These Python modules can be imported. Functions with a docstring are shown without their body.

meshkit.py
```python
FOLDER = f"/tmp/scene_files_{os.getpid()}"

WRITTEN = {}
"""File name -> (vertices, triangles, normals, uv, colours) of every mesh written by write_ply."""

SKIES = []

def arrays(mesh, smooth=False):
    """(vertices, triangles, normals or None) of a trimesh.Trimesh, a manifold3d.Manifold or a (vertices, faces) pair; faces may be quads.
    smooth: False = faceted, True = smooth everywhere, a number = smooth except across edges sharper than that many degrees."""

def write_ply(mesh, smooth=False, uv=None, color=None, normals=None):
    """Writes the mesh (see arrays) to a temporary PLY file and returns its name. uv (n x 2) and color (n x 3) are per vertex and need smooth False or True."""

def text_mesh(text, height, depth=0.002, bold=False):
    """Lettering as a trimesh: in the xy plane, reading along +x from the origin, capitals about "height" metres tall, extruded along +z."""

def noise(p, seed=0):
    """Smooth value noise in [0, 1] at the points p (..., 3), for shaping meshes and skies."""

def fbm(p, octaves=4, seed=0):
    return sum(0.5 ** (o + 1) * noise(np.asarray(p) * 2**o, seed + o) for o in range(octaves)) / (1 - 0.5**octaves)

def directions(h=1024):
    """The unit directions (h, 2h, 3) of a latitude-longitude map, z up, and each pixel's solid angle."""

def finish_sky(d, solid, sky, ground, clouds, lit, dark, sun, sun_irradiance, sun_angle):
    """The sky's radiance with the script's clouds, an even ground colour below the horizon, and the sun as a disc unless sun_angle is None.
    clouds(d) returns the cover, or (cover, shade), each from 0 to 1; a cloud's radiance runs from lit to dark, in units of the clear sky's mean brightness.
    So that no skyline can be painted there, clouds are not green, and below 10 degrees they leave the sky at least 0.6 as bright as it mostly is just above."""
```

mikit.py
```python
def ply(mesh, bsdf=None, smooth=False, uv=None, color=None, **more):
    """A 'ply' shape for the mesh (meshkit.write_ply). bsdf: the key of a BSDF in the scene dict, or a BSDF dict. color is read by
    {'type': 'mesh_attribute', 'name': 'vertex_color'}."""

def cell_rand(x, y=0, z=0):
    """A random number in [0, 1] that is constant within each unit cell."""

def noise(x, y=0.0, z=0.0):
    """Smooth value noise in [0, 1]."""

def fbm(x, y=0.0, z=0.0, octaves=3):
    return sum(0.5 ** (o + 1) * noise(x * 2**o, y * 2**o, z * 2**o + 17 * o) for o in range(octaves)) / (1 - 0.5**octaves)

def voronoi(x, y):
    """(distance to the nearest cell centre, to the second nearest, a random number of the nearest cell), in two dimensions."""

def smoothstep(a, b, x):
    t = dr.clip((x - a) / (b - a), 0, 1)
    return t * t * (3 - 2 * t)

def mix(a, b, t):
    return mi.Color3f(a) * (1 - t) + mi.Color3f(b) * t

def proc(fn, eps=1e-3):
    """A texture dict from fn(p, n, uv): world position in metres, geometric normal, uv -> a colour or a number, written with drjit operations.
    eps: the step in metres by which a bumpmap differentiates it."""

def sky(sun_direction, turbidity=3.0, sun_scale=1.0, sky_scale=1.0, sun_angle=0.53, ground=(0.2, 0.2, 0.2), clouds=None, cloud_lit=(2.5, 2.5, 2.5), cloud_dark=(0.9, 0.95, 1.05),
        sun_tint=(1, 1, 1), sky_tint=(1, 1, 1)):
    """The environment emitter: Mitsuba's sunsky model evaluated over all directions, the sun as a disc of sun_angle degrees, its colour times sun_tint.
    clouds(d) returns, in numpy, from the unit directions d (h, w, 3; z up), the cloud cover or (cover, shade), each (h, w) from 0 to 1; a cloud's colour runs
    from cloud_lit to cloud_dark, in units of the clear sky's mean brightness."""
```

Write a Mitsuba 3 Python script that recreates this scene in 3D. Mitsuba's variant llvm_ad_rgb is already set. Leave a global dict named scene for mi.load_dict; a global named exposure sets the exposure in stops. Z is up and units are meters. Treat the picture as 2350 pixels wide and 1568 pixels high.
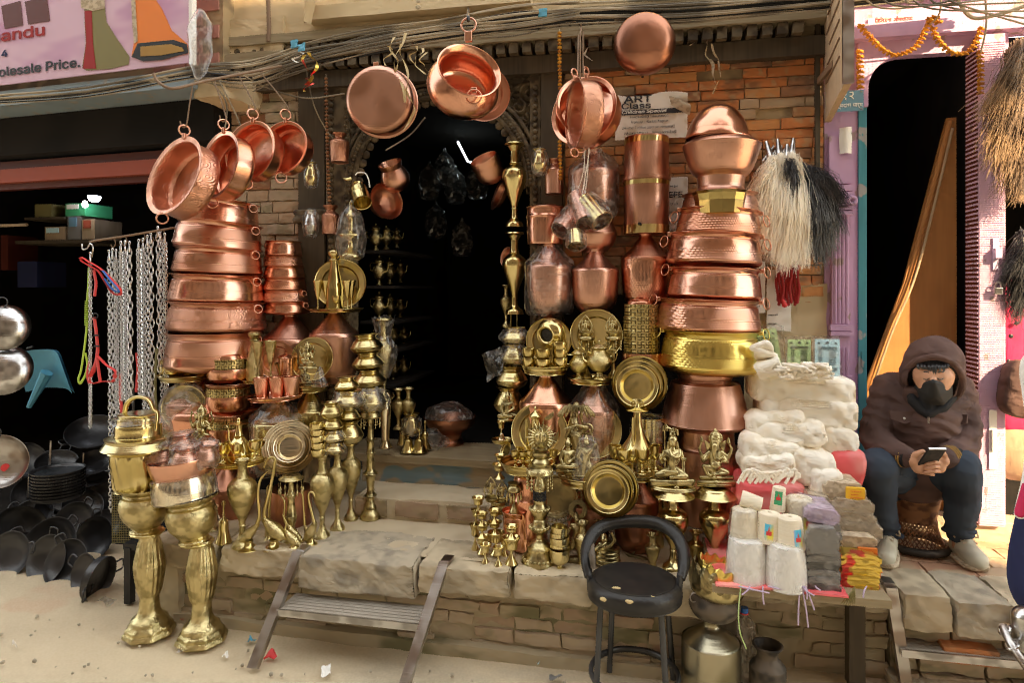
import math, random
import numpy as np, trimesh, manifold3d, drjit as dr
import mitsuba as mi
import mikit, meshkit
from shapely import geometry as sg, affinity, union_all
from mikit import noise, fbm, voronoi, smoothstep, mix, proc

# ---------------------------------------------------------------- camera, sky, exposure
W, H, F, HZ = 2349, 1568, 1500.0, 660.0          # size of the measured photograph, focal length and horizon in its pixels
TH = math.radians(11.5)                          # the street is looked at a little slantwise
CAM = np.array([0.0, -3.55, 1.6])
FWD = np.array([-math.sin(TH), math.cos(TH), 0]); RGT = np.array([math.cos(TH), math.sin(TH), 0]); UP = np.array([0, 0, 1.0])
exposure = 4.65
scene, labels = {}, {}
T = mi.ScalarTransform4f
scene['camera'] = {'type': 'perspective', 'fov': 2 * math.degrees(math.atan(W / 2 / F)), 'fov_axis': 'x', 'near_clip': 0.05, 'far_clip': 200.0,
                   'principal_point_offset_y': (H / 2 - HZ) / H, 'to_world': T().look_at(CAM.tolist(), (CAM + FWD).tolist(), [0, 0, 1])}
scene['sky'] = mikit.sky((0.62, -0.58, 0.53), turbidity=3, sun_scale=0.5, sun_tint=(1, 0.9, 0.76), sky_scale=1.0, sky_tint=(1.08, 1.0, 0.88),
                         clouds=lambda d: (0.75 * np.ones(d.shape[:2]), 0.35 * np.ones(d.shape[:2])), cloud_lit=(1.5, 1.42, 1.25), cloud_dark=(1.0, 0.98, 0.92))

rnd = random.Random(7); R = np.random.RandomState(7)
def depth(p): return float((np.asarray(p) - CAM) @ FWD)
def sc(p): return depth(p) / F
def ray(px, py): return FWD + (px - W / 2) / F * RGT - (py - HZ) / F * UP
def at(px, py, Y): d = ray(px, py); return CAM + d * (Y - CAM[1]) / d[1]
def atz(px, py, Z): d = ray(px, py); return CAM + d * (Z - CAM[2]) / d[2]
FLOOR = 0.39                                     # the raised shop front

# ---------------------------------------------------------------- entries of the scene
def numbered(key):
    if key not in USED: USED[key] = 0; return key
    USED[key] += 1; return f'{key}_{USED[key]:03d}'
USED = {}
def thing(name, label, cat, group=None):
    k = numbered(name); labels[k] = {'label': label, 'category': cat}
    if group: labels[k]['group'] = group
    return k
def put(key, mesh, mat, smooth=38, **kw):
    scene[key] = mikit.ply(mesh, 'bsdf_' + mat, smooth, **kw); return key
def part(root, name, mesh, mat, smooth=38, label=None, kind=None, **kw):
    k = numbered(root + '__' + name); put(k, mesh, mat, smooth, **kw)
    if label: labels.setdefault(k, {})['label'] = label
    if kind: labels.setdefault(k, {})['kind'] = kind
    return k
def solo(name, label, cat, mesh, mat, smooth=38, group=None, **kw):
    return put(thing(name, label, cat, group), mesh, mat, smooth, **kw)
def struct(name, mesh, mat, smooth=False, kind='structure', label=None):
    k = numbered(name); put(k, mesh, mat, smooth); labels[k] = {'kind': kind}
    if label: labels[k]['label'] = label
    return k

# ---------------------------------------------------------------- mesh helpers
cat = trimesh.util.concatenate
def TM(v, f): return trimesh.Trimesh(np.asarray(v, float), np.asarray(f, int), process=False)
def bx(x0, x1, y0, y1, z0, z1):
    m = trimesh.creation.box((abs(x1 - x0), abs(y1 - y0), abs(z1 - z0))); m.apply_translation(((x0 + x1) / 2, (y0 + y1) / 2, (z0 + z1) / 2)); return m
def catmull(p, k=4):
    p = np.asarray(p, float)
    if k <= 1 or len(p) < 3: return p
    q = np.vstack([2 * p[0] - p[1], p, 2 * p[-1] - p[-2]]); out = []
    for i in range(1, len(q) - 2):
        a, b, c, d = q[i - 1:i + 3]
        for t in np.arange(k) / k:
            out.append(0.5 * (2 * b + (c - a) * t + (2 * a - 5 * b + 4 * c - d) * t * t + (3 * b - a - 3 * c + d) * t ** 3))
    out.append(p[-1]); return np.array(out)
def tube(pts, r, sides=6, k=4, cap=True, flat=1.0):
    p = catmull(pts, k); n = len(p); rr = np.interp(np.linspace(0, 1, n), np.linspace(0, 1, np.size(r)), np.ravel(r)) if np.size(r) > 1 else np.full(n, float(r))
    t = np.gradient(p, axis=0); t /= np.linalg.norm(t, axis=1, keepdims=True) + 1e-12
    ref = np.array([0.31, 0.17, 0.93]) if abs(t[:, 2]).mean() < 0.8 else np.array([0.2, 0.95, 0.1])
    a = np.cross(t, ref); a /= np.linalg.norm(a, axis=1, keepdims=True) + 1e-12; b = np.cross(t, a)
    ang = np.arange(sides) * 2 * math.pi / sides
    v = (p[:, None] + rr[:, None, None] * (np.cos(ang)[None, :, None] * a[:, None] + flat * np.sin(ang)[None, :, None] * b[:, None])).reshape(-1, 3)
    i, j = np.meshgrid(np.arange(n - 1), np.arange(sides), indexing='ij'); j2 = (j + 1) % sides
    q = np.stack([i * sides + j, i * sides + j2, (i + 1) * sides + j2, (i + 1) * sides + j], -1).reshape(-1, 4)
    f = np.vstack([q[:, [0, 1, 2]], q[:, [0, 2, 3]]])
    if cap:
        v = np.vstack([v, p[0], p[-1]]); j = np.arange(sides); e = (n - 1) * sides
        f = np.vstack([f, np.stack([j * 0 + n * sides, (j + 1) % sides, j], 1), np.stack([j * 0 + n * sides + 1, e + j, e + (j + 1) % sides], 1)])
    return TM(v, f)
def ring(c, r, thick, axis, sides=6, n=20, gap=0.0):
    axis = np.array(axis, float); axis /= np.linalg.norm(axis); a = np.cross(axis, [0.1, 0.2, 1.0]); a /= np.linalg.norm(a); b = np.cross(axis, a)
    th = np.linspace(gap, 2 * math.pi - gap, n + 1)
    return tube(np.asarray(c) + r * (np.cos(th)[:, None] * a + np.sin(th)[:, None] * b), thick, sides, 1, cap=gap > 0)
def grid(nu, nv, fn):
    u, v = np.meshgrid(np.linspace(0, 1, nu + 1), np.linspace(0, 1, nv + 1), indexing='ij')
    p = np.asarray(fn(u, v)).reshape(-1, 3); i, j = np.meshgrid(np.arange(nu), np.arange(nv), indexing='ij'); a = (i * (nv + 1) + j).ravel(); b = a + nv + 1
    return TM(p, np.vstack([np.stack([a, b, b + 1], 1), np.stack([a, b + 1, a + 1], 1)]))
def lathe(prof, n=40, k=3, mod=None):
    p = catmull(prof, k); keep = np.r_[True, np.linalg.norm(np.diff(p, axis=0), axis=1) > 1e-6]; p = p[keep]; p[:, 0] = np.maximum(p[:, 0], 1e-4)
    th = np.arange(n) * 2 * math.pi / n; r, z = np.broadcast_arrays(p[:, :1], np.zeros((len(p), n)))[0].copy(), np.repeat(p[:, 1:], n, 1); t = np.broadcast_to(th, r.shape)
    if mod: r, z = mod(t, r, z)
    v = np.stack([r * np.cos(t), r * np.sin(t), z], -1).reshape(-1, 3)
    i, j = np.meshgrid(np.arange(len(p) - 1), np.arange(n), indexing='ij'); j2 = (j + 1) % n
    q = np.stack([i * n + j, i * n + j2, (i + 1) * n + j2, (i + 1) * n + j], -1).reshape(-1, 4)
    return TM(v, np.vstack([q[:, [0, 1, 2]], q[:, [0, 2, 3]]]))
def rotm(axis, deg):
    return trimesh.transformations.rotation_matrix(math.radians(deg), axis)[:3, :3]
def place(mesh, M, pos):
    m = mesh.copy(); m.vertices = m.vertices @ np.asarray(M).T + pos; return m
def facing(az, el):
    """Frame whose z axis looks at the street: az degrees to the right, el degrees upwards."""
    a, e = math.radians(az), math.radians(el); z = np.array([math.sin(a) * math.cos(e), -math.cos(a) * math.cos(e), math.sin(e)])
    x = np.cross([0, 0, 1.0], z); x /= np.linalg.norm(x); return np.stack([x, np.cross(z, x), z], 1)
def prism(poly, d):
    gs = [g for g in getattr(poly, 'geoms', [poly]) if g.area > 1e-9]
    return cat([trimesh.creation.extrude_polygon(g, d, engine='earcut') for g in gs])
def rough(mesh, amp, freq, seed=0, ln=None):
    if ln: v, f = trimesh.remesh.subdivide_to_size(mesh.vertices, mesh.faces, ln); mesh = trimesh.Trimesh(v, f)
    p = np.asarray(mesh.vertices); d = np.stack([meshkit.fbm(p * freq + 13.7 * i, 3, seed + i) - 0.5 for i in range(3)], -1)
    mesh = mesh.copy(); mesh.vertices = p + 2 * amp * d; return mesh
def hull(spheres, seg=12):
    out = []
    for x, y, z, r in spheres:
        s = BALL.get(seg)
        if s is None:
            ic = trimesh.creation.icosphere(subdivisions=2 if seg > 10 else 1); s = BALL[seg] = np.asarray(ic.vertices)
        out.append(s * r + [x, y, z])
    return manifold3d.Manifold.hull_points(np.vstack(out))
BALL = {}
def mtm(m):
    q = m.to_mesh(); return trimesh.Trimesh(q.vert_properties[:, :3], q.tri_verts)
def figure(Y, bones, seg=12, refine=None, taubin=0):
    """One body from bones given as (x, y, toward-viewer, radius) in photograph pixels around the plane Y."""
    def P(b):
        q = at(b[0], b[1], Y); s = sc(q); d = -ray(b[0], b[1]); return (*(q + d / np.linalg.norm(d) * b[2] * s), b[3] * s)
    ms = [hull([P(x) for x in b], seg) for b in bones]
    m = manifold3d.Manifold.batch_boolean(ms, manifold3d.OpType.Add)
    if refine: m = m.simplify(.0006).refine_to_length(refine)
    m = mtm(m)
    if taubin:
        trimesh.smoothing.filter_taubin(m, iterations=taubin); v = np.array(m.vertices); e = m.edges_unique; far = np.linalg.norm(v[e[:, 0]] - v[e[:, 1]], axis=1) > 3 * (refine or .02)
        if far.any():                             # pull stray points back to their neighbours
            bad = np.unique(e[far]); n = [np.asarray(m.vertex_neighbors[i]) for i in bad]; med = [np.median(v[q], axis=0) for q in n]; v[bad] = med; m = trimesh.Trimesh(v, m.faces)
    return m
def turned(name, label, ct, prof, cx, yt, yb, hw, mat, Y=None, Z=None, roll=0, tip=0, n=40, k=3, mod=None, group=None, smooth=38, root=None):
    """A lathe-turned thing standing at a place: profile of (r, z) in 0..1, its axis at cx, from yb up to yt, half as wide as hw."""
    b = atz(cx, yb, Z) if Z is not None else at(cx, yb, Y); s = sc(b); hh, rr = (yb - yt) * s, hw * s
    m = lathe([(r * rr, z * hh) for r, z in prof], n, k, mod); M = rotm(FWD, roll) @ rotm(RGT, tip); m = place(m, M, b)
    if root: key = part(root, name, m, mat, smooth)
    else: key = put(thing(name, label, ct, group), m, mat, smooth)
    G[key] = (b, M, s, hh, rr); return key
G = {}
def dish(name, label, ct, prof, cx, cy, rad, mat, Y, az=0, el=15, n=48, k=3, mod=None, group=None, smooth=38, root=None):
    """A turned thing whose mouth faces the street; profile in units of its radius, z towards the street."""
    c = at(cx, cy, Y); s = sc(c) * rad; M = facing(az, el); m = place(lathe([(r * s, z * s) for r, z in prof], n, k, mod), M, c)
    if root: key = part(root, name, m, mat, smooth)
    else: key = put(thing(name, label, ct, group), m, mat, smooth)
    G[key] = (c, M, sc(c), s, s); return key
def manifold_box(x, y, z, r):
    return mtm(hull_m([(a * (x / 2 - r), b * (y / 2 - r), c * (z / 2 - r), r) for a in (-1, 1) for b in (-1, 1) for c in (-1, 1)]))
def hull_m(s): return hull(s, 8)
# ---------------------------------------------------------------- materials
def rgb(c): return {'type': 'rgb', 'value': [float(x) for x in c]}
def col(name, c, rough=0.6, spec=0.4, **kw):
    scene['bsdf_' + name] = {'type': 'twosided', 'bsdf': {'type': 'principled', 'base_color': rgb(c), 'roughness': rough, 'specular': spec, **kw}}; return name
def surf(name, fn, rough=0.8, bump=None, scale=0.004, eps=1e-3, **kw):
    b = {'type': 'principled', 'base_color': proc(fn), 'roughness': rough if not callable(rough) else proc(rough), 'specular': 0.35, **kw}
    if bump: b = {'type': 'bumpmap', 'arbitrary': proc(bump, eps), 'scale': scale, 'bsdf': b}
    scene['bsdf_' + name] = {'type': 'twosided', 'bsdf': b}; return name
def two(a, b, f, lo=0.4, hi=0.65, oc=2, sy=1.0, sx=1.0):
    return lambda p, n, uv: mix(a, b, smoothstep(lo, hi, fbm(p.x * f * sx, p.y * f, p.z * f * sy, min(oc, 3))))
def uneven(p): return noise(p.x * 11, p.y * 11, p.z * 11)
def ham(p, n, uv):                                # rows of hammer marks round a pot
    r = p.z * 88; a = (p.x + 0.6 * p.y) * 78 + 0.5 * dr.floor(r)
    fa, fr = a - dr.floor(a) - 0.5, r - dr.floor(r) - 0.5
    return 0.8 * dr.exp(-9 * (fa * fa + fr * fr)) * smoothstep(.25, .6, noise(p.x * 9, p.y * 9, p.z * 16)) + 2.0 * uneven(p) + 0.5 * noise(p.x * 40, p.y * 40, p.z * 60)
def dent(p, n, uv): return 2.2 * uneven(p) + 0.55 * noise(p.x * 38, p.y * 38, p.z * 38)
def chased(p, n, uv):                             # chased flowers and scrolls
    f, s, w = voronoi(p.x * 24 + 0.3 * p.y * 24, p.z * 24)
    return 0.4 * dr.sin(f * 26 + w * 6) + 0.6 * smoothstep(0.02, 0.12, s - f) + 0.5 * noise(p.x * 90, p.y * 90, p.z * 90)
def etched(p, n, uv):
    f, s, w = voronoi((p.x + 0.4 * p.y) * 55, p.z * 55); return dr.sin(f * 14 + w * 5) * 0.6 + noise(p.x * 160, p.y * 160, p.z * 160)
def fret(p, n, uv):                               # band of key pattern
    a = (p.x + 0.5 * p.y) * 26; a = a - dr.floor(a); b = p.z * 26 - dr.floor(p.z * 26)
    bar = lambda x0, x1, y0, y1: smoothstep(x0 - 0.03, x0 + 0.03, a) * smoothstep(x1 + 0.03, x1 - 0.03, a) * smoothstep(y0 - 0.03, y0 + 0.03, b) * smoothstep(y1 + 0.03, y1 - 0.03, b)
    return dr.minimum(1, bar(.45, .55, .1, .9) + bar(.1, .9, .45, .55) + bar(.5, .9, .82, .92) + bar(.1, .5, .08, .18) + bar(.08, .18, .5, .9) + bar(.82, .92, .1, .5))
def brushed(p, n, uv): return noise(p.x * 12, p.y * 12, p.z * 260) + 3.0 * uneven(p)
def rfn(lo): return lambda p, n, uv: lo + 0.14 * fbm(p.x * 17 + 5, p.y * 17, p.z * 17, 2)
RLO, RMI, RHI = rfn(0.08), rfn(0.14), rfn(0.25)
def metal(name, a, b, f, rough, bump, scale, lo=0.38, hi=0.7, rv=0.12):
    return surf(name, two(a, b, f, lo, hi), (RLO if rough < .19 else RMI if rough < .26 else RHI), bump, scale, metallic=1.0)
CU, CUD = (0.76, 0.42, 0.3), (0.56, 0.26, 0.16)
metal('copper_hammered', CU, (0.6, 0.28, 0.17), 7, 0.24, ham, 0.0022)
metal('copper_plain', CU, (0.68, 0.33, 0.21), 6, 0.2, dent, 0.0012)
metal('copper_brushed', (0.7, 0.4, 0.3), (0.46, 0.24, 0.16), 6, 0.26, brushed, 0.0007)
metal('copper_chased', (0.8, 0.43, 0.3), (0.55, 0.27, 0.17), 9, 0.28, chased, 0.0016)
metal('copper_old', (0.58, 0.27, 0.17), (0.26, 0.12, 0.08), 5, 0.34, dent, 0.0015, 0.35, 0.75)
metal('brass_plain', (0.71, 0.6, 0.29), (0.5, 0.4, 0.16), 9, 0.13, dent, 0.0006)
metal('brass_brushed', (0.68, 0.58, 0.3), (0.5, 0.41, 0.18), 9, 0.24, brushed, 0.0004)
metal('brass_hammered', (0.82, 0.66, 0.2), (0.7, 0.52, 0.14), 9, 0.2, ham, 0.0016)
metal('brass_etched', (0.66, 0.56, 0.29), (0.4, 0.33, 0.15), 30, 0.22, etched, 0.0009)
metal('brass_cast', (0.6, 0.51, 0.26), (0.2, 0.16, 0.075), 40, 0.27, dent, 0.0009, 0.4, 0.75)
metal('brass_old', (0.42, 0.34, 0.17), (0.17, 0.14, 0.075), 9, 0.36, etched, 0.0008, 0.35, 0.7)
surf('brass_fret', lambda p, n, uv: mix((0.62, 0.5, 0.22), (0.2, 0.15, 0.06), fret(p, n, uv)), RHI, fret, 0.003, metallic=1.0)
metal('bronze_pale', (0.82, 0.74, 0.56), (0.66, 0.55, 0.36), 9, 0.1, brushed, 0.0002)
metal('steel', (0.66, 0.66, 0.66), (0.36, 0.35, 0.34), 20, 0.22, brushed, 0.0004)
metal('chain_steel', (0.9, 0.92, 0.95), (0.7, 0.72, 0.74), 60, 0.16, dent, 0.0002)
metal('steel_worn', (0.52, 0.5, 0.48), (0.3, 0.24, 0.2), 14, 0.3, brushed, 0.0006)
surf('iron_black', two((0.035, 0.036, 0.04), (0.014, 0.014, 0.015), 8), lambda p, n, uv: 0.26 + 0.14 * fbm(p.x * 20, p.y * 20, p.z * 20, 3), dent, 0.0005, specular=0.7)
surf('pot_sooty', two((0.16, 0.13, 0.1), (0.05, 0.045, 0.04), 22, 0.35, 0.7), 0.55, dent, 0.002, metallic=0.45)
metal('can_old', (0.46, 0.42, 0.3), (0.24, 0.21, 0.12), 5, 0.4, brushed, 0.0005, 0.42, 0.6)
# masonry, wood, earth
def brickc(a, b, d):
    def fn(p, n, uv):
        c = mix(a, b, fbm(p.x * 13, p.y * 13, p.z * 22, 3)); c = mix(c, d, 0.75 * smoothstep(0.52, 0.72, fbm(p.x * 9 + 7, p.y * 9, p.z * 14, 3)))
        return mix(c, (0.42, 0.33, 0.2), 0.45 * smoothstep(0.5, 0.8, fbm(p.x * 31 + 3, p.y * 31, p.z * 31, 2)))
    return fn
def grit(p, n, uv): return fbm(p.x * 60, p.y * 60, p.z * 60, 2) + 0.3 * noise(p.x * 260, p.y * 260, p.z * 260)
BR = [surf('brick_orange', brickc((0.56, 0.22, 0.075), (0.44, 0.16, 0.06), (0.2, 0.11, 0.06)), 0.9, grit, 0.006),
      surf('brick_ochre', brickc((0.58, 0.28, 0.1), (0.48, 0.21, 0.08), (0.27, 0.15, 0.08)), 0.9, grit, 0.006),
      surf('brick_brown', brickc((0.36, 0.18, 0.09), (0.26, 0.13, 0.07), (0.12, 0.08, 0.055)), 0.9, grit, 0.006),
      surf('brick_pale', brickc((0.45, 0.33, 0.21), (0.38, 0.26, 0.16), (0.25, 0.18, 0.11)), 0.9, grit, 0.006)]
surf('brick_dusty', brickc((0.43, 0.345, 0.24), (0.37, 0.28, 0.19), (0.24, 0.21, 0.12)), 0.95, grit, 0.008)
surf('brick_dusty_red', brickc((0.38, 0.25, 0.175), (0.38, 0.3, 0.2), (0.24, 0.2, 0.12)), 0.95, grit, 0.008)
surf('brick_pink', two((0.44, 0.21, 0.16), (0.36, 0.17, 0.13), 9), 0.8, grit, 0.003)
surf('mortar', two((0.4, 0.3, 0.17), (0.24, 0.18, 0.105), 11), 0.95, grit, 0.01)
surf('plaster', two((0.62, 0.5, 0.31), (0.5, 0.39, 0.23), 5), 0.95, grit, 0.006)
def mud(p, n, uv):
    c = mix((0.45, 0.375, 0.25), (0.36, 0.295, 0.19), fbm(p.x * 7, p.y * 7, p.z * 9, 4)); return mix(c, (0.12, 0.12, 0.05), 0.75 * smoothstep(0.5, 0.7, fbm(p.x * 4 + 3, p.y * 4, p.z * 7 + 1, 4)))
surf('riser_mud', mud, 0.95, grit, 0.012)
surf('stone_dusty', two((0.5, 0.42, 0.29), (0.33, 0.275, 0.19), 9, 0.42, 0.68, 4), 0.95, grit, 0.008)
surf('stone_grey', two((0.44, 0.38, 0.28), (0.28, 0.245, 0.19), 16, 0.4, 0.75, 3), 0.92, grit, 0.012)
def dirt(p, n, uv):
    c = mix((0.59, 0.49, 0.33), (0.48, 0.395, 0.265), fbm(p.x * 2.3, p.y * 3.5, 0, 4)); c = mix(c, (0.36, 0.31, 0.23), 0.5 * smoothstep(0.55, 0.72, fbm(p.x * 1.1 + 4, p.y * 2 + 9, 2, 4)))
    c = mix(c, (0.52, 0.34, 0.22), 0.5 * smoothstep(0.6, 0.75, fbm(p.x * 3 + 14, p.y * 5 + 2, 6, 3)))
    return mix(c, (0.66, 0.56, 0.4), 0.35 * noise(p.x * 160, p.y * 160, 0))
surf('earth', dirt, 0.95, lambda p, n, uv: fbm(p.x * 9, p.y * 9, 0, 4) + 0.25 * noise(p.x * 110, p.y * 110, 0), 0.012)
surf('floor_dust', two((0.55, 0.47, 0.33), (0.45, 0.37, 0.25), 4, 0.4, 0.65, 4), 0.95, grit, 0.006)
surf('floor_tile', two((0.42, 0.24, 0.15), (0.44, 0.34, 0.23), 8, 0.4, 0.65), 0.9, grit, 0.004)
def wood(a, b, vert=False):
    def fn(p, n, uv):
        q = fbm(p.x * (90 if vert else 5), p.y * 40, p.z * (5 if vert else 90), 3); return mix(a, b, 0.6 * q + 0.4 * noise(p.x * 9, p.y * 9, p.z * 9))
    return fn
def grainv(p, n, uv): return fbm(p.x * 120, p.y * 120, p.z * 7, 2)
def grainh(p, n, uv): return fbm(p.x * 7, p.y * 120, p.z * 120, 2)
surf('wood_carved', two((0.15, 0.115, 0.068), (0.055, 0.04, 0.025), 24, 0.35, 0.7), 0.75, grit, 0.004)
surf('wood_dark', wood((0.1, 0.075, 0.045), (0.035, 0.026, 0.017), True), 0.75, grainv, 0.003)
surf('wood_beam', wood((0.36, 0.29, 0.18), (0.2, 0.155, 0.09)), 0.85, grainh, 0.006)
def thr(p, n, uv):
    c = wood((0.44, 0.36, 0.24), (0.27, 0.215, 0.14))(p, n, uv); return mix(c, (0.1, 0.24, 0.34), 0.7 * smoothstep(0.6, 0.72, fbm(p.x * 6 + 2.3, p.z * 9, 4, 3)))
surf('wood_threshold', thr, 0.9, grainh, 0.006)
surf('tread_dusty', wood((0.38, 0.34, 0.28), (0.26, 0.23, 0.19)), 0.8)
surf('board_grey', wood((0.42, 0.31, 0.2), (0.29, 0.21, 0.13), True), 0.85, grainv, 0.003)
surf('plywood', wood((0.44, 0.2, 0.06), (0.3, 0.125, 0.04), True), 0.5, grainv, 0.001)
def worn(a, b, u):
    def fn(p, n, uv):
        c = mix(a, b, fbm(p.x * 6, p.y * 6, p.z * 3, 3)); return mix(c, u, smoothstep(0.66, 0.72, fbm(p.x * 19, p.y * 19, p.z * 11, 4)))
    return fn
surf('paint_purple', worn((0.53, 0.34, 0.51), (0.43, 0.27, 0.42), (0.33, 0.24, 0.24)), 0.5, grainv, 0.002)
surf('paint_ribbed', worn((0.66, 0.46, 0.6), (0.58, 0.4, 0.52), (0.36, 0.27, 0.28)), 0.6, grainv, 0.002)
surf('paint_teal', worn((0.06, 0.26, 0.32), (0.05, 0.2, 0.25), (0.3, 0.3, 0.3)), 0.5, grainv, 0.002)
surf('paint_blue', worn((0.26, 0.33, 0.36), (0.2, 0.25, 0.28), (0.3, 0.28, 0.24)), 0.7, grainh, 0.002)
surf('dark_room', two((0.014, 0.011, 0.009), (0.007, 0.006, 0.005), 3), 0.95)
surf('far_wall', two((0.26, 0.2, 0.14), (0.18, 0.13, 0.09), 0.7), 0.9)
# cloth, yarn, leather, hair, plastic
surf('leather_black', lambda p, n, uv: mix((0.012, 0.012, 0.013), (0.03, 0.027, 0.024), fbm(p.x * 20, p.y * 20, p.z * 20, 3)), 0.33, lambda p, n, uv: fbm(p.x * 90, p.y * 90, p.z * 90, 3), 0.001)
surf('cotton', two((0.86, 0.82, 0.72), (0.8, 0.72, 0.58), 22, 0.4, 0.75), 0.75, lambda p, n, uv: fbm(p.x * 70, p.y * 70, p.z * 190, 2), 0.006, clearcoat=0.7, clearcoat_gloss=0.85)
surf('thread_cone', lambda p, n, uv: mix((0.8, 0.74, 0.6), (0.7, 0.62, 0.47), noise(p.x * 6, p.y * 6, p.z * 500)), 0.85, lambda p, n, uv: noise(p.x * 20, p.y * 20, p.z * 420), 0.002)
surf('twine', two((0.6, 0.5, 0.36), (0.42, 0.33, 0.22), 60), 0.9, lambda p, n, uv: dr.sin((p.x + p.z * 0.8) * 520) * 0.5 + noise(p.x * 160, p.y * 160, p.z * 160), 0.003)
surf('jacket', two((0.115, 0.066, 0.055), (0.075, 0.043, 0.037), 9), 0.8, lambda p, n, uv: fbm(p.x * 16, p.y * 16, p.z * 34, 3) + 0.1 * noise(p.x * 300, p.y * 300, p.z * 300), 0.02, sheen=0.4)
surf('denim', two((0.04, 0.055, 0.08), (0.02, 0.027, 0.042), 7, 0.35, 0.65), 0.85, lambda p, n, uv: fbm(p.x * 15, p.y * 15, p.z * 30, 3) + 0.1 * noise(p.x * 500, p.y * 500, p.z * 500), 0.012)
surf('shoe_leather', two((0.56, 0.53, 0.42), (0.44, 0.4, 0.3), 14), 0.5, grit, 0.0015)
surf('skin', two((0.58, 0.32, 0.2), (0.5, 0.26, 0.16), 14), 0.45, dent, 0.0004)
surf('hair_cream', two((0.92, 0.88, 0.78), (0.74, 0.64, 0.46), 7, 0.4, 0.8), 0.5, specular=0.5)
surf('hair_black', two((0.012, 0.012, 0.014), (0.05, 0.05, 0.055), 16), 0.35, specular=0.7)
surf('hair_brown', two((0.34, 0.22, 0.12), (0.16, 0.1, 0.055), 9), 0.5, specular=0.5)
surf('wicker', two((0.3, 0.14, 0.06), (0.14, 0.06, 0.03), 30), 0.6, dent, 0.001)
surf('marigold', two((0.62, 0.3, 0.03), (0.4, 0.15, 0.02), 60), 0.8)
surf('foil_gold', two((0.75, 0.55, 0.12), (0.7, 0.1, 0.08), 25, 0.5, 0.6), 0.25, dent, 0.004, metallic=0.8)
surf('banner_pink', two((0.62, 0.42, 0.52), (0.5, 0.27, 0.42), 2.2, 0.42, 0.66, 3, 3.0), 0.6)
surf('paper_old', two((0.78, 0.75, 0.68), (0.6, 0.53, 0.42), 14, 0.5, 0.75), 0.85)
surf('bag_red', two((0.78, 0.13, 0.14), (0.8, 0.3, 0.28), 9), 0.35, dent, 0.006)
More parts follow.
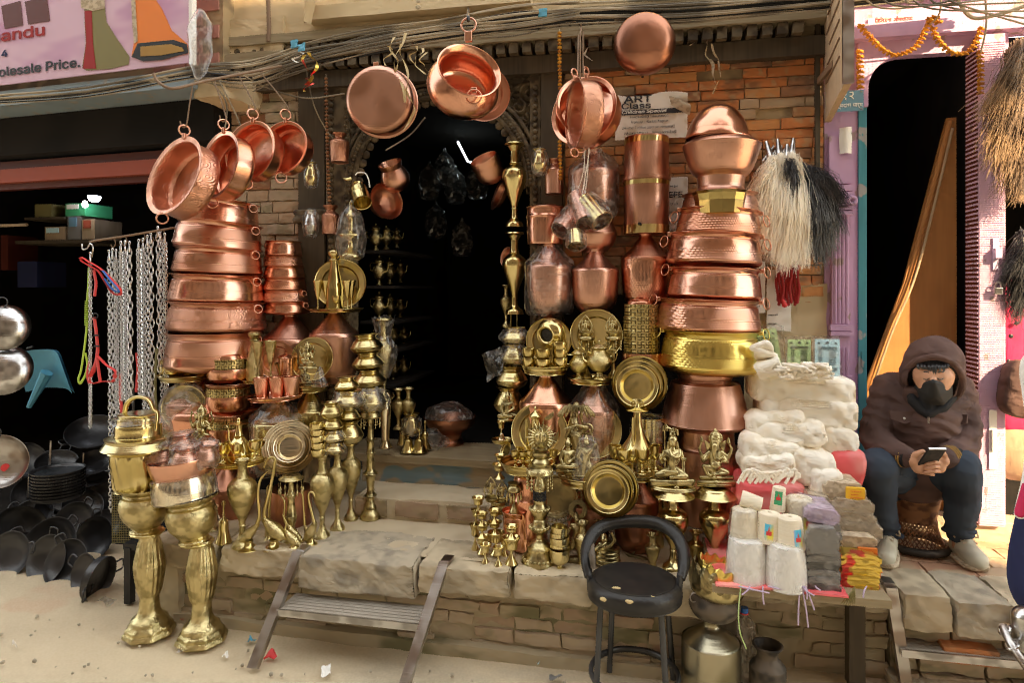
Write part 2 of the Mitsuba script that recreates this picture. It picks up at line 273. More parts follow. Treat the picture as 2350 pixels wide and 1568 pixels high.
surf('cable', two((0.36, 0.3, 0.21), (0.14, 0.12, 0.09), 5), 0.85)
scene['bsdf_film'] = {'type': 'blendbsdf', 'weight': proc(lambda p, n, uv: 0.03 + 0.14 * smoothstep(0.5, 0.75, fbm(p.x * 30, p.y * 30, p.z * 30, 2))),
                 'a': {'type': 'thindielectric', 'int_ior': 1.6}, 'b': {'type': 'twosided', 'bsdf': {'type': 'principled', 'base_color': rgb((0.8, 0.77, 0.72)), 'roughness': 0.3, 'specular': 0.7}}}
for nm, c, r in [('black', (0.012, 0.012, 0.013), 0.4), ('ink', (0.03, 0.03, 0.035), 0.8), ('white', (0.8, 0.79, 0.75), 0.7), ('paper_white', (0.78, 0.77, 0.72), 0.8), ('navy', (0.016, 0.022, 0.075), 0.8), ('red', (0.62, 0.05, 0.05), 0.5),
                 ('crimson', (0.55, 0.025, 0.1), 0.7), ('green', (0.05, 0.32, 0.14), 0.6), ('lime', (0.42, 0.6, 0.06), 0.5), ('card_green', (0.5, 0.68, 0.3), 0.6), ('card_blue', (0.47, 0.7, 0.76), 0.6), ('blue', (0.03, 0.13, 0.45), 0.45),
                 ('sky_blue', (0.1, 0.34, 0.5), 0.45), ('yellow', (0.85, 0.5, 0.03), 0.6), ('orange', (0.72, 0.2, 0.03), 0.6), ('plum', (0.3, 0.02, 0.02), 0.7), ('maroon', (0.1, 0.02, 0.012), 0.5), ('khaki', (0.2, 0.17, 0.06), 0.6), ('tile_red', (0.3, 0.06, 0.03), 0.6),
                 ('sign_blue', (0.13, 0.26, 0.36), 0.5), ('rust_rod', (0.2, 0.13, 0.08), 0.6), ('ribbon', (0.55, 0.43, 0.22), 0.5), ('lining', (0.01, 0.01, 0.012), 0.8), ('gold_cloth', (0.35, 0.2, 0.05), 0.7), ('mauve', (0.5, 0.4, 0.55), 0.5), ('mask', (0.02, 0.02, 0.02), 0.75), ('grey_bag', (0.17, 0.165, 0.16), 0.3)]:
    col(nm, c, r)
scene['bsdf_lamp_glow'] = {'type': 'twosided', 'bsdf': {'type': 'diffuse', 'reflectance': rgb((0.8, 0.8, 0.8))}}
# ---------------------------------------------------------------- the setting: street, raised pavement, walls
def sheet(x0, x1, y0, y1, z, nu, nv, amp, fr, seed=0):
    def fn(u, v):
        x, y = x0 + (x1 - x0) * u, y0 + (y1 - y0) * v; p = np.stack([x * fr, y * fr, 0 * x], -1)
        return np.stack([x, y, z + amp * 2 * (meshkit.fbm(p, 4, seed) - 0.5)], -1)
    return grid(nu, nv, fn)
def street(u, v):
    w = lambda t: np.sign(t - .5) * np.abs(2 * t - 1) ** 3
    x, y = -0.5 + 40 * w(u), -1.4 + 40 * w(v); k = np.exp(-((x + .5) ** 2 + (y + 1.4) ** 2) / 16)
    return np.stack([x, y, -0.012 + 0.02 * k * (meshkit.fbm(np.stack([x * 2.2, y * 2.2, 0 * x], -1), 4, 3) - 0.5)], -1)
put('ground', grid(150, 150, street), 'earth', True); labels['ground'] = {'kind': 'structure'}

def brick_mesh(x0, x1, z0, z1, y0, y1, amp=0.004, nx=5, nz=2, seed=0, cham=0.004):
    """A worn brick with its face at y0 (towards the street)."""
    u, w = np.meshgrid(np.linspace(0, 1, nx + 1), np.linspace(0, 1, nz + 1), indexing='ij')
    x, z = x0 + (x1 - x0) * u, z0 + (z1 - z0) * w
    e = np.minimum(np.minimum(u * (x1 - x0), (1 - u) * (x1 - x0)), np.minimum(w * (z1 - z0), (1 - w) * (z1 - z0))) <= 1e-9
    q = np.stack([x * 23 + seed * 3.1, 0 * x + seed, z * 31], -1); d = meshkit.noise(q, 1) - .5
    f0 = np.stack([x + np.where(e, amp * 1.2 * d, 0), y0 + np.where(e, cham, 0) + amp * (meshkit.noise(q * 1.7, 2) - .5), z + np.where(e, amp * 1.2 * (meshkit.noise(q, 5) - .5), 0)], -1).reshape(-1, 3)
    n = nz + 1; i, j = np.meshgrid(np.arange(nx), np.arange(nz), indexing='ij'); a = (i * n + j).ravel(); b = a + n
    f = [np.stack([a, b, b + 1], 1), np.stack([a, b + 1, a + 1], 1)]
    rim = [k * n for k in range(nx + 1)] + [nx * n + k for k in range(1, n)] + [k * n + nz for k in range(nx - 1, -1, -1)] + [k for k in range(nz - 1, 0, -1)]
    bk = f0[rim].copy(); bk[:, 1] = y1; v = np.vstack([f0, bk]); m = len(rim); o = len(f0)
    f.append(np.array([[rim[k], o + k, rim[(k + 1) % m]] for k in range(m)])); f.append(np.array([[o + k, o + (k + 1) % m, rim[(k + 1) % m]] for k in range(m)]))
    return TM(v, np.vstack(f))
def courses(holder, x0, x1, z0, z1, yf, mats, rh=0.0535, ln=0.2, gap=0.006, skip=None, ydev=0.008, amp=0.004, wts=None, seed=1, slope=0.0, back=0.03):
    r = random.Random(seed); z, row = z0, 0
    while z < z1 - 0.02:
        h = rh * r.uniform(0.93, 1.07); x = x0 - (0.5 * ln if row % 2 else 0.08 * ln) - r.uniform(0, 0.2) * ln
        while x < x1 - 0.012:
            l = ln * r.uniform(0.8, 1.22) * (0.5 if r.random() < 0.16 else 1); a, b = max(x, x0), min(x + l, x1)
            if b - a > 0.025 and not (skip and skip((a + b) / 2, z + h / 2)):
                part(holder, 'brick', brick_mesh(a + gap / 2, b - gap / 2, z + gap / 2, z + h - gap / 2, yf + r.uniform(-1, 1) * ydev, yf + back, amp, 5 if l > .1 else 3, 2, r.random() * 50), r.choices(mats, wts)[0], 30)
            x += l
        z += h; row += 1

# -- raised pavement in front of the shop
put('pavement', cat([bx(-2.24, .3, -.755, .05, -.05, .35), bx(.3, .97, -.6, .04, -.05, .349)]), 'riser_mud', False); labels['pavement'] = {'kind': 'structure'}
part('pavement', 'surface', cat([sheet(-2.26, .3, -.76, .06, .392, 120, 46, .008, 3.1, 4), sheet(.3, .99, -.6, .06, .392, 34, 34, .008, 3.1, 4)]), 'floor_dust', True)
r2 = random.Random(5)
xs = [-2.3, -1.93, -1.52, -0.96, -0.55, -0.2, 0.3, 0.62, 0.99]
for i in range(8):
    a, b = xs[i] + .008, xs[i + 1] - .008; st = trimesh.creation.box((b - a, .30 if i != 2 else .34, .115 if i != 2 else .15)); st.apply_translation(((a + b) / 2, -.69 if i < 6 else -.5, .333 if i != 2 else .318))
    st = rough(st, .018, 7, i * 3, .024); trimesh.smoothing.filter_laplacian(st, iterations=2); st = rough(st, .010, 26, i * 5)
    part('pavement', 'edge_stone', st, 'stone_grey' if i == 2 else 'stone_dusty', 50)
courses('pavement', .32, .98, 0.0, .27, -.61, ['riser_mud', 'brick_dusty'], rh=.055, ln=.19, gap=.009, ydev=.012, amp=.014, seed=15)
courses('pavement', -2.2, 0.29, 0.0, 0.27, -0.768, ['brick_dusty', 'brick_dusty_red', 'riser_mud'], rh=.055, ln=.19, gap=.009, ydev=.012, amp=.014, wts=[5, 3, 3], seed=12, skip=lambda x, z: (x < -1.1 and z > .2) or (z < .05 and (x * 7) % 2 < .8))
part('pavement', 'plinth_foot', rough(bx(-2.22, .3, -.80, -.74, -.02, .035), .016, 6, 3, .05), 'riser_mud', 50)
for i, (a, b) in enumerate([(-2.3, -2.19), (-2.29, -2.2)]): part('pavement', 'corner_stone', rough(bx(a, b, -.8 + .26 * i, -.55 + .3 * i, .0, .36), .02, 8, 5 + i, .04), 'stone_dusty', 50)
# steps up to the door
part('pavement', 'step', rough(bx(-1.50, -.77, -.33, -.06, .36, .497), .012, 9, 2, .03), 'floor_dust', 50)
for i, (a, b) in enumerate([(-1.49, -1.32), (-1.27, -1.04), (-.99, -.79)]): part('pavement', 'step_brick', rough(bx(a, b, -.345, -.25, .405 + .004 * i, .486), .01, 14, 9 + i, .025), 'brick_dusty_red', 40)
# -- pavement of the house next door
put('pavement_001', bx(.99, 3.2, -.60, .3, -.05, .33), 'riser_mud', False); labels['pavement_001'] = {'kind': 'structure'}
for i, (a, b) in enumerate([(1.0, 1.165), (1.18, 1.36), (1.375, 1.62), (1.63, 1.9)]):
    st = bx(a, b, -.70 - .1 * (a - 1) - .02, -.46, .255, .387); st = rough(rough(st, .016, 8, 30 + i, .024), .007, 28, i); part('pavement_001', 'edge_stone', st, 'stone_grey' if i == 1 else 'stone_dusty', 50)
for j, y in enumerate((-.47, -.355, -.24, -.125)):
    for i in range(6):
        x = .98 + .2 * i - .1 * (j % 2); part('pavement_001', 'floor_tile', rough(bx(x + .004, x + .196, y + .004, y + .111, .33, .384), .004, 12, i + 9 * j, .05), 'floor_tile', 40)
courses('pavement_001', 1.0, 2.0, 0.0, .25, -.66, ['brick_dusty', 'riser_mud', 'brick_dusty_red'], rh=.06, ln=.21, gap=.01, ydev=.012, amp=.014, wts=[5, 4, 1], seed=4, back=.08)
part('pavement_001', 'red_brick', rough(bx(1.14, 1.33, -.725, -.64, .14, .2), .006, 15, 4, .03), 'brick_orange', 40, label='bright orange brick in the riser')
part('pavement_001', 'plinth_foot', rough(bx(.97, 2.4, -.74, -.6, -.02, .04), .02, 6, 8, .05), 'stone_grey', 50)
part('pavement_001', 'doorstep', rough(bx(.99, 2.3, -.04, .12, .36, .47), .008, 9, 3, .05), 'stone_dusty', 50)

# -- brick wall right of the carved door
w = thing('brick_wall', 'orange brick wall between the carved door and the purple doorway', 'wall'); put(w, bx(-.44, .9, .022, .3, .39, 3.2), 'mortar', False)
hole = at(1612, 224, 0)
courses(w, -.43, .885, 1.5, 3.04, .0, BR, wts=[6, 4, 2.2, 1.2], seed=3, skip=lambda x, z: (abs(x - hole[0]) < .05 and abs(z - hole[2]) < .03) or (x > .66 and z > 2.84 and z < 2.98) or ((x * 13.7 + z * 31.3) % 1 < .025) or (x < -.1 and z < 1.72) or (z < 1.62 and x < .5))
part(w, 'timber_block', rough(bx(.67, .87, -.005, .1, 2.84, 2.975), .006, 14, 2, .04), 'wood_beam', 40, label='grey timber block set in the bricks')
part(w, 'plaster_patch', rough(bx(.5, .9, .004, .1, .7, 1.62), .007, 9, 5, .04), 'plaster', 40, label='worn plaster below the bricks')
part(w, 'dark_boarding', bx(-.43, .5, -.006, .1, .39, 1.56), 'dark_room', False, label='near black backing put in for the deep shade behind the brass')  # near-black sheet stands in for deep shade behind the wares
# -- brick pier left of the door
p = thing('brick_pier', 'weathered brick pier between the left shop and the carved door', 'wall'); put(p, bx(-2.47, -1.99, .022, .35, .39, 3.2), 'mortar', False)
courses(p, -2.46, -2.0, 1.2, 2.78, .0, [BR[3], 'brick_dusty', BR[2]], wts=[6, 4, 1.5], rh=.066, ln=.17, seed=8, gap=.008, ydev=.01, amp=.009)
part(p, 'dark_boarding', bx(-2.46, -2.0, -.012, .1, .39, 1.1), 'dark_room', False, label='near black backing put in for the deep shade behind the brass'); courses(p, -2.46, -2.0, 1.1, 1.2, .0, [BR[2], 'brick_dusty'], rh=.066, ln=.22, seed=9, amp=.008)  # the near-black panel paints the shade at the pier foot
# -- timber eaves above: carved cornice, plaster band
c = thing('timber_cornice', 'long carved timber cornice running above the door and the bricks', 'cornice')
part(c, 'beam', rough(bx(-2.47, .9, -.05, .1, 2.765, 2.86), .006, 6, 1, .08), 'wood_dark', 40)
part(c, 'ledge', rough(bx(-2.48, .9, -.11, .1, 2.925, 2.975), .007, 8, 4, .06), 'wood_beam', 40)
part(c, 'ledge', rough(bx(-2.48, .9, -.075, .1, 3.035, 3.09), .007, 8, 6, .06), 'wood_beam', 40)
part(c, 'dentil_band', cat([rough(bx(-2.45 + i * .072, -2.45 + i * .072 + .05, -.095, 0, 2.865, 2.92), .006, 20, i) for i in range(45)]), 'wood_carved', False)
part(c, 'carved_band', cat([trimesh.creation.icosphere(subdivisions=1, radius=.026).apply_transform(trimesh.transformations.compose_matrix(scale=(1.1, .7, 1), translate=(-2.44 + i * .056, -.045, 3.005))) for i in range(60)]), 'wood_carved', 60)
part(c, 'backing', bx(-2.47, .9, .0, .1, 2.86, 3.04), 'wood_dark', False)
u = thing('upper_wall', 'pale plastered upper wall with peeling edges above the cornice', 'wall')
put(u, rough(bx(-2.47, .92, -.03, .2, 3.092, 3.6), .006, 5, 3, .1), 'plaster', 40)
part(u, 'sill', rough(bx(-1.9, -.6, -.12, -.03, 3.13, 3.21), .004, 5, 7, .1), 'plaster', 40)
part(u, 'broken_plaster', rough(bx(-2.47, -2.08, -.06, .02, 2.99, 3.2), .012, 12, 7, .03), 'plaster', 40)
part(u, 'downpipe', tube([at(615, -5, -.08), at(617, 60, -.08), at(616, 95, -.08)], .012, 8, 1), 'rust_rod', 40)
part(u, 'insulator', lathe([(0, 0), (.02, 0), (.026, .02), (.012, .03), (.022, .04), (.018, .06), (0, .06)], 14).apply_translation(at(962, 25, -.1)), 'stone_dusty', 40)

# -- carved door frame
d = thing('carved_doorway', 'dark carved wooden doorway with an arch of scrolling foliage', 'doorway')
CX, CZ = -1.15, 2.17
def pillar(x0, x1, y): return bx(x0, x1, y, .12, .6, 2.77)
part(d, 'pillar', pillar(-2.0, -1.835, -.03), 'wood_dark', False); part(d, 'pillar', pillar(-.555, -.44, -.03), 'wood_dark', False)
part(d, 'carved_jamb', cat([pillar(-1.825, -1.69, -.01)] + [trimesh.creation.icosphere(subdivisions=1, radius=.017).apply_translation((-1.80, -.015, .62 + .038 * i)) for i in range(56)] + [trimesh.creation.icosphere(subdivisions=1, radius=.012).apply_translation((-1.71 + .01 * (i % 2), -.012, .62 + .026 * i)) for i in range(80)]), 'wood_carved', 50)
part(d, 'carved_jamb', cat([pillar(-.62, -.56, -.01)] + [trimesh.creation.icosphere(subdivisions=1, radius=.015).apply_translation((-.59, -.015, .62 + .034 * i)) for i in range(62)]), 'wood_carved', 50)
part(d, 'pillar_collar', lathe([(0, 0), (.1, 0), (.115, .02), (.1, .04), (.108, .055), (.1, .075), (0, .075)], 24).apply_transform(trimesh.transformations.compose_matrix(scale=(1, .35, 1), translate=(-1.92, -.03, 1.98))), 'wood_carved', 50)
def relief(x, z):
    h = np.zeros_like(x); best = np.full_like(x, 9.0); rs = np.random.RandomState(11); pts = [(-1.78 + .115 * i + .05 * (j % 2), 2.12 + .095 * j) for i in range(13) for j in range(8)]
    for k, (a, b) in enumerate(pts):
        a += rs.uniform(-.02, .02); b += rs.uniform(-.02, .02); dx, dz = x - a, z - b; rr = np.hypot(dx, dz); th = np.arctan2(dz, dx)
        if k % 3: g = .5 + .5 * np.cos(th * (1 if a < CX else -1) + rr * 150)
        else: g = .5 + .5 * np.cos(th * 7) * np.clip(rr * 40, 0, 1)
        m = rr < best; h = np.where(m, g * np.clip(1.25 - rr / .065, 0, 1) ** .6, h); best = np.minimum(best, rr)
    return h
def spand(u, v):
    x, z = -1.83 + 1.28 * u, 2.12 + .66 * v; h = relief(x, z); rr = np.hypot(x - CX, z - CZ); return np.stack([x, .035 - .035 * h, z], -1)
sp = grid(230, 120, spand); cen = sp.vertices[sp.faces].mean(1); sp.update_faces(np.hypot(cen[:, 0] - CX, cen[:, 2] - CZ) > .505); sp.remove_unreferenced_vertices()
part(d, 'foliage_panel', sp, 'wood_carved', True)
ths = np.linspace(-.02, math.pi + .02, 60)
def arc(r, y): return np.stack([CX + r * np.cos(ths), 0 * ths + y, CZ + r * np.sin(ths) * 1.0], -1)
part(d, 'arch', cat([tube(arc(.515, -.005), .018, 8, 1), tube(arc(.555, -.012), .014, 8, 1), tube(arc(.59, .0), .012, 8, 1)] + [trimesh.creation.icosphere(subdivisions=1, radius=.013).apply_translation((CX + .535 * math.cos(t), -.018, CZ + .535 * math.sin(t))) for t in np.linspace(0, math.pi, 78)]
     + [trimesh.creation.icosphere(subdivisions=1, radius=.026).apply_transform(trimesh.transformations.compose_matrix(scale=(1, .6, 1), translate=(CX + .487 * math.cos(t), .01, CZ + .487 * math.sin(t)))) for t in np.linspace(0, math.pi, 30)]), 'wood_carved', 55)
part(d, 'threshold_board', rough(bx(-1.72, -.58, -.095, .3, .617, .655), .004, 8, 3, .05), 'wood_beam', 40)
part(d, 'threshold_beam', rough(bx(-1.58, -.62, -.065, .1, .497, .612), .006, 8, 6, .04), 'wood_threshold', 40)
# the dark rooms behind the doors: floor, walls and ceiling of each
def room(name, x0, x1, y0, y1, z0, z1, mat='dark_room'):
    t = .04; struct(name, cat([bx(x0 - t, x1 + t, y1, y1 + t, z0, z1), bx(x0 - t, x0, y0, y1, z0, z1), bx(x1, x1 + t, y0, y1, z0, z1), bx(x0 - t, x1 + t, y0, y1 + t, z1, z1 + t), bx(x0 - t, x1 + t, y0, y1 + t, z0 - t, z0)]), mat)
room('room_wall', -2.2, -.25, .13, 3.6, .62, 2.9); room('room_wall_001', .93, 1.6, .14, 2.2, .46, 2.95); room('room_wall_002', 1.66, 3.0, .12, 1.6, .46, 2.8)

# -- house with the purple doorway
q = thing('purple_doorway', 'purple painted doorway with garlands over it on the right', 'doorway')
part(q, 'jamb', bx(.89, 1.045, .01, .2, .38, 2.9), 'paint_purple', False)
part(q, 'pilaster', cat([bx(.915, 1.0, -.03, .02, .56, 1.98)] + [tube([(.93 + .018 * i, -.031, .72), (.93 + .018 * i, -.031, 1.3)], .007, 6, 1) for i in range(4)] + [tube([(.93 + .018 * i, -.031, 1.42), (.93 + .018 * i, -.031, 1.96)], .007, 6, 1) for i in range(4)]), 'paint_purple', 40)
part(q, 'pilaster_moulding', cat([bx(.905, 1.01, -.05 + .008 * (i % 2), .02, z, z + h) for i, (z, h) in enumerate([(1.0, .03), (1.035, .018), (1.1, .02), (1.125, .035), (1.36, .02), (1.385, .03), (1.96, .02), (2.08, .03), (1.985, .012), (.5, .06), (.6, .03)])]), 'paint_purple', False)
part(q, 'capital', cat([bx(.905, 1.01, -.045, .02, 2.01, 2.075)] + [trimesh.creation.torus(.017, .009).apply_transform(trimesh.transformations.rotation_matrix(math.pi / 2, (1, 0, 0))).apply_translation((x, -.05, 2.03)) for x in (.912, 1.003)]), 'paint_purple', 50)
part(q, 'bracket', cat([bx(.905, 1.01, -.05, .02, .9, .93), ring((.98, -.04, .86), .022, .008, (0, 1, 0)), tube([(.94, -.04, .9), (.945, -.045, .84)], .01)]), 'paint_purple', 50)
part(q, 'upper_panel', bx(.905, 1.01, -.022, .02, 2.12, 2.36), 'paint_purple', False)
k = thing('street_sign', 'blue street name plate on the purple jamb below the garland', 'sign')
SG = k
part(q, 'door_edge', bx(1.047, 1.085, .0, .1, .47, 2.52), 'paint_teal', False, label='teal painted door edge')
part(q, 'hinge', bx(1.062, 1.082, -.006, .0, 1.2, 1.28), 'paint_teal', False)
sq = sg.Polygon([(1.04, 2.5), (1.04, 2.95), (1.7, 2.95), (1.7, 2.742), (1.24, 2.742)] + [(1.24 - .155 * math.sin(t) , 2.742 - .155 * (1 - math.cos(t)) * 1.0) for t in np.linspace(.1, math.pi / 2, 10)] + [(1.085, 2.5)])
sm = prism(sq, .06); sm.vertices = np.stack([sm.vertices[:, 0], sm.vertices[:, 2] - .02, sm.vertices[:, 1]], 1); sm.invert(); part(q, 'lintel_panel', sm, 'paint_purple', 30)
part(q, 'lintel_beam', bx(.9, 3.2, -.075, .05, 2.82, 2.89), 'paint_purple', False); part(q, 'lintel_beam', bx(.9, 3.2, -.04, .05, 2.893, 3.02), 'paint_purple', False); part(q, 'lintel_beam', bx(.9, 3.2, -.09, .05, 3.022, 3.07), 'paint_purple', False)
po = part(q, 'post', bx(1.552, 1.662, -.07, .06, .47, 2.8), 'paint_ribbed', False, label='ribbed pale post right of the door')
part(q, 'post_rib', cat([bx(1.553, 1.661, -.0745, -.068, .48 + .0108 * i, .486 + .0108 * i) for i in range(212)] + [bx(1.546, 1.554, -.068, .05, .48 + .0216 * i, .489 + .0216 * i) for i in range(106)]), 'paint_ribbed', False, kind='stuff')
part(q, 'post_side', bx(1.548, 1.5515, -.06, .055, .47, 2.8), 'maroon', False)
hp = at(2284, 583, -.08)
part(q, 'hasp', cat([bx(hp[0] - .012, hp[0] + .013, -.083, -.076, hp[2] - .075, hp[2] + .075), bx(hp[0] - .013, hp[0] + .014, -.11, -.08, hp[2] - .02, hp[2] + .025)]), 'mauve', False)
hq = at(2280, 1010, -.08); part(q, 'latch_plate', cat([bx(hq[0] - .02, hq[0] + .012, -.081, -.076, hq[2] - .14, hq[2] + .14), bx(hq[0] - .012, hq[0] + .006, -.095, -.08, hq[2] - .05, hq[2] + .05)]), 'white', False)
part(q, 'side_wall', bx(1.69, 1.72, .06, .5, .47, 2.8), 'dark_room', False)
pl = at(2290, 668, -.1); t = thing('padlock', 'grey steel padlock hanging at the post edge', 'padlock')
put(t, manifold_box(.036, .016, .034, .004).apply_translation(pl), 'steel', 40); part(t, 'shackle', tube([pl + (-.011, 0, .015), pl + (-.011, 0, .03), pl + (0, 0, .042), pl + (.011, 0, .03), pl + (.011, 0, .015)], .0035, 6), 'steel', 50)
part(t, 'rivet', cat([trimesh.creation.icosphere(subdivisions=1, radius=.002).apply_translation(pl + (a, -.0085, b)) for a in (-.012, .012) for b in (-.011, .011)]), 'black')

# -- left house: blue ledge, banner, dark open shop
LP, LN = np.array([-2.45, -.34, 0]), np.array([-math.sin(math.radians(5)), -math.cos(math.radians(5)), 0])
LX = np.array([math.cos(math.radians(5)), -math.sin(math.radians(5)), 0])
def atl(px, py, off=0.0): d_ = ray(px, py); o = LP + LN * off; return CAM + d_ * (((o - CAM) @ LN) / (d_ @ LN))
LM = np.stack([LX, -LN, UP], 1)                    # local (along, into the house, up)
def lb(x0, x1, y0, y1, z0, z1): return place(bx(x0, x1, y0, y1, z0, z1), LM, LP)
z_l = atl(444, 198)[2]; z_u = atl(444, 158)[2]
h = thing('left_house', 'corner house front with a blue ledge above the dark open shop', 'house')
part(h, 'ledge', lb(-3.2, -.02, 0, .4, z_l + .07, z_u), 'paint_blue', False); part(h, 'ledge', lb(-3.2, -.03, -.015, .38, z_l, z_l + .055), 'paint_blue', False); part(h, 'ledge', lb(-3.2, -.0, .02, .38, z_l + .057, z_l + .068), 'black', False)
part(h, 'ledge_end', place(rough(bx(-.05, .16, .05, .4, z_l - .05, z_u), .02, 9, 4, .04), LM, LP), 'plaster', 40)
part(h, 'fascia', lb(-3.2, -.3, .28, .33, z_l - .46, z_l - .27), 'maroon', False); part(h, 'fascia', lb(-3.2, -.3, .24, .28, z_l - .42, z_l - .33), 'tile_red', False)
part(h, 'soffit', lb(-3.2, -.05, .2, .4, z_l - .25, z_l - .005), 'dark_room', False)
br = part(h, 'upper_wall', lb(-3.2, .0, .22, .4, z_u, z_u + 1.4), 'mortar', False)
r5 = random.Random(2)
for j in range(9):
    for i in range(2):
        x = -.62 + .24 * i + .12 * (j % 2); part(h, 'brick', place(brick_mesh(x + .004, min(x + .234, .0), z_u + .01 + .082 * j, z_u + .084 + .082 * j, .205, .23, .003, 4, 2, i + j), LM, LP), 'brick_pink', 30)
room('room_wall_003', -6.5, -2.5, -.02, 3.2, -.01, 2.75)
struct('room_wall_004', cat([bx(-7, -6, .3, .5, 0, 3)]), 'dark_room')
# -- unseen other side of the street, shaped to cut the sun patch
for nm, lab, a, b, yy, hh in [('opposite_house', 'tall rendered unseen house across the street, shaped to keep sun off the brass shop', -9, 7.95, -7.0, 9.2), ('opposite_house_001', 'unseen block added across the street to cut the sun patch at the purple doorway', 7.95, 8.7, -7.0, 8.5), ('opposite_house_002', 'rendered house at the far left end of the opposite side', -22, -9.05, -7.4, 7.4)]:
    labels[nm] = {'label': lab, 'category': 'house'}
    part(nm, 'wall', bx(a, b, yy - 5, yy, 0, hh), 'far_wall', False); part(nm, 'roof', bx(a, b, yy - 5, yy + .35, hh, hh + .18), 'tile_red', False)
    for i in range(int((b - a) / 2.1)):
        for j in range(3): part(nm, 'window', bx(a + .6 + 2.1 * i, a + 1.6 + 2.1 * i, yy, yy + .03, .6 + 2.9 * j, 2.3 + 2.9 * j), 'dark_room', False)
# ---------------------------------------------------------------- copper and brass wares
DEG = [(0, 0), (.6, 0), (.82, .03), (.95, .1), (1, .2), (.99, .28), (.95, .68), (.93, .8), (.93, .8), (.9, .85), (.93, .94), (.985, 1), (.965, 1), (.88, .88), (.9, .78), (.96, .28), (.5, .06), (0, .06)]
GAG = [(0, 0), (.55, 0), (.66, .03), (.87, .14), (.96, .32), (1, .6), (1, .655), (.965, .69), (.91, .705), (.88, .715), (.64, .79), (.42, .88), (.28, .94), (.25, .965), (.3, 1), (.27, 1), (.2, .95), (.2, .88)]
LOTA = [(0, 0), (.5, 0), (.54, .03), (.82, .14), (.985, .33), (1, .4), (.96, .44), (.77, .68), (.62, .80), (.6, .86), (.7, .94), (.86, 1), (.82, 1), (.56, .87), (.6, .8), (.9, .4), (0, .1)]
VASE = [(0, 0), (.66, 0), (.7, .02), (.62, .05), (.36, .1), (.22, .16), (.2, .24), (.26, .25), (.2, .27), (.32, .34), (.66, .46), (.93, .58), (1, .66), (.95, .72), (.7, .77), (.5, .79), (.44, .8), (.36, .84), (.31, .91), (.36, .97), (.5, 1), (.45, 1), (.27, .92)]
TALL = [(0, 0), (.7, 0), (.74, .02), (.66, .055), (.45, .085), (.27, .12), (.24, .21), (.3, .22), (.24, .24), (.42, .33), (.76, .46), (.98, .58), (1, .62), (.9, .68), (.55, .73), (.38, .75), (.42, .76), (.34, .78), (.31, .88), (.4, .95), (.78, .985), (.78, 1), (.7, 1), (.28, .9)]
GOB = [(0, 0), (.62, 0), (.64, .04), (.25, .12), (.14, .28), (.2, .36), (.14, .42), (.62, .52), (.9, .7), (1, 1), (.95, 1), (.82, .7), (.3, .54), (0, .5)]
FLUTE = [(0, 0), (.62, 0), (.64, .03), (.2, .08), (.13, .3), (.13, .34), (.4, .5), (.8, .85), (1, 1), (.94, 1), (.7, .8), (.2, .42), (0, .4)]
BUT = [(0, 0), (.66, 0), (.68, .03), (.56, .1), (.3, .26), (.16, .38), (.15, .48), (.22, .52), (.6, .57), (.68, .64), (.72, .82), (.97, .96), (1, 1), (.95, 1), (.66, .84), (.58, .68), (0, .64)]
TUM = [(0, 0), (.74, 0), (.74, 0), (1, 1), (1, 1), (.95, 1), (.7, .06), (0, .05)]
CUPB = [(0, 0), (.5, 0), (.56, .03), (.84, .2), (.97, .5), (1, 1), (.95, 1), (.92, .5), (.4, .12), (0, .1)]
FOOT = [(0, 0), (.5, 0), (.52, .04), (.3, .12), (.26, .2), (.7, .34), (.95, .56), (1, 1), (.95, 1), (.9, .56), (.4, .3), (0, .28)]
TRAY = [(0, 0), (.8, 0), (.86, .15), (.96, .8), (1, 1), (.97, 1), (.84, .35), (0, .3)]
BELL = [(0, .05), (.9, .05), (1, 0), (1.02, .02), (.8, .14), (.62, .3), (.56, .48), (.4, .56), (.2, .6), (.14, .64), (.2, .67), (.11, .7), (.11, .86), (.22, .9), (.22, .97), (.1, 1), (0, 1)]
BTL = [(0, 0), (.9, 0), (1, .03), (1, .3), (.96, .4), (.62, .62), (.46, .75), (.44, .8), (.62, .81), (.62, .83), (.46, .85), (.62, .88), (.78, .94), (.5, .99), (0, 1)]
JUG = [(0, 0), (.92, 0), (1, .03), (1, .06), (.7, .12), (.45, .4), (.36, .7), (.36, .78), (.5, .8), (.52, .83), (.3, .88), (.12, .91), (.1, .95), (.14, .97), (0, 1)]
URN = [(0, 0), (.5, 0), (.55, .03), (.3, .1), (.26, .17), (.6, .22), (.92, .36), (1, .46), (.9, .56), (.62, .66), (.55, .74), (.72, .78), (.72, .81), (.4, .88), (.12, .92), (.16, .96), (0, 1)]
PLATE = [(0, 0), (.64, 0), (.68, .015), (.72, .075), (.75, .085), (.95, .1), (1, .125), (1, .1), (.95, .075), (.74, .05), (.66, -.02), (0, -.02)]
BOWLF = [(0, -.3), (.6, -.3), (.66, -.28), (.78, -.06), (.84, -.02), (.96, 0), (1, .02), (1, 0), (.97, -.02), (.84, -.05), (.7, -.31), (0, -.33)]
PAN = [(0, -.56), (.74, -.56), (.84, -.53), (.9, -.42), (.87, -.06), (.97, 0), (1, .015), (1.01, 0), (.93, -.05), (.91, -.08), (.94, -.42), (.92, -.54), (.8, -.61), (0, -.63)]
LID = [(1, 0), (1, .06), (.93, .1), (.86, .12), (.8, .5), (.4, .8), (.12, .84), (.12, .88), (.2, .95), (0, 1)]
PED = [(0, 0), (1, 0), (1.02, .055), (.96, .06), (.94, .09), (.8, .12), (.74, .16), (.55, .2), (.44, .25), (.4, .33), (.4, .4), (.46, .41), (.57, .56), (.62, .66), (.6, .74), (.47, .9), (.42, .95), (.4, 1), (0, 1)]
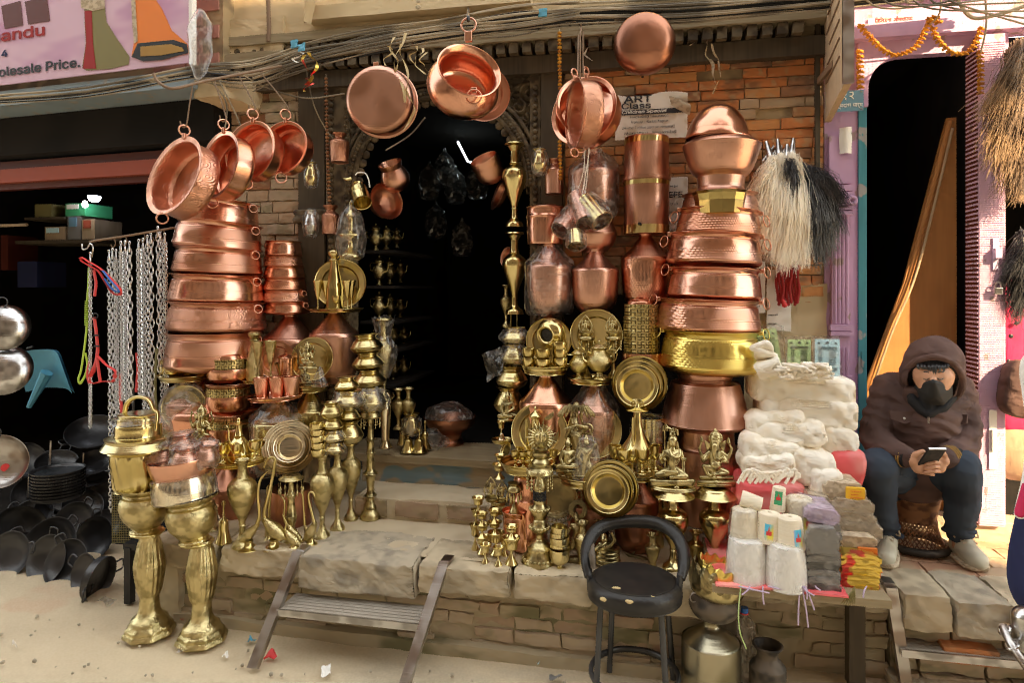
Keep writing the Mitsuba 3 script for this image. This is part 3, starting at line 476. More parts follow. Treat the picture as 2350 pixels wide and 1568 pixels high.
def oct_(t, r, z):
    f = np.cos(math.pi / 8) / np.cos(np.mod(t, math.pi / 4) - math.pi / 8); return np.where(z < .1, r * f, r), z
def flute(k, a, z0=0, z1=9, tw=0):
    def m(t, r, z): w = ((z > z0) & (z < z1)); return r * (1 + a * w * np.cos(k * t + tw * z)), z
    return m
def scallop(k, a, z0): return lambda t, r, z: (r * (1 + np.where(z > z0, a, 0) * np.cos(k * t)), z)
def side_rings(key, r=11, fr=.96, zf=.9, mat='copper_plain', drop=.6, only=(-1, 1)):
    b, M, s, hh, rr = G[key]
    for q in only:
        c = b + M @ np.array([q * rr * (fr + .05), -.15 * rr, hh * zf]); part(key, 'ring_handle', ring(c + RGT * q * r * .5 * s - UP * r * drop * s, r * s, .0032, (q * .75, -.6, .2)), mat, 60)
        part(key, 'lug', manifold_box(.018, .014, .02, .004).apply_translation(b + M @ np.array([q * rr * fr, -.13 * rr, hh * zf])), mat, 50)
ORD = ['topmost', 'second', 'third', 'fourth', 'fifth', 'sixth', 'seventh', 'lowest']
# the tall copper stack on the left
for i, (cx, y0, y1, hw, mt, roll) in enumerate([(500, 462, 524, 87, 'copper_plain', 6), (498, 511, 580, 95, 'copper_hammered', 6), (499, 571, 636, 97, 'copper_hammered', 3), (498, 632, 700, 103, 'copper_plain', 2), (498, 693, 764, 107, 'copper_chased', 1.5), (496, 762, 850, 109, 'copper_hammered', 0)]):
    k = turned('copper_bowl', f'{ORD[i]} copper bowl of the tall left stack' + (', chased with round medallions' if i == 4 else ''), 'bowl', DEG, cx, y0, y1, hw, mt, Y=-.3, roll=roll, n=64, group='bowls of the tall left copper stack'); side_rings(k, 9, only=(1,))
turned('copper_pot', 'large copper pot carrying the tall left stack, mostly behind brassware', 'pot', GAG, 497, 846, 1130, 108, 'copper_plain', Y=-.3, n=48)
# the smaller copper stack
for i, (cx, y0, y1, hw, mt) in enumerate([(650, 555, 592, 41, 'copper_plain'), (650, 588, 616, 43, 'copper_chased'), (652, 612, 643, 46, 'copper_plain'), (653, 639, 670, 48, 'copper_hammered'), (655, 667, 697, 50, 'copper_chased'), (658, 694, 722, 51, 'copper_plain')]):
    k = turned('copper_bowl', f'{ORD[i]} small copper bowl of the narrow stack left of the pillar', 'bowl', DEG, cx, y0, y1, hw, mt, Y=-.12, group='bowls of the narrow copper stack'); side_rings(k, 6, fr=.5 if i in (2, 3) else .9, only=(-1,) if i < 4 else (-1, 1))
turned('water_pot', 'copper water pot with narrow neck under the narrow bowl stack', 'water pot', GAG, 665, 718, 905, 62, 'copper_brushed', Y=-.12)
turned('water_pot', 'copper water pot under the brass tray by the left pillar', 'water pot', GAG, 767, 712, 878, 56, 'copper_brushed', Y=-.14)
turned('brass_tray', 'flat brass tray with bottle and goblets on a copper water pot', 'tray', TRAY, 769, 708, 716, 65, 'brass_plain', Y=-.14)
dish('brass_plate', 'brass plate standing behind the tall brass bottle', 'plate', PLATE, 781, 652, 58, 'brass_plain', Y=-.08, az=22, el=12)
turned('brass_bottle', 'tall tapering brass bottle with a knob top before a plate', 'bottle', BTL, 767, 572, 711, 19, 'brass_plain', Y=-.14)
for i, x in enumerate((729, 749, 797, 806)): turned('brass_goblet', f'brass goblet beside the tall brass bottle, {["first","second","third","fourth"][i]} from the left', 'goblet', FLUTE, x, 645, 711, 11, 'brass_plain', Y=-.17 + .02 * (i % 2), n=24)
turned('brass_goblet', 'short brass cup in front of the tall brass bottle', 'goblet', GOB, 772, 680, 711, 10, 'brass_plain', Y=-.19, n=24)
# brass and copper on the trays of the left display
turned('brass_tray', 'brass tray of stacked cups beside the chain rack', 'tray', TRAY, 427, 859, 872, 61, 'brass_plain', Y=-.42)
turned('wrapped_pot', 'copper water pot wrapped in plastic under the leftmost cup tray', 'water pot', GAG, 428, 872, 1035, 52, 'copper_brushed', Y=-.42)
n = 0
for cx, hw, rows in ((399, 18, (815, 831, 847)), (441, 21, (816, 832, 848)), (476, 16, (812, 828, 846)), (380, 13, (826, 842))):
    for y in reversed(rows): n += 1; turned('brass_cup', f'brass cup in the stacks on the leftmost tray, number {n} counted upwards from the left pile', 'cup', CUPB, cx, y, y + 15 if y < rows[-1] else 861, hw, 'brass_plain', Y=-.44 if cx != 476 else -.4, n=28, group='stacked cups on the leftmost tray')
CUPL = [f'{h} small brass cup of the {p} pile on the leftmost tray' for p, hs in (('left', ('lowest', 'middle', 'topmost')), ('middle', ('lowest', 'middle', 'topmost')), ('right', ('lowest', 'middle', 'topmost')), ('half hidden far left', ('lower', 'upper'))) for h in hs]
for i, k in enumerate([k for k in labels if k.startswith('brass_cup')]): labels[k]['label'] = CUPL[i]
turned('brass_lamp', 'brass lamp with a roofed top among the stacked cups', 'lamp', [(0, 0), (.5, 0), (.5, .2), (.35, .3), (.35, .55), (1, .6), (.9, .66), (.4, .74), (.15, .8), (.15, .84), (.35, .9), (.2, .97), (0, 1)], 438, 769, 832, 25, 'brass_cast', Y=-.38, n=28)
for i, (y0, y1, hw, pr, mt, lb_) in enumerate([(804, 826, 40, LID, 'copper_plain', 'domed copper lid on the stack of banded boxes'), (823, 851, 42, [(0, 0), (.97, 0), (.97, 0), (1, .1), (1, .96), (1, .96), (.96, 1), (0, 1)], 'brass_fret', 'upper brass box with a key pattern band'), (847, 880, 47, CUPB, 'copper_plain', 'copper bowl below the upper banded brass box'), (878, 890, 51, TRAY, 'copper_brushed', 'flat copper lid between the banded boxes'),
        (888, 911, 47, [(0, 0), (.97, 0), (.97, 0), (1, .1), (1, .96), (1, .96), (.96, 1), (0, 1)], 'brass_fret', 'middle brass box with a key pattern band'), (909, 952, 49, CUPB, 'copper_plain', 'deep copper bowl below the middle banded box'), (949, 962, 50, TRAY, 'copper_brushed', 'copper lid above the lowest banded box'), (960, 986, 48, [(0, 0), (.97, 0), (.97, 0), (1, .1), (1, .96), (1, .96), (.96, 1), (0, 1)], 'brass_fret', 'lowest brass box with a key pattern band'), (983, 1050, 50, CUPB, 'copper_plain', 'copper bowl at the foot of the banded boxes')]):
    turned(['copper_cover', 'brass_box', 'copper_bowl', 'copper_dish', 'brass_box', 'copper_bowl', 'copper_dish', 'brass_box', 'copper_bowl'][i], lb_, ['lid', 'box', 'bowl', 'lid', 'box', 'bowl', 'lid', 'box', 'bowl'][i], pr, 524, y0, y1, hw, mt, Y=-.42, k=2)
dish('wrapped_plate', 'brass plate in clear plastic leaning on the wrapped pot, left side', 'plate', PLATE, 425, 935, 50, 'brass_plain', Y=-.5, az=16, el=8)
turned('etched_bottle', 'silvery etched bottle with a round stopper beside flute glasses', 'bottle', BTL, 584, 760, 876, 19, 'brass_etched', Y=-.4)
for i, (x, y0, y1, hw, pr, l) in enumerate([(592, 786, 872, 13, FLUTE, 'etched brass flute glass overlapping the etched bottle'), (621, 784, 872, 14, FLUTE, 'etched brass flute glass right of the etched bottle'), (550, 787, 850, 17, TUM, 'etched brass tumbler behind the etched bottle')]): turned('flute_glass', l, 'glass', pr, x, y0, y1, hw, 'brass_etched', Y=-.43 if i < 2 else -.36, n=24)
turned('brass_tray', 'narrow brass tray under the etched bottle', 'tray', TRAY, 586, 871, 878, 32, 'brass_plain', Y=-.41)
dish('copper_plate', 'copper plate standing behind the flute glasses', 'plate', PLATE, 634, 826, 42, 'copper_plain', Y=-.3, az=14, el=14)
k = turned('copper_jug', 'lidded copper jug with brass spout above the copper tumblers', 'jug', [(0, 0), (.8, 0), (.8, 0), (.84, .8), (.84, .8), (1, .82), (.6, .9), (.15, .93), (.15, .95), (.2, .97), (0, 1)], 656, 808, 880, 20, 'copper_hammered', Y=-.38); part(k, 'spout', tube([at(642, 862, -.42), at(638, 845, -.44), at(635, 834, -.45)], [.006, .012], 8), 'brass_plain')
turned('copper_tray', 'copper tray of three tumblers on a wrapped brass pot', 'tray', TRAY, 634, 905, 916, 66, 'copper_plain', Y=-.46, roll=-3)
for i, (x, y0, y1) in enumerate([(602, 870, 911), (638, 868, 910), (670, 867, 907)]): turned('copper_tumbler', f'{["left","middle","right"][i]} hammered copper tumbler of the three on the copper tray', 'tumbler', TUM, x, y0, y1, 19, 'copper_hammered', Y=-.5, n=32, roll=-2)
turned('wrapped_pot', 'brass water pot in a clear bag under the copper tumblers', 'water pot', GAG, 640, 915, 1080, 60, 'brass_brushed', Y=-.46)
turned('brass_tray', 'small brass tray with statuettes before a mirror bright plate', 'tray', TRAY, 707, 884, 897, 48, 'brass_plain', Y=-.36)
dish('brass_plate', 'mirror bright brass plate behind the seated elephant headed statuette', 'plate', PLATE, 718, 824, 50, 'brass_plain', Y=-.3, az=4, el=10)
turned('water_pot', 'brass water pot under the tray of small statuettes', 'water pot', GAG, 712, 896, 1040, 46, 'brass_brushed', Y=-.36)
turned('plastic_cone', 'small cone wrapped in crinkled plastic on the statuette tray', 'package', [(0, 0), (.95, 0), (1, .04), (.85, .3), (.5, .7), (.12, 1), (0, 1)], 734, 842, 887, 17, 'film', Y=-.42, mod=lambda t, r, z: (r * (1 + .12 * np.sin(5 * t + 40 * z)), z))
put(thing('ribbon', 'green plume ornament at the left of the mirror bright plate', 'ornament'), cat([tube([at(686, 850, -.36), at(684, 815, -.36), at(684 + 10 * q, 792 + abs(q) * 4, -.37)], [.004, .006, .002], 6, flat=.4) for q in (-1.2, -.7, -.2, .3, .8, 1.3)]), 'brass_old')
# swans and the nested plates
def swan(lab, neck, body, foot, fw, Y, rn=3.0, rb=12):
    c = atz(*foot, FLOOR); Y = c[1]; s = sc(c); P = lambda p, dz=0: at(p[0], p[1], Y)
    a, b = body; m = [hull([(*P(a), rb * .45 * s), (*P(((a[0] * .55 + b[0] * .45), (a[1] * .55 + b[1] * .45) + 3)), rb * s)]), hull([(*P(((a[0] * .55 + b[0] * .45), (a[1] * .55 + b[1] * .45) + 3)), rb * s), (*P((a[0] * .25 + b[0] * .75, a[1] * .25 + b[1] * .75 + 2)), rb * .75 * s), (*P(b), 1.6 * s)])]
    k = solo('brass_swan', lab, 'swan ornament', mtm(manifold3d.Manifold.batch_boolean(m, manifold3d.OpType.Add)), 'brass_etched', 50)
    part(k, 'neck', tube([P(q) for q in neck] + [P(a)], [1.1 * s, rn * .95 * s, rn * s, rn * s, rn * 1.3 * s, rn * 1.6 * s], 10), 'brass_plain', 60)
    h = P(((a[0] + b[0]) / 2, (a[1] + b[1]) / 2)); part(k, 'foot', place(lathe([(0, 0), (1, 0), (1.02, .1), (.6, .3), (.35, .7), (.4, 1)], 28), np.diag([fw * s, fw * s, 20 * s]), c), 'brass_plain')
swan('brass swan ornament with its bill raised, leftmost of the swans', [(613, 1083), (602, 1095), (595, 1110), (592, 1140), (595, 1182)], ((589, 1207), (546, 1247)), (571, 1260), 24, -.76)
swan('tallest brass swan ornament with a hooked neck under the nested plates', [(606, 1074), (614, 1055), (629, 1052), (629, 1075), (619, 1125), (607, 1174)], ((608, 1194), (656, 1238)), (628, 1258), 25, -.76, 3.4, 17)
swan('small brass swan behind the front one, below the leaf hung stand', [(640, 1133), (648, 1143), (653, 1155), (652, 1180), (653, 1195)], ((658, 1203), (694, 1244)), (676, 1250), 15, -.76, 2.4, 10)
swan('small brass swan in front of the leaf hung stand', [(648, 1181), (652, 1191), (657, 1201), (655, 1212), (655, 1218)], ((658, 1222), (688, 1250)), (675, 1262), 17, -.76, 2.2, 12)
swan('rightmost brass swan ornament with a curled neck by the first vase', [(722, 1140), (718, 1131), (710, 1131), (708, 1145), (714, 1172)], ((722, 1203), (700, 1242)), (714, 1251), 15, -.76, 2.4, 12)
swan('straight necked brass swan between the stand and the rightmost swan', [(694, 1118), (694, 1128), (695, 1140), (697, 1170), (698, 1190)], ((699, 1205), (712, 1240)), (703, 1244), 12, -.7, 2.2, 6)
swan('brass swan behind the tallest one with a small neck loop', [(612, 1135), (614, 1118), (622, 1117), (622, 1130), (618, 1160)], ((617, 1195), (610, 1235)), (617, 1240), 12, -.6, 2.2, 6)
for i, (rad, off) in enumerate([(60, 0), (54, -.012), (48, -.024), (41, -.036), (35, -.05)]): dish('bowl_nested', f'{["outermost","second","third","fourth","innermost"][i]} shining bowl of the nested set above the swans', 'bowl', BOWLF, 664, 1026, rad, 'bronze_pale', Y=-.62 + off, az=26, el=18, n=56, group='nested bowls above the swans')
k = turned('leaf_stand', 'brass lamp stand hung with small leaves below the nested bowls', 'stand', [(0, 0), (.8, 0), (.85, .03), (.5, .1), (.3, .16), (.34, .2), (.28, .24), (.46, .38), (.4, .42), (.26, .62), (.4, .7), (.28, .74), (.2, .9), (.6, .92), (.9, .93), (1, .945), (.9, .96), (.7, .985), (.66, 1), (0, 1)], 668, 1090, 1246, 28, 'brass_cast', Z=FLOOR)
b, M, s, hh, rr = G[k]
for i in range(12):
    a = i * math.pi / 6; c = b + np.array([math.cos(a) * rr * .95, math.sin(a) * rr * .95, hh * .9]); part(k, 'leaf', cat([tube([c, c - (0, 0, .02)], .0012, 4, 1), hull([(*(c - (0, 0, .028)), .0015), (*(c - (0, 0, .042)), .006), (*(c - (0, 0, .06)), .001)], 8) and mtm(hull([(*(c - (0, 0, .028)), .0015), (*(c - (0, 0, .042)), .006), (*(c - (0, 0, .06)), .001)], 8))]), 'brass_cast')
# vases of the front row and pots stacked on them
turned('brass_vase', 'engraved brass vase under the ewer tray, leftmost vase', 'vase', VASE, 556, 1056, 1256, 33, 'brass_etched', Z=FLOOR)
turned('brass_vase', 'engraved brass vase right of the swans, carrying cups', 'vase', VASE, 739, 1046, 1236, 27, 'brass_etched', Z=FLOOR); turned('brass_vase', 'engraved brass vase second from the right on the left side', 'vase', VASE, 774, 1034, 1217, 24, 'brass_etched', Z=FLOOR)
turned('brass_vase', 'engraved brass vase furthest back, next to the carved stand', 'vase', VASE, 805, 1014, 1193, 23, 'brass_etched', Z=FLOOR)
for i, y in enumerate((1032, 1016, 1001, 986, 972)): turned('brass_cup', f'{["lowest","second lowest","middle","second","topmost"][i]} brass cup in the pile on the vase right of the swans', 'cup', CUPB, 731 - i, y, y + 18 + (i == 0) * 0, 17, 'brass_plain', Y=-.66, n=28, group='cups piled on the vase right of the swans', roll=(-4, 3, -3, 4, 0)[i])
def potstack(rows, Y, lab, grp, roll=None):
    for i, (cx, y0, y1, hw) in enumerate(rows): turned('brass_pot', f'{ORD[i]} brass pot of {lab}', 'pot', LOTA, cx, y0, y1, hw, 'brass_brushed', Y=Y, group=grp, roll=(roll or [0] * 9)[i], n=44)
potstack([(762, 923, 962, 26), (763, 957, 989, 24), (766, 986, 1017, 25), (768, 1014, 1042, 24)], -.62, 'the short stack on the second vase', 'pots stacked on the second vase', [-4, 2, -2, 0])
potstack([(797, 866, 899, 28), (799, 896, 938, 36), (797, 934, 969, 29), (801, 965, 1020, 33)], -.52, 'the stack on the back vase', 'pots stacked on the back vase', [-5, 0, 2, -1])
potstack([(843, 768, 813, 37), (845, 809, 851, 36), (849, 848, 891, 37), (850, 887, 946, 36)], -.34, 'the tall stack by the door, left side', 'pots stacked left of the door', [-5, -3, -2, 0])
k = turned('pierced_stand', 'tall pierced brass lamp stand at the left of the steps', 'stand', [(0, 0), (.92, 0), (.98, .02), (.9, .05), (.6, .09), (.66, .11), (.4, .16), (.36, .2), (.62, .215), (.4, .235), (.34, .3), (.5, .4), (.72, .42), (.5, .44), (.36, .48), (.34, .6), (.5, .61), (.34, .625), (.34, .72), (.5, .735), (.3, .76), (.3, .93), (.8, .935), (1, .95), (.96, .97), (.8, 1), (0, 1)], 850, 944, 1190, 24, 'brass_cast', Z=FLOOR, mod=flute(24, .03, .26, .3))
b, M, s, hh, rr = G[k]
for i in range(10):
    a = i * math.pi / 5; c = b + np.array([math.cos(a) * rr * .92, math.sin(a) * rr * .92, hh * .94]); part(k, 'pendant', cat([tube([c, c - (0, 0, .05)], .0016, 4, 1)] + [trimesh.creation.icosphere(subdivisions=1, radius=r_).apply_translation(c - (0, 0, z_)) for r_, z_ in ((.004, .016), (.006, .032), (.004, .048))]), 'brass_cast')
turned('wrapped_vase', 'brass vase in plastic behind the tall pot stack left of the door', 'vase', [(r * .9, z) for r, z in TALL], 880, 733, 925, 26, 'brass_etched', Y=-.2)
# bowl, ewer and small things of the left front
turned('brass_tray', 'brass tray with an ewer and small goblets on the leftmost vase', 'tray', TRAY, 551, 1052, 1064, 62, 'brass_hammered', Y=-.7, roll=-3)
k = turned('brass_ewer', 'brass ewer with long spout on the goblet tray', 'ewer', [(0, 0), (.8, 0), (1, .1), (1, .2), (.7, .42), (.42, .52), (.46, .56), (.3, .6), (.26, .82), (.8, .86), (.3, .88), (.12, .92), (.16, .96), (.1, .98), (0, 1)], 548, 958, 1056, 27, 'brass_plain', Y=-.68); part(k, 'spout', tube([at(530, 1040, -.72), at(525, 1010, -.74), at(524, 985, -.74), at(519, 978, -.74)], [.007, .004, .003]), 'brass_plain')
for i, (x, y0) in enumerate([(511, 1021), (543, 1020), (584, 1014), (528, 1016), (562, 1017), (596, 1012)]): turned('brass_goblet', f'small brass goblet around the ewer on the tray, {["front left","front middle","front right","back left","back middle","back right"][i]}', 'goblet', GOB, x, y0, y0 + 42 - 6 * (i > 2), 14, 'brass_plain', Y=-.73 if i < 3 else -.66, n=28, group='goblets around the ewer')
turned('brass_bell', 'brass hand bell standing beside the leftmost vase', 'bell', BELL, 513, 1150, 1246, 18, 'brass_plain', Z=FLOOR)
turned('enamel_vase', 'striped white and brass vase behind the second pedestal', 'vase', LOTA, 478, 1165, 1212, 26, 'bronze_pale', Y=-.66); turned('enamel_stand', 'ringed brass base below the striped vase behind the second pedestal', 'stand', [(0, 0), (1, 0), (1, .2), (.8, .4), (.9, .6), (.6, 1), (0, 1)], 480, 1208, 1252, 27, 'brass_etched', Y=-.66)
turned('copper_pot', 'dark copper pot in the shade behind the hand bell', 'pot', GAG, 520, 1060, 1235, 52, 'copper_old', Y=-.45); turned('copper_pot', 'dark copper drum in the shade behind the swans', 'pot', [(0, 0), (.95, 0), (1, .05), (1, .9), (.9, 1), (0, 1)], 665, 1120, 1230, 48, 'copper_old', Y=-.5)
dish('copper_plate', 'copper plate leaning between the wrapped pots and the ewer tray', 'plate', PLATE, 477, 1040, 40, 'copper_plain', Y=-.78, az=-14, el=14)
# the two pedestals standing in the street
for i, (cx, yb, yt, hw, dx, lab) in enumerate([(343, 1455, 1225, 52, -8, 'left'), (463, 1470, 1240, 53, -20, 'right')]):
    k = turned('pedestal', f'{lab} fluted brass pedestal with octagonal foot on the street', 'pedestal', PED, cx, yt, yb, hw, 'brass_etched', Z=0.0, mod=lambda t, r, z: (oct_(t, r, z * 2.0)[0] * (1 + .035 * ((z > .19) & (z < .43)) * np.cos(18 * t)), z), n=72, k=3)
    b = G[k][0]; Y = b[1]; x = cx + dx * .6; yy = yt - (0 if i == 0 else -8)
    part(k, 'collar', place(lathe([(0, 0), (.62, 0), (1, .2), (1.08, .35), (.95, .5), (.7, .7), (.7, 1), (0, 1)], 48, 3, scallop(16, .03, -1)), np.diag([34 * G[k][2], 34 * G[k][2], 24 * G[k][2]]), at(x, yy + 4, Y)), 'brass_plain')
    u = turned('planter', f'engraved brass planter with a scalloped rim on the {lab} pedestal', 'planter', [(0, 0), (.55, 0), (.6, .06), (.5, .1), (.62, .16), (.9, .36), (1, .56), (.97, .7), (.9, .78), (.94, .8), (.86, .82), (.84, .88), (1.05, .95), (1.12, 1), (1.06, 1), (.8, .9), (.85, .6), (0, .2)], x + (-4 if i == 0 else -5), yy - (110 if i == 0 else 108), yy - 4, 55, 'brass_etched', Y=Y, mod=lambda t, r, z: (r * (1 + np.where(r > .118, .03, 0) * np.cos(22 * t)), z), roll=0 if i == 0 else -6, n=88)
Yp = at(343, 1200, 0)[1]; P1 = [k for k in G if k.startswith('pedestal')][0]; P2 = [k for k in G if k.startswith('pedestal')][1]; Y1, Y2 = G[P1][0][1], G[P2][0][1]
turned('brass_bucket', 'brass pot with twisted flutes on the left planter', 'pot', [(0, 0), (.86, 0), (.88, .03), (.9, .1), (1, .7), (1.02, .97), (1, 1), (0, 1)], 318, 1030, 1122, 56, 'brass_plain', Y=Y1, mod=flute(14, .05, .01, .165, 28), n=84)
turned('brass_brim', 'wide brass brimmed ring on the twisted flute pot', 'ring', [(0, 0), (.8, 0), (.82, .2), (1, .3), (1.02, .36), (.9, .75), (.86, 1), (0, 1)], 322, 1000, 1036, 78, 'brass_brushed', Y=Y1, n=64)
k = turned('brass_can', 'brass lidded can with an arched handle on the left pedestal stack', 'can', [(0, 0), (1.2, 0), (1.22, .06), (.98, .1), (.96, .5), (.9, .56), (.88, .82), (.8, .86), (.8, 1), (0, 1)], 318, 948, 1004, 50, 'brass_plain', Y=Y1)
part(k, 'handle', tube([at(285, 965, Y1), at(290, 930, Y1 - .03), at(312, 912, Y1 - .04), at(340, 918, Y1 - .04), at(352, 940, Y1 - .05), at(361, 950, Y1 - .06), at(358, 990, Y1 - .07)], [.011, .012, .012, .011, .01, .011], 10, flat=.7), 'brass_plain', 60)
part(k, 'plastic_cover', place(lathe([(0, .9), (.9, .85), (1.25, .3), (1.35, .0)], 40, 3, lambda t, r, z: (r * (1 + .1 * np.sin(4 * t + 1)), z + .006 * np.sin(7 * t))), np.diag([.098, .098, .03]), at(322, 966, Y1)), 'film')
turned('wrapped_drum', 'flat brass drum in dusty plastic on the right planter', 'package', [(0, 0), (.9, 0), (1, .08), (.98, .6), (.9, .95), (.8, 1), (0, 1)], 426, 1088, 1140, 66, 'bronze_pale', Y=Y2, roll=-8)
part([k for k in scene if k.startswith('wrapped_drum')][0], 'plastic_wrap', place(rough(lathe([(0, -.02), (.96, -.02), (1.05, .1), (1.03, .7), (.92, 1.04), (0, 1.06)], 48), .03, 5, 3), rotm(FWD, -8) @ np.diag([66 * sc(at(426, 1100, Y2)), 66 * sc(at(426, 1100, Y2)), .1]), at(426, 1140, Y2)), 'film', 25)
turned('copper_bowl', 'copper bowl of plastic wrapped pots on the right pedestal', 'bowl', [(0, 0), (.6, 0), (.8, .1), (.94, .5), (1, 1), (.96, 1), (.9, .5), (.5, .15), (0, .12)], 421, 1054, 1103, 70, 'copper_plain', Y=Y2, roll=-6)
for i, (x, y0, y1, hw) in enumerate([(375, 1020, 1078, 32), (428, 1026, 1084, 36), (470, 1018, 1070, 28), (420, 996, 1040, 34)]):
    k = turned('wrapped_pot', f'{["left","front","right","upper"][i]} small copper pot in clear plastic in the copper bowl', 'pot', LOTA, x, y0, y1, hw, 'copper_brushed', Y=Y2 - .03 * (i == 1) + .05 * (i == 3), roll=(-8, -3, 6, 180)[i] if i < 3 else -6)
    b, M, s, hh, rr = G[k]; part(k, 'plastic_bag', place(rough(lathe([(0, -.04), (.9, -.02), (1.12, .35), (.98, .7), (1.02, 1.0), (.7, 1.14), (0, 1.16)], 36), .16, 2.2, 5 + i), M @ np.diag([rr, rr, hh]), b), 'film', 20)
def wrap(key, prof, k_=7, amp=.1, tail=None):
    b, M, s, hh, rr = G[key]; part(key, 'plastic_bag', place(rough(lathe(prof, 44), amp, 2.4, k_), M @ np.diag([rr, rr, hh]), b), 'film', 22)
BAG = [(.3, -.02), (.9, 0), (1.1, .15), (1.08, .5), (1.1, .68), (.9, .8), (.55, .93), (.35, 1.0)]
WP = [k for k in G if k.startswith('wrapped_pot')]; wrap(WP[0], BAG); wrap(WP[1], BAG, 9)
for kk in [k for k in G if k.startswith('brass_pot')]:
    if kk in ('brass_pot_002', 'brass_pot_003', 'brass_pot_005'): wrap(kk, [(.6, 0), (1.06, .3), (1.1, .45), (.9, .7), (.85, .98)], 4, .09)
wrap([k for k in G if k.startswith('wrapped_vase')][0], [(.5, .3), (1.1, .5), (1.2, .65), (.7, .8), (1, 1.02)], 5, .1)
G0 = dict(G)
c = G['wrapped_plate']; part('wrapped_plate', 'plastic_bag', place(rough(lathe([(0, .2), (.7, .2), (1.08, .14), (1.12, .02), (1.0, -.06), (0, -.08)], 40), .06, 3, 6), c[1] * c[3], c[0]), 'film', 20)
# ---------------------------------------------------------------- right side: tall stacks
Yr = -.26
turned('copper_bowl', 'upturned copper bowl shining like a dome on top of the right stack', 'bowl', [(1, 0), (1.03, .02), (1.02, .1), (.97, .24), (.97, .26), (.86, .52), (.6, .82), (.3, .97), (0, 1)], 1645, 241, 322, 69, 'copper_plain', Y=Yr, n=64, roll=3)
turned('copper_pot', 'upturned wide shouldered copper pot under the dome of the right stack', 'pot', [(0, 0), (.64, 0), (.66, .03), (.6, .1), (.62, .26), (.64, .3), (.8, .42), (1, .82), (1, .86), (.92, .92), (.75, .98), (.72, 1), (0, 1)], 1653, 318, 444, 86, 'copper_brushed', Y=Yr, n=64, roll=1)
turned('brass_bowl', 'faceted brass bowl squeezed below the upturned copper pot', 'bowl', [(0, 0), (.86, 0), (.86, 0), (.95, .85), (1.05, 1), (1, 1), (.85, .2), (0, .1)], 1651, 442, 492, 60, 'brass_plain', Y=Yr - .1, n=12, k=1, smooth=False)
turned('copper_bowl', 'low copper bowl behind the faceted brass bowl', 'bowl', DEG, 1650, 448, 500, 86, 'copper_brushed', Y=Yr + .06, n=56)
for i, (cx, y0, y1, hw, mt) in enumerate([(1645, 486, 550, 94, 'copper_hammered'), (1635, 540, 616, 106, 'copper_hammered'), (1637, 618, 694, 104, 'copper_plain'), (1622, 688, 766, 116, 'copper_hammered'), (1627, 758, 856, 112, 'brass_hammered')]):
    k = turned('copper_bowl' if i < 4 else 'brass_bowl', [f'{ORD[i]} hammered copper bowl with ring handles in the right stack', '', f'{ORD[i]} hammered copper bowl with ring handles in the right stack', f'{ORD[i]} hammered copper bowl with ring handles in the right stack', 'broad yellow brass bowl with rows of dents in the right stack'][i] or 'second hammered copper bowl with ring handles in the right stack', 'bowl', DEG, cx, y0, y1, hw, mt, Y=Yr - .02 * i, n=64, roll=(4, 3, 2, 2, 1)[i], group='bowls with ring handles in the right stack' if i < 4 else None); side_rings(k, 13, zf=.97, mat='copper_plain' if i < 4 else 'brass_hammered', drop=1.3 if i < 2 else .2)
turned('copper_pot', 'large copper pot with a wide neck under the yellow brass bowl', 'pot', [(0, 0), (.6, 0), (.88, .03), (1, .1), (.98, .17), (.78, .72), (.74, .745), (.6, .78), (.58, .8), (.62, .97), (.66, 1), (.6, 1), (.56, .8), (0, .7)], 1617, 846, 981, 100, 'copper_brushed', Y=Yr - .1, n=64)
turned('copper_pot', 'large copper pot at the foot of the right stack behind the statues', 'pot', [(0, 0), (.85, 0), (.95, .1), (1, .4), (.9, .74), (.84, .78), (.72, .8), (.7, .97), (.76, 1), (0, 1)], 1620, 979, 1190, 88, 'copper_brushed', Y=Yr - .1, n=64)
k = turned('copper_filter', 'tall two storey copper water filter with brass bands below the paper sign', 'water filter', [(0, 0), (.95, 0), (.95, 0), (.97, .55), (1.03, .553), (1.03, .553), (1.03, .585), (1.03, .585), (.96, .59), (.94, 1), (.9, 1), (.9, .97), (0, .96)], 1483, 317, 538, 53, 'copper_brushed', Y=-.14, n=64, k=1)
b, M, s, hh, rr = G[k]
for z0, z1, q in ((0, .09, 1.0), (.5, .545, 1.0), (.93, .985, .97)): part(k, 'brass_band', place(lathe([(.945 * q, z0), (.985 * q, z0), (.985 * q, z1), (.945 * q, z1)], 64, 1), np.diag([rr, rr, hh]), b), 'brass_plain')
part(k, 'tap_hole', place(lathe([(0, 0), (1, 0), (1, .4), (0, .4)], 16, 1), facing(0, 0) @ np.diag([.008, .008, .02]), at(1467, 514, b[1] - rr - .002)), 'black')
turned('water_pot', 'copper water pot with a dotted shoulder under the tall copper filter', 'water pot', GAG, 1481, 536, 712, 56, 'copper_hammered', Y=-.14, n=56)
turned('copper_cover', 'low copper lid with a knob on the four banded boxes', 'lid', LID, 1470, 682, 700, 36, 'copper_plain', Y=-.3)
for i in range(4): turned('brass_box', f'{["topmost","second","third","lowest"][i]} of four brass banded boxes right of the round plates', 'box', [(0, 0), (.97, 0), (.97, 0), (1, .08), (1, .9), (1.02, .93), (1.02, .93), (1, 1), (0, 1)], 1472, 698 + 29 * i, 728 + 29 * i, 40 + (i > 0), 'brass_fret', Y=-.3, k=1, n=56)
turned('copper_bowl', 'copper bowl under the four banded boxes', 'bowl', CUPB, 1474, 812, 860, 48, 'copper_plain', Y=-.3)
turned('water_pot', 'copper water pot in a clear bag high by the right door pillar', 'water pot', GAG, 1362, 345, 500, 54, 'copper_brushed', Y=-.1, n=48); wrap('water_pot_' + f'{USED["water_pot"]:03d}', BAG, 12, .1)
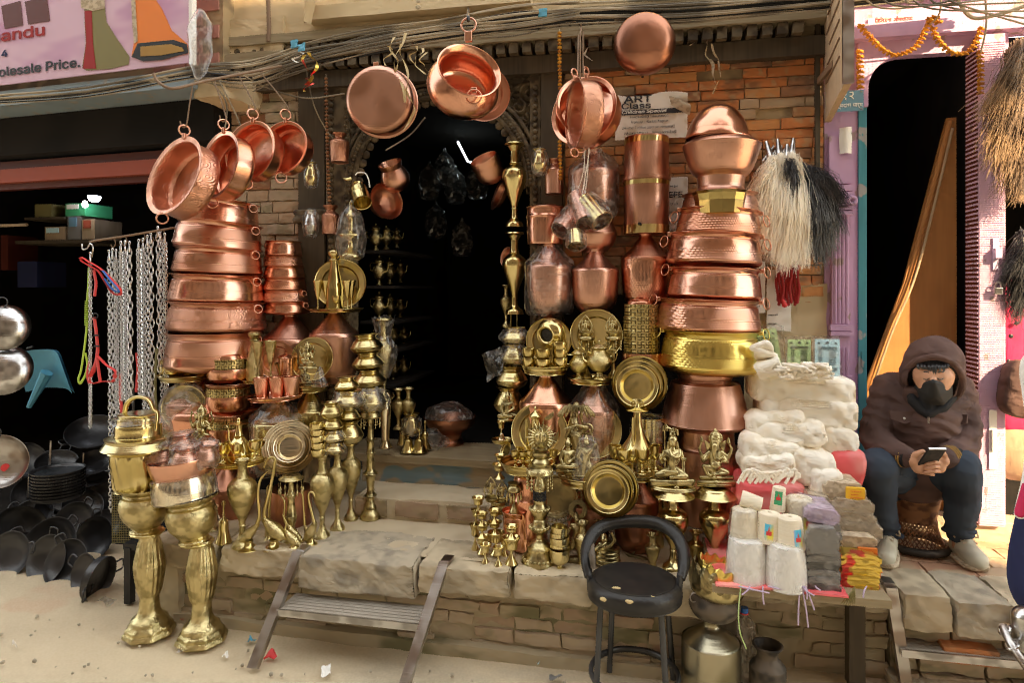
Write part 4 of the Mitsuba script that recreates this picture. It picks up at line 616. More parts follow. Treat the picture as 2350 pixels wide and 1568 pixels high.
turned('water_pot', 'copper water pot under the hanging bags, second column from the door', 'water pot', GAG, 1365, 572, 718, 54, 'copper_brushed', Y=-.16, n=48)
turned('copper_pot', 'copper pot body showing between hanging bags and the water pot', 'pot', LOTA, 1365, 470, 580, 50, 'copper_brushed', Y=-.12)
k = turned('copper_pot', 'lidded copper pot at the right door jamb', 'pot', [(0, 0), (.8, 0), (.92, .1), (.96, .6), (1, .68), (.94, .74), (.94, .88), (1, .9), (.9, .93), (.5, .98), (.1, 1), (0, 1)], 1250, 468, 562, 44, 'copper_plain', Y=-.14, n=48)
turned('wrapped_pot', 'copper water pot in a clear bag below the lidded pot by the door', 'water pot', GAG, 1260, 560, 720, 52, 'copper_brushed', Y=-.16, n=48); wrap([k for k in G if k.startswith('wrapped_pot')][-1], BAG, 15, .08)
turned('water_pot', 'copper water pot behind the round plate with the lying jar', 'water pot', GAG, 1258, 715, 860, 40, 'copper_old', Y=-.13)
# beside the door
turned('brass_vase', 'tall brass vase hanging at the right of the door, upper of two', 'vase', TALL, 1180, 330, 522, 28, 'brass_plain', Y=-.05); turned('brass_vase', 'tall brass vase hanging at the right of the door, lower of two', 'vase', TALL, 1180, 535, 722, 28, 'brass_plain', Y=-.07)
turned('brass_vase', 'small silvery vase half hidden behind the lower hanging vase', 'vase', TALL, 1161, 655, 750, 14, 'brass_etched', Y=.02)
for y0, y1 in ((722, 752),): solo('rod', 'thin metal legs below the lower hanging vase', 'rod', cat([tube([at(1172 + 14 * q, y0, -.07), at(1171 + 15 * q, y1, -.07)], .004, 6, 1) for q in (0, 1)]), 'brass_plain')
potstack([(1180, 752, 792, 30), (1178, 790, 843, 29), (1174, 840, 892, 37), (1168, 888, 950, 36)], -.28, 'the pot stack right of the door', 'pots stacked right of the door')
for kk in ('brass_pot_011', 'brass_pot_012', 'brass_pot_013'): kk in G and wrap(kk, [(.6, 0), (1.1, .25), (1.2, .5), (1.05, .75), (.85, .98)], 6, .16)
k = 'brass_pot_012'; part(k, 'bag_flap', rough(grid(10, 10, lambda u, v: np.stack([at(1150, 800, -.34)[0] - .10 * u * (1 - .3 * v), -.34 + 0 * u + .02 * np.sin(6 * u + 4 * v), at(1150, 795, -.34)[2] - .14 * v - .05 * u], -1)), .02, 14, 4), 'film', 25)
# plates, cups and ewers of the middle tier
dish('brass_plate', 'mirror bright brass plate behind the lying jar', 'plate', PLATE, 1259, 782, 52, 'brass_plain', Y=-.3, az=8, el=14)
k = dish('brass_jar', 'brass jar lying with its dark round mouth towards the street', 'jar', [(0, -2.6), (.9, -2.6), (1.5, -2.2), (1.75, -1.5), (1.5, -.8), (1.0, -.4), (.85, -.2), (1.0, 0), (1.05, .03), (.9, .0), (.7, -.3), (.7, -1.2), (0, -1.2)], 1251, 770, 20, 'brass_plain', Y=-.4, az=-18, el=-8); part(k, 'mouth', place(lathe([(0, -.45), (.72, -.45)], 30, 1), G[k][1] * G[k][3], G[k][0]), 'black')
dish('brass_plate', 'large mirror bright plate behind the two filigree plaques', 'plate', PLATE, 1368, 770, 60, 'brass_plain', Y=-.28, el=12)
turned('brass_tray', 'deep brass tray of straight cups on a copper water pot', 'tray', TRAY, 1251, 838, 857, 56, 'brass_plain', Y=-.38); turned('water_pot', 'copper water pot with ringed neck under the tray of straight cups', 'water pot', GAG, 1253, 856, 1060, 62, 'copper_plain', Y=-.38, n=56)
for j, (cx, hw, ys, dy) in enumerate([(1213, 15, (800, 822), -.44), (1245, 18, (803, 825), -.46), (1284, 18, (787, 803, 822), -.42)]):
    for i, y in enumerate(ys): turned('brass_cup', f'{["left","middle","right"][j]} pile of straight cups on the deep brass tray, {"bottom" if i == len(ys) - 1 else ["top", "middle"][i]} cup', 'cup', CUPB, cx, y, y + 22 if i < len(ys) - 1 else 845, hw, 'brass_plain', Y=dy, n=32)
def ewer(lab, cx, y0, y1, hw, Y, sx): 
    k = turned('brass_ewer', lab, 'ewer', URN, cx, y0, y1, hw, 'brass_etched', Y=Y, n=32); h_ = y1 - y0; y_ = Y - .01
    part(k, 'spout', tube([at(cx + sx * hw * .8, y1 - .42 * h_, y_), at(cx + sx * hw * 1.25, y1 - .5 * h_, y_), at(cx + sx * hw * 1.45, y1 - .74 * h_, y_)], [.006, .004, .003], 8), 'brass_plain'); part(k, 'handle', tube([at(cx - sx * hw * .5, y1 - .74 * h_, Y), at(cx - sx * hw * 1.3, y1 - .72 * h_, Y), at(cx - sx * hw * 1.3, y1 - .5 * h_, Y), at(cx - sx * hw * .9, y1 - .42 * h_, Y)], .003, 6), 'brass_plain'); return k
ewer('lidded brass ewer, left of the pair before the large plate', 1327, 796, 869, 22, -.4, 1); ewer('lidded brass ewer, right and larger of the pair before the large plate', 1375, 780, 870, 29, -.42, -1)
turned('brass_tray', 'shallow brass tray carrying two lidded ewers', 'tray', TRAY, 1355, 866, 879, 54, 'brass_plain', Y=-.4); turned('wrapped_pot', 'copper water pot in a clear bag under the tray of ewers', 'water pot', GAG, 1364, 878, 1070, 52, 'copper_brushed', Y=-.4); wrap([k for k in G if k.startswith('wrapped_pot')][-1], BAG, 3, .1)
def plaque(lab, cx, yb, yt, hw, Y, name='filigree_plaque', n=9):
    pts = [(cx, yt)] + [(cx + q * hw * f, yt + (yb - yt) * g) for q in (1,) for f, g in ((.45, .2), (.85, .45), (1, .68), (.8, .92))] + [(cx + hw * .5, yb), (cx - hw * .5, yb)] + [(cx - hw * f, yt + (yb - yt) * g) for f, g in ((.8, .92), (1, .68), (.85, .45), (.45, .2))]
    P = [at(x, y, Y) for x, y in pts]; s = sc(P[0]); ring_ = tube(P + [P[0]], 1.4 * s, 6, 4); beads = [trimesh.creation.icosphere(subdivisions=1, radius=1.9 * s).apply_translation(q) for q in catmull(P, 4)]
    r = random.Random(n); inner = [tube([at(cx + r.uniform(-.7, .7) * hw, yt + (yb - yt) * r.uniform(.3, .95), Y), at(cx + r.uniform(-.5, .5) * hw, yt + (yb - yt) * r.uniform(.3, .9), Y - .006), at(cx + r.uniform(-.7, .7) * hw, yt + (yb - yt) * r.uniform(.3, .95), Y)], 1.2 * s, 5, 4) for _ in range(n)]
    body = figure(Y, [[(cx, yt + (yb - yt) * .35, 2, hw * .2), (cx, yt + (yb - yt) * .36, 2, hw * .2)], [(cx, yt + (yb - yt) * .5, 2, hw * .22), (cx, yt + (yb - yt) * .75, 2, hw * .3)], [(cx - hw * .45, yb - 4, 2, hw * .16), (cx + hw * .45, yb - 4, 2, hw * .16)], [(cx - hw * .5, yt + (yb - yt) * .6, 2, hw * .09), (cx, yt + (yb - yt) * .48, 2, hw * .12)], [(cx + hw * .5, yt + (yb - yt) * .6, 2, hw * .09), (cx, yt + (yb - yt) * .48, 2, hw * .12)]], 8)
    k = solo(name, lab, 'plaque', cat([ring_, body] + beads + inner), 'brass_cast', 50); return k
for cx, l in ((1343, 'left'), (1405, 'right')):
    plaque(f'{l} filigree plaque standing before the large bright plate', cx, 762, 724, 15, -.36)
    k = turned('brass_lamp', f'brass pendant lamp stand under the {l} filigree plaque', 'lamp', [(0, 0), (.7, 0), (.6, .08), (.25, .2), (.2, .5), (.24, .75), (.7, .8), (1, .84), (.95, .9), (.6, .93), (.85, .97), (.85, 1), (0, 1)], cx + 2, 762, 868, 19, 'brass_cast', Y=-.36, n=28); b, M, s, hh, rr = G[k]
    for i in range(7): a = i * 2 * math.pi / 7 - .3; c = b + np.array([math.cos(a) * rr * .95, math.sin(a) * rr * .95, hh * .82]); part(k, 'pendant', cat([tube([c, c - (0, 0, .045)], .0014, 4, 1)] + [trimesh.creation.icosphere(subdivisions=1, radius=.0045).apply_translation(c - (0, 0, q)) for q in (.018, .03, .044)]), 'brass_cast')
for i, (cx, cy, rad, Y, az, l) in enumerate([(1467, 880, 63, -.48, -4, 'large set above the goblet jug'), (1400, 1122, 64, -.72, -6, 'large set low in the middle')]):
    for j, (f, o) in enumerate(((1, 0), (.88, -.02), (.76, -.04))): dish('bowl_nested', f'{["outer","middle","inner"][j]} bowl of the {l}', 'bowl', BOWLF, cx - 3 * j, cy + 3 * j, rad * f, 'brass_plain', Y=Y + o, az=az, el=14, n=56, group=f'bowls of the {l}')
dish('brass_plate', 'big mirror bright plate behind the spiky sun ornament', 'plate', PLATE, 1238, 992, 65, 'brass_plain', Y=-.5, az=8, el=12, n=56); dish('brass_plate', 'big mirror bright plate behind the palm tree figure', 'plate', PLATE, 1364, 988, 62, 'brass_plain', Y=-.46, el=12, n=56)
k = dish('pierced_plate', 'old brass plate with a pierced ring border left of the nested bowls', 'plate', [(0, -.05), (.6, -.05), (.74, .02), (.78, .05), (.8, .05), (.78, .03), (.6, -.07), (0, -.07)], 1277, 1140, 58, 'brass_old', Y=-.58, az=6, el=14); c, M, _, s, _ = G[k]
part(k, 'pierced_border', cat([ring(c + M @ (s * .9 * np.array([math.cos(a), math.sin(a), .045])), s * .085, .0022, M[:, 2], 5, 12) for a in np.linspace(0, 2 * math.pi, 35)[:-1]] + [ring(c + M @ np.array([0, 0, .05 * s]), s * .995, .0025, M[:, 2], 5, 60)]), 'brass_old', 60)
turned('brass_tray', 'brass tray of thin goblets before the sun ornament plate', 'tray', TRAY, 1212, 1058, 1080, 64, 'brass_plain', Y=-.58); turned('copper_pot', 'copper pot with stepped collar under the tray of thin goblets', 'pot', [(0, 0), (.9, 0), (1, .1), (1, .6), (.95, .63), (.8, .7), (.75, .9), (.5, .97), (.5, 1), (0, 1)], 1212, 1078, 1255, 44, 'copper_plain', Y=-.58)
for i, (x, y0) in enumerate([(1182, 1037), (1200, 1038), (1216, 1036), (1192, 1028), (1270, 1034)]): turned('brass_goblet', f'thin brass goblet on the tray before the sun ornament, {["leftmost in front","second in front","third in front","standing behind","right of the ornament"][i]}', 'goblet', GOB, x, y0, y0 + 34, 10, 'brass_plain', Y=-.62 if i < 3 else -.56, n=24)
k = turned('brass_ewer', 'tall lidded ewer with a thin spout behind the sun ornament', 'ewer', JUG, 1228, 932, 1060, 26, 'brass_plain', Y=-.55); part(k, 'spout', tube([at(1212, 1035, -.57), at(1206, 1000, -.59), at(1207, 962, -.6)], [.006, .004, .003], 8), 'brass_plain')
dish('brass_plaque', 'small leaf shaped brass ornament behind the tall lidded ewer', 'ornament', [(0, 0), (1, 0), (1, .2), (0, .3)], 1256, 950, 13, 'brass_cast', Y=-.5)
# sun ornament on its pierced lamp column
ct = at(1241, 1004, -.66); s = sc(ct)
rays = []
for i in range(22):
    a = i * 2 * math.pi / 22; L = (31 + 5 * (i % 2)) * (1.15 if math.sin(a) > .8 else 1); P = lambda r, da=0: ct + s * r * (RGT * math.cos(a + da) + UP * math.sin(a + da)) - FWD * .004
    rays.append(tube([P(16), P(L * .7), P(L)], [.005, .004, .001], 6, 2)); rays += [tube([P(r), P(r + 5, q)], [.003, .001], 5, 1) for r in (20, 25) for q in (-.14, .14)]
k = solo('sun_ornament', 'spiky brass sun shaped ornament with a mask face on a lamp column', 'ornament', cat(rays + [figure(-.66, [[(1241, 1004, 0, 19), (1241, 1012, 0, 18)], [(1233, 1001, 14, 7), (1233, 1008, 14, 7)], [(1249, 1001, 14, 7), (1249, 1008, 14, 7)], [(1241, 996, 16, 4), (1241, 1014, 18, 4)], [(1241, 985, 8, 5), (1241, 992, 8, 7)], [(1230, 1032, 4, 5), (1252, 1032, 4, 5)]], 10)]), 'brass_cast', 45)
part(k, 'pedestal', place(lathe([(0, 0), (.8, 0), (.9, .1), (1, .3), (.75, .55), (.95, .7), (1, .85), (.9, 1), (0, 1)], 40), np.diag([21 * s, 21 * s, 34 * s]), at(1240, 1071, -.66)), 'brass_cast')
k = turned('pierced_stand', 'tall pierced brass lamp column on a round openwork foot, right of the steps', 'stand', [(0, 0), (.95, 0), (1, .02), (.97, .04), (.72, .13), (.7, .17), (.45, .22), (.24, .25), (.24, .3), (.4, .32), (.52, .36), (.42, .4), (.38, .44), (.34, .46), (.5, .52), (.52, .55), (.38, .6), (.34, .63), (.32, .75), (.34, .76), (.34, .8), (.26, .85), (.24, .9), (.72, .925), (.76, .94), (.7, .97), (.5, 1), (0, 1)], 1238, 1070, 1292, 41, 'brass_cast', Z=FLOOR, n=64, mod=flute(32, .025, .0, .06)); b, M, s, hh, rr = G[k]
for i in range(9): a = i * 2 * math.pi / 9; c = b + np.array([math.cos(a) * rr * .7, math.sin(a) * rr * .7, hh * .92]); part(k, 'pendant', cat([tube([c, c - (0, 0, .06)], .0018, 4, 1)] + [trimesh.creation.icosphere(subdivisions=1, radius=.006).apply_translation(c - (0, 0, q)) for q in (.018, .034, .05, .062)]), 'brass_cast')
part(k, 'pierced_panel', cat([trimesh.creation.icosphere(subdivisions=1, radius=.0035).apply_translation(b + np.array([rr * .335 * math.cos(a + (j % 2) * .12), rr * .335 * math.sin(a + (j % 2) * .12), hh * (.655 + .014 * j)])) for j in range(7) for a in np.linspace(0, 2 * math.pi, 26)[:-1]]), 'black')
part(k, 'petal_ring', cat([trimesh.creation.icosphere(subdivisions=1, radius=.009).apply_translation(b + np.array([rr * q * math.cos(a), rr * q * math.sin(a), hh * z])) for q, z, n_ in ((.9, .055, 22), (.62, .155, 18), (.52, .37, 16), (.52, .56, 16), (.66, .955, 18)) for a in np.linspace(0, 2 * math.pi, n_ + 1)[:-1]]), 'brass_cast', 50, kind='stuff')
CHAL = ['left of the front row', 'middle of the front row', 'tall one in front', 'second row, low at the left', 'second row, low in the middle', 'halfway up at the left', 'halfway up in the middle', 'upper left', 'upper middle', 'topmost at the left', 'standing inside the tall right one', 'far left, low', 'far left, high', 'half hidden behind the front row, right', 'half hidden behind the front row, middle']
for i, (cx, y0, y1, hw, dz) in enumerate([(1113, 1250, 1292, 13, -.06), (1143, 1256, 1298, 13, -.08), (1173, 1234, 1295, 21, -.06), (1106, 1231, 1270, 17, 0), (1138, 1222, 1272, 20, 0), (1106, 1203, 1234, 17, 0), (1135, 1198, 1226, 17, 0), (1105, 1178, 1206, 14, 0), (1134, 1171, 1200, 15, 0), (1097, 1142, 1180, 15, .05), (1173, 1208, 1236, 17, -.06), (1090, 1204, 1262, 13, .06), (1092, 1170, 1206, 12, .06), (1158, 1232, 1276, 13, .03), (1120, 1236, 1280, 12, .05)]):
    Yl = atz(1113, 1280, FLOOR)[1] + dz; turned('butter_lamp', f'small brass chalice lamp right of the steps, {CHAL[i]}', 'lamp', BUT, cx, y0, y1, hw, 'brass_plain', Y=Yl, n=32, group='chalice lamps stacked right of the steps')
for i, (cx, y0, y1, hw, Y, l) in enumerate([(1147, 1044, 1072, 13, -.5, 'small'), (1146, 1066, 1098, 18, -.5, 'large'), (1150, 968, 1004, 10, -.42, 'high')]): turned('butter_lamp', f'{l} brass chalice under the seated statue right of the door', 'lamp', BUT, cx, y0, y1, hw, 'brass_plain', Y=Y, n=28)
dish('brass_plate', 'small oval brass mirror leaning right of the steps', 'plate', PLATE, 1161, 1034, 20, 'brass_plain', Y=-.45, az=-50, el=25)
turned('brass_tray', 'small flat brass dish with a hand bell right of the door', 'tray', TRAY, 1152, 1008, 1016, 25, 'brass_brushed', Y=-.4); turned('brass_bell', 'tiny silvery hand bell on a flat dish right of the door', 'bell', BELL, 1151, 984, 1010, 9, 'bronze_pale', Y=-.43, n=24)
turned('brass_stand', 'brass stem stand under the flat dish right of the door', 'stand', [(0, 0), (.9, 0), (.5, .2), (.4, .7), (.7, 1), (0, 1)], 1158, 1015, 1062, 16, 'brass_plain', Y=-.4)
plaque('small filigree plaque left of the pair above the chalice lamps', 1126, 1140, 1096, 15, -.58); plaque('small filigree plaque right of the pair above the chalice lamps', 1152, 1148, 1104, 13, -.6)
for cx, y, hw, l in ((1130, 1142, 18, 'left'), (1143, 1150, 19, 'front'), (1146, 1168, 22, 'lowest')): turned('brass_dish', f'{l} flat brass dish under the small filigree plaques', 'dish', TRAY, cx, y, y + 8, hw, 'brass_cast', Y=-.6)
k = turned('brass_lamp', 'small brass lamp with leaf pendants on a raised copper dish', 'lamp', [(0, 0), (.75, 0), (.7, .1), (.35, .28), (.16, .4), (.2, .46), (.14, .62), (.16, .7), (.9, .73), (1, .8), (.8, .9), (.6, .94), (.8, .98), (.8, 1), (0, 1)], 1179, 1108, 1186, 17, 'brass_cast', Y=-.66, n=28, mod=flute(18, .06, 0, .04)); b, M, s, hh, rr = G[k]
for i in range(6): a = i * math.pi / 3 + .3; c = b + np.array([math.cos(a) * rr * .95, math.sin(a) * rr * .95, hh * .74]); part(k, 'leaf', mtm(hull([(*(c - (0, 0, .005)), .001), (*(c - (0, 0, .03)), .006), (*(c - (0, 0, .052)), .001)], 8)), 'brass_cast')
k = turned('copper_dish', 'round copper dish on long legs holding the pendant lamp', 'dish', TRAY, 1181, 1172, 1186, 30, 'copper_plain', Y=-.66); c = G[k][0]
part(k, 'leg', tube([at(1200, 1182, -.7), at(1205, 1240, -.71), at(1210, 1291, -.72)], .005, 6), 'copper_plain'); part(k, 'leg', tube([at(1160, 1182, -.64), at(1157, 1270, -.64)], .005, 6), 'copper_plain')
turned('copper_pot', 'copper cylinder pot standing behind the chalice lamps', 'pot', [(0, 0), (.96, 0), (1, .03), (1, .97), (.9, 1), (0, 1)], 1192, 1186, 1270, 38, 'copper_plain', Y=-.55)
for i, (cx, y0, y1, hw, ro) in enumerate([(1282, 1210, 1238, 19, 3), (1283, 1222, 1246, 20, -4), (1285, 1233, 1258, 23, -3), (1284, 1250, 1275, 23, 2)]): turned('brass_bowl', f'{ORD[i]} brass bowl of the pile beside the openwork lamp foot', 'bowl', CUPB, cx, y0, y1, hw, 'brass_brushed', Y=-.74, roll=ro, group='bowls piled beside the lamp foot')
turned('brass_bowl', 'footed brass bowl at the bottom of the pile beside the lamp foot', 'bowl', FOOT, 1284, 1262, 1306, 23, 'brass_brushed', Z=FLOOR)
SV = [(0, 0), (.55, 0), (.6, .03), (.4, .1), (.5, .2), (.9, .5), (1, .6), (.9, .66), (.5, .74), (.42, .84), (.5, .93), (.85, .98), (.85, 1), (.7, .99), (.35, .9), (.3, .8)]
turned('small_vase', 'silvered brass vase left of the black chair back', 'vase', SV, 1335, 1198, 1298, 19, 'brass_etched', Z=FLOOR); turned('small_vase', 'silvered brass vase seen through the black chair back', 'vase', SV, 1497, 1226, 1304, 18, 'brass_etched', Z=FLOOR); turned('small_vase', 'small shining vase between chair and large right vase', 'vase', SV, 1596, 1220, 1298, 17, 'brass_plain', Z=FLOOR, mod=lambda t, r, z: (r * (1 + .12 * (z > .135) * np.cos(6 * t)), z))
turned('brass_vase', 'large brass vase under the seated statue with raised hand', 'vase', VASE, 1544, 1132, 1306, 35, 'brass_plain', Z=FLOOR); turned('brass_vase', 'large brass vase under the elephant headed statue', 'vase', VASE, 1640, 1132, 1308, 35, 'brass_plain', Z=FLOOR)
DOME = [(0, -.1), (.8, -.1), (1, 0), (1.02, .06), (.75, .6), (.6, 1), (0, 1)]
turned('brass_dome', 'flared brass plate upturned on the left large vase', 'plate', DOME, 1545, 1118, 1137, 47, 'brass_brushed', Y=G[[k for k in G if k.startswith('brass_vase')][-2]][0][1]); turned('brass_dome', 'flared brass plate upturned on the right large vase', 'plate', DOME, 1640, 1118, 1138, 48, 'brass_brushed', Y=G[[k for k in G if k.startswith('brass_vase')][-1]][0][1])
# jug and cups
k = turned('brass_ewer', 'tall narrow necked brass jug with palm shaped finial above the goblets', 'ewer', [(0, 0), (.95, 0), (1, .04), (.9, .1), (.5, .3), (.3, .5), (.24, .72), (.26, .74), (.62, .76), (.64, .79), (.2, .82), (.14, .86), (.1, .9), (0, .9)], 1462, 915, 1036, 37, 'brass_plain', Y=-.55, n=48); part(k, 'spout', tube([at(1452, 1030, -.6), at(1452, 990, -.6), at(1452, 958, -.6)], [.008, .006, .005], 8), 'brass_plain'); part(k, 'finial', cat([tube([at(1462, 935, -.55), at(1462 + 9 * math.sin(q), 921 - 4 * math.cos(q), -.55), at(1462 + 15 * math.sin(q), 928 - 2 * math.cos(q), -.55)], [.003, .006, .001], 6, flat=.5) for q in np.linspace(-1.5, 1.5, 7)]), 'brass_cast')
for i, (x, y0, hw) in enumerate([(1411, 1024, 15), (1430, 1033, 17), (1473, 1032, 17), (1503, 1024, 15), (1450, 1030, 14), (1487, 1026, 13)]): turned('brass_goblet', f'wide brass goblet before the narrow necked jug, {["leftmost","second","third","rightmost","back left","back right"][i]}', 'goblet', GOB, x, y0, y0 + 56, hw, 'brass_plain', Y=-.62 if i in (1, 2) else -.56, n=32)
turned('brass_tray', 'brass tray of wide goblets and jug over the nested bowls', 'tray', TRAY, 1458, 1078, 1092, 66, 'brass_plain', Y=-.56); turned('wrapped_pot', 'copper pot in plastic under the tray of wide goblets', 'pot', GAG, 1458, 1090, 1260, 52, 'copper_old', Y=-.5); turned('wrapped_can', 'brass can in clear plastic behind the narrow necked jug', 'can', [(0, 0), (.95, 0), (1, .04), (1, .94), (.9, 1), (0, 1)], 1487, 960, 1090, 36, 'brass_brushed', Y=-.4); wrap('wrapped_can', [(.3, 0), (1.1, 0), (1.15, .5), (1.1, 1), (.4, 1.05)], 5, .08)
turned('brass_tray', 'pale brass tray under the small seated figures', 'tray', TRAY, 1345, 1088, 1108, 66, 'brass_brushed', Y=-.58); turned('copper_pot', 'copper pot under the tray of small seated figures', 'pot', GAG, 1350, 1106, 1262, 50, 'copper_old', Y=-.5)
# ---------------------------------------------------------------- things hung above
def hang(lab, cx, cy, rad, Y, az, el, mt, name='copper_pan', prof=PAN, ct='pan', up=None, rr_=12, low=True, n=64, mod=None):
    k = dish(name, lab, ct, prof, cx, cy, rad, mt, Y, az, el, n=n, mod=mod); c, M, s, R_, _ = G[k]
    t = UP - M[:, 2] * (UP @ M[:, 2]); t /= np.linalg.norm(t); a = c + t * R_ * 1.0
    part(k, 'lug', manifold_box(.016, .02, .03, .004).apply_translation(a + UP * .004), mt, 50); part(k, 'ring_handle', ring(a + UP * (rr_ * s * .95 + .01), rr_ * s, .0042, (.8, -.6, .1), 8, 24), mt, 60)
    if low: part(k, 'ring_handle', ring(c - t * R_ * 1.0 - UP * rr_ * s * .8, rr_ * s, .0042, (.5, -.8, .1), 8, 24), mt, 60)
    return k, a + UP * (2 * rr_ * s + .008)
tops = []
for i, (cx, cy, rad, Y, az, el, mt, l) in enumerate([(398, 402, 96, -.85, -19, 16, 'copper_chased', 'hanging copper pan chased all round, foremost of the row of four'), (500, 378, 80, -.72, -24, 10, 'copper_plain', 'second of four hanging copper pans at the upper left'), (573, 345, 70, -.6, -8, 8, 'copper_plain', 'third of four hanging copper pans at the upper left'), (650, 338, 62, -.5, -4, 8, 'copper_plain', 'fourth hanging copper pan of the row, nearest the door')]):
    k, t = hang(l, cx, cy, rad, Y, az, el, mt); tops.append(t)
rod = [at(352, 168, -.9), at(360, 185, -.9), at(380, 199, -.9), at(405, 202, -.88), at(470, 186, -.74), at(540, 172, -.6), at(600, 160, -.48), at(640, 152, -.3), at(660, 150, -.02)]
k = solo('hook_rod', 'curved iron rod from which the four copper pans hang', 'rod', tube(rod, .007, 8), 'rust_rod', 60); rp = catmull(rod, 12)
for t in tops:
    q = rp[np.argmin(np.abs(rp[:, 1] - t[1]) + np.abs(rp[:, 0] - t[0]))]; part(k, 'hook', tube([q + UP * .006, q - UP * .02, (q + t) / 2 + RGT * .006, t + UP * .01 + RGT * .012, t - UP * .01, t - UP * .002 - RGT * .014, t + UP * .02 - RGT * .02], .0035, 6), 'rust_rod', 60)
k = dish('copper_pan', 'large round copper pan bottom hanging over the door', 'pan', [(0, .28), (.7, .27), (.88, .22), (.97, .08), (.94, -.3), (1.0, -.36), (1.02, -.38), (.9, -.36), (0, -.3)], 872, 231, 80, 'copper_brushed', Y=-.28, az=8, el=-6, n=64); part(k, 'strap', manifold_box(.03, .006, .03, .003).apply_translation(at(862, 148, -.26)), 'copper_plain', 50)
k = dish('copper_pot', 'deep copper pot hanging with its bright mouth towards the street', 'pot', [(0, -1.45), (.5, -1.42), (.85, -1.28), (1.08, -1.0), (1.14, -.7), (1.02, -.4), (.86, -.2), (.84, -.14), (.96, -.02), (1, .0), (1.0, .02), (.95, .02), (.82, -.14), (.86, -.3), (1.05, -.6), (1.0, -1.0), (.8, -1.2), (0, -1.28)], 1077, 161, 76, 'copper_plain', Y=-.62, az=32, el=24, n=72); c, M, s, R_, _ = G[k]
part(k, 'lug', manifold_box(.035, .02, .05, .004).apply_translation(at(1075, 84, -.6)), 'copper_plain', 50); part(k, 'ring_handle', ring(at(1075, 57, -.6), 17 * s, .005, (.1, -1, .1), 8, 28), 'copper_plain', 60); part(k, 'lug', manifold_box(.03, .014, .03, .004).apply_translation(at(1087, 208, -.62)), 'copper_plain', 50); part(k, 'ring_handle', ring(at(1087, 222, -.64), 17 * s, .004, (.2, -1, .1), 8, 28), 'copper_plain', 60)
solo('iron_hook', 'black iron hook from which the deep copper pot hangs', 'hook', tube([at(1074, 20, -.1), at(1074, 30, -.35), at(1074, 36, -.58), at(1074, 44, -.61), at(1074, 48, -.6)], .008, 6), 'black')
dish('copper_plate', 'copper plate edge showing right behind the deep hanging pot', 'plate', PLATE, 1108, 215, 62, 'copper_old', Y=-.2, az=20, el=-10)
k = dish('copper_pan', 'rust brown upturned copper bowl fixed on the brick wall', 'bowl', [(0, .42), (.4, .4), (.75, .28), (.94, .1), (1, -.1), (1.0, -.2), (.9, -.2), (0, 0)], 1478, 98, 70, 'copper_old', Y=-.3, az=0, el=-6, n=64); part(k, 'peg', manifold_box(.012, .05, .02, .003).apply_translation(at(1474, 171, -.1)), 'black')
hang('chased copper pan hanging edge on before a brighter pan', 1318, 262, 80, -.42, -68, 0, 'copper_chased', rr_=10); hang('bright copper pan hanging behind the edge on chased pan', 1338, 254, 82, -.3, -22, 10, 'copper_plain', rr_=10)
hang('third copper pan of the cluster right of the door, its rim showing at the right', 1350, 248, 76, -.22, 24, 10, 'copper_plain', rr_=8, low=False)
k = solo('hook_rods', 'three thin iron hooks holding the copper pans right of the door', 'hook', tube([at(1333, 70, -.3), at(1331, 76, -.34), at(1331, 180, -.36)], .004, 6, 1), 'rust_rod'); part(k, 'hook', tube([at(1337, 72, -.28), at(1338, 175, -.3)], .004, 6, 1), 'rust_rod'); part(k, 'hook', tube([at(1327, 80, -.3), at(1325, 175, -.4)], .004, 6, 1), 'rust_rod'); part(k, 'hook', tube([at(1333, 40, -.05), at(1333, 70, -.3)], .005, 6, 1), 'rust_rod')
# pots hung in the doorway
turned('copper_lota', 'small chased copper pot hanging at the upper left of the arch', 'pot', [(0, 0), (.85, 0), (.9, .04), (1, .6), (.9, .74), (.5, .82), (.5, .88), (.7, .96), (.7, 1), (0, 1)], 779, 306, 372, 22, 'copper_chased', Y=-.1)
turned('copper_lota', 'copper pot hanging lower at the left door pillar between bags', 'pot', [(0, 0), (.88, 0), (.94, .04), (1, .5), (.92, .68), (.55, .78), (.5, .84), (.8, .95), (.8, 1), (0, 1)], 758, 472, 537, 20, 'copper_chased', Y=-.1)
dish('copper_pot', 'round copper pot hanging tilted inside the arch, left', 'pot', [(0, -1), (.5, -.95), (.85, -.6), (.95, -.2), (.8, .3), (.68, .5), (.7, .55), (.78, .85), (.74, .85), (.6, .5), (0, -.4)], 904, 404, 36, 'copper_hammered', Y=.05, az=-15, el=58); dish('copper_bowl', 'copper bowl hanging tilted below the round pot inside the arch', 'bowl', [(0, -.7), (.55, -.66), (.8, -.4), (.92, .0), (.98, .1), (.9, .0), (.7, -.4), (0, -.6)], 885, 462, 44, 'copper_old', Y=.03, az=55, el=10)
k = dish('brass_jug', 'brass jug hanging tilted mouth down at the left of the arch', 'jug', [(.92, 1.45), (1.0, 1.5), (1.0, 1.45), (.95, 1.3), (.95, .2), (.97, .15), (.97, .1), (.93, .05), (.93, -.6), (.88, -.75), (.5, -1.0), (.45, -1.2), (.6, -1.5), (.5, -1.5), (.3, -1.1), (0, -1.1)], 826, 445, 21, 'brass_plain', Y=-.16, az=40, el=-48); part(k, 'handle', tube([at(815, 402, -.2), at(822, 396, -.2), at(838, 398, -.2), at(846, 414, -.2), at(848, 430, -.2)], .004, 6), 'white')
part(k, 'spout', tube([at(806, 410, -.17), at(795, 412, -.18), at(787, 410, -.18)], [.012, .008, .003], 8), 'brass_plain')
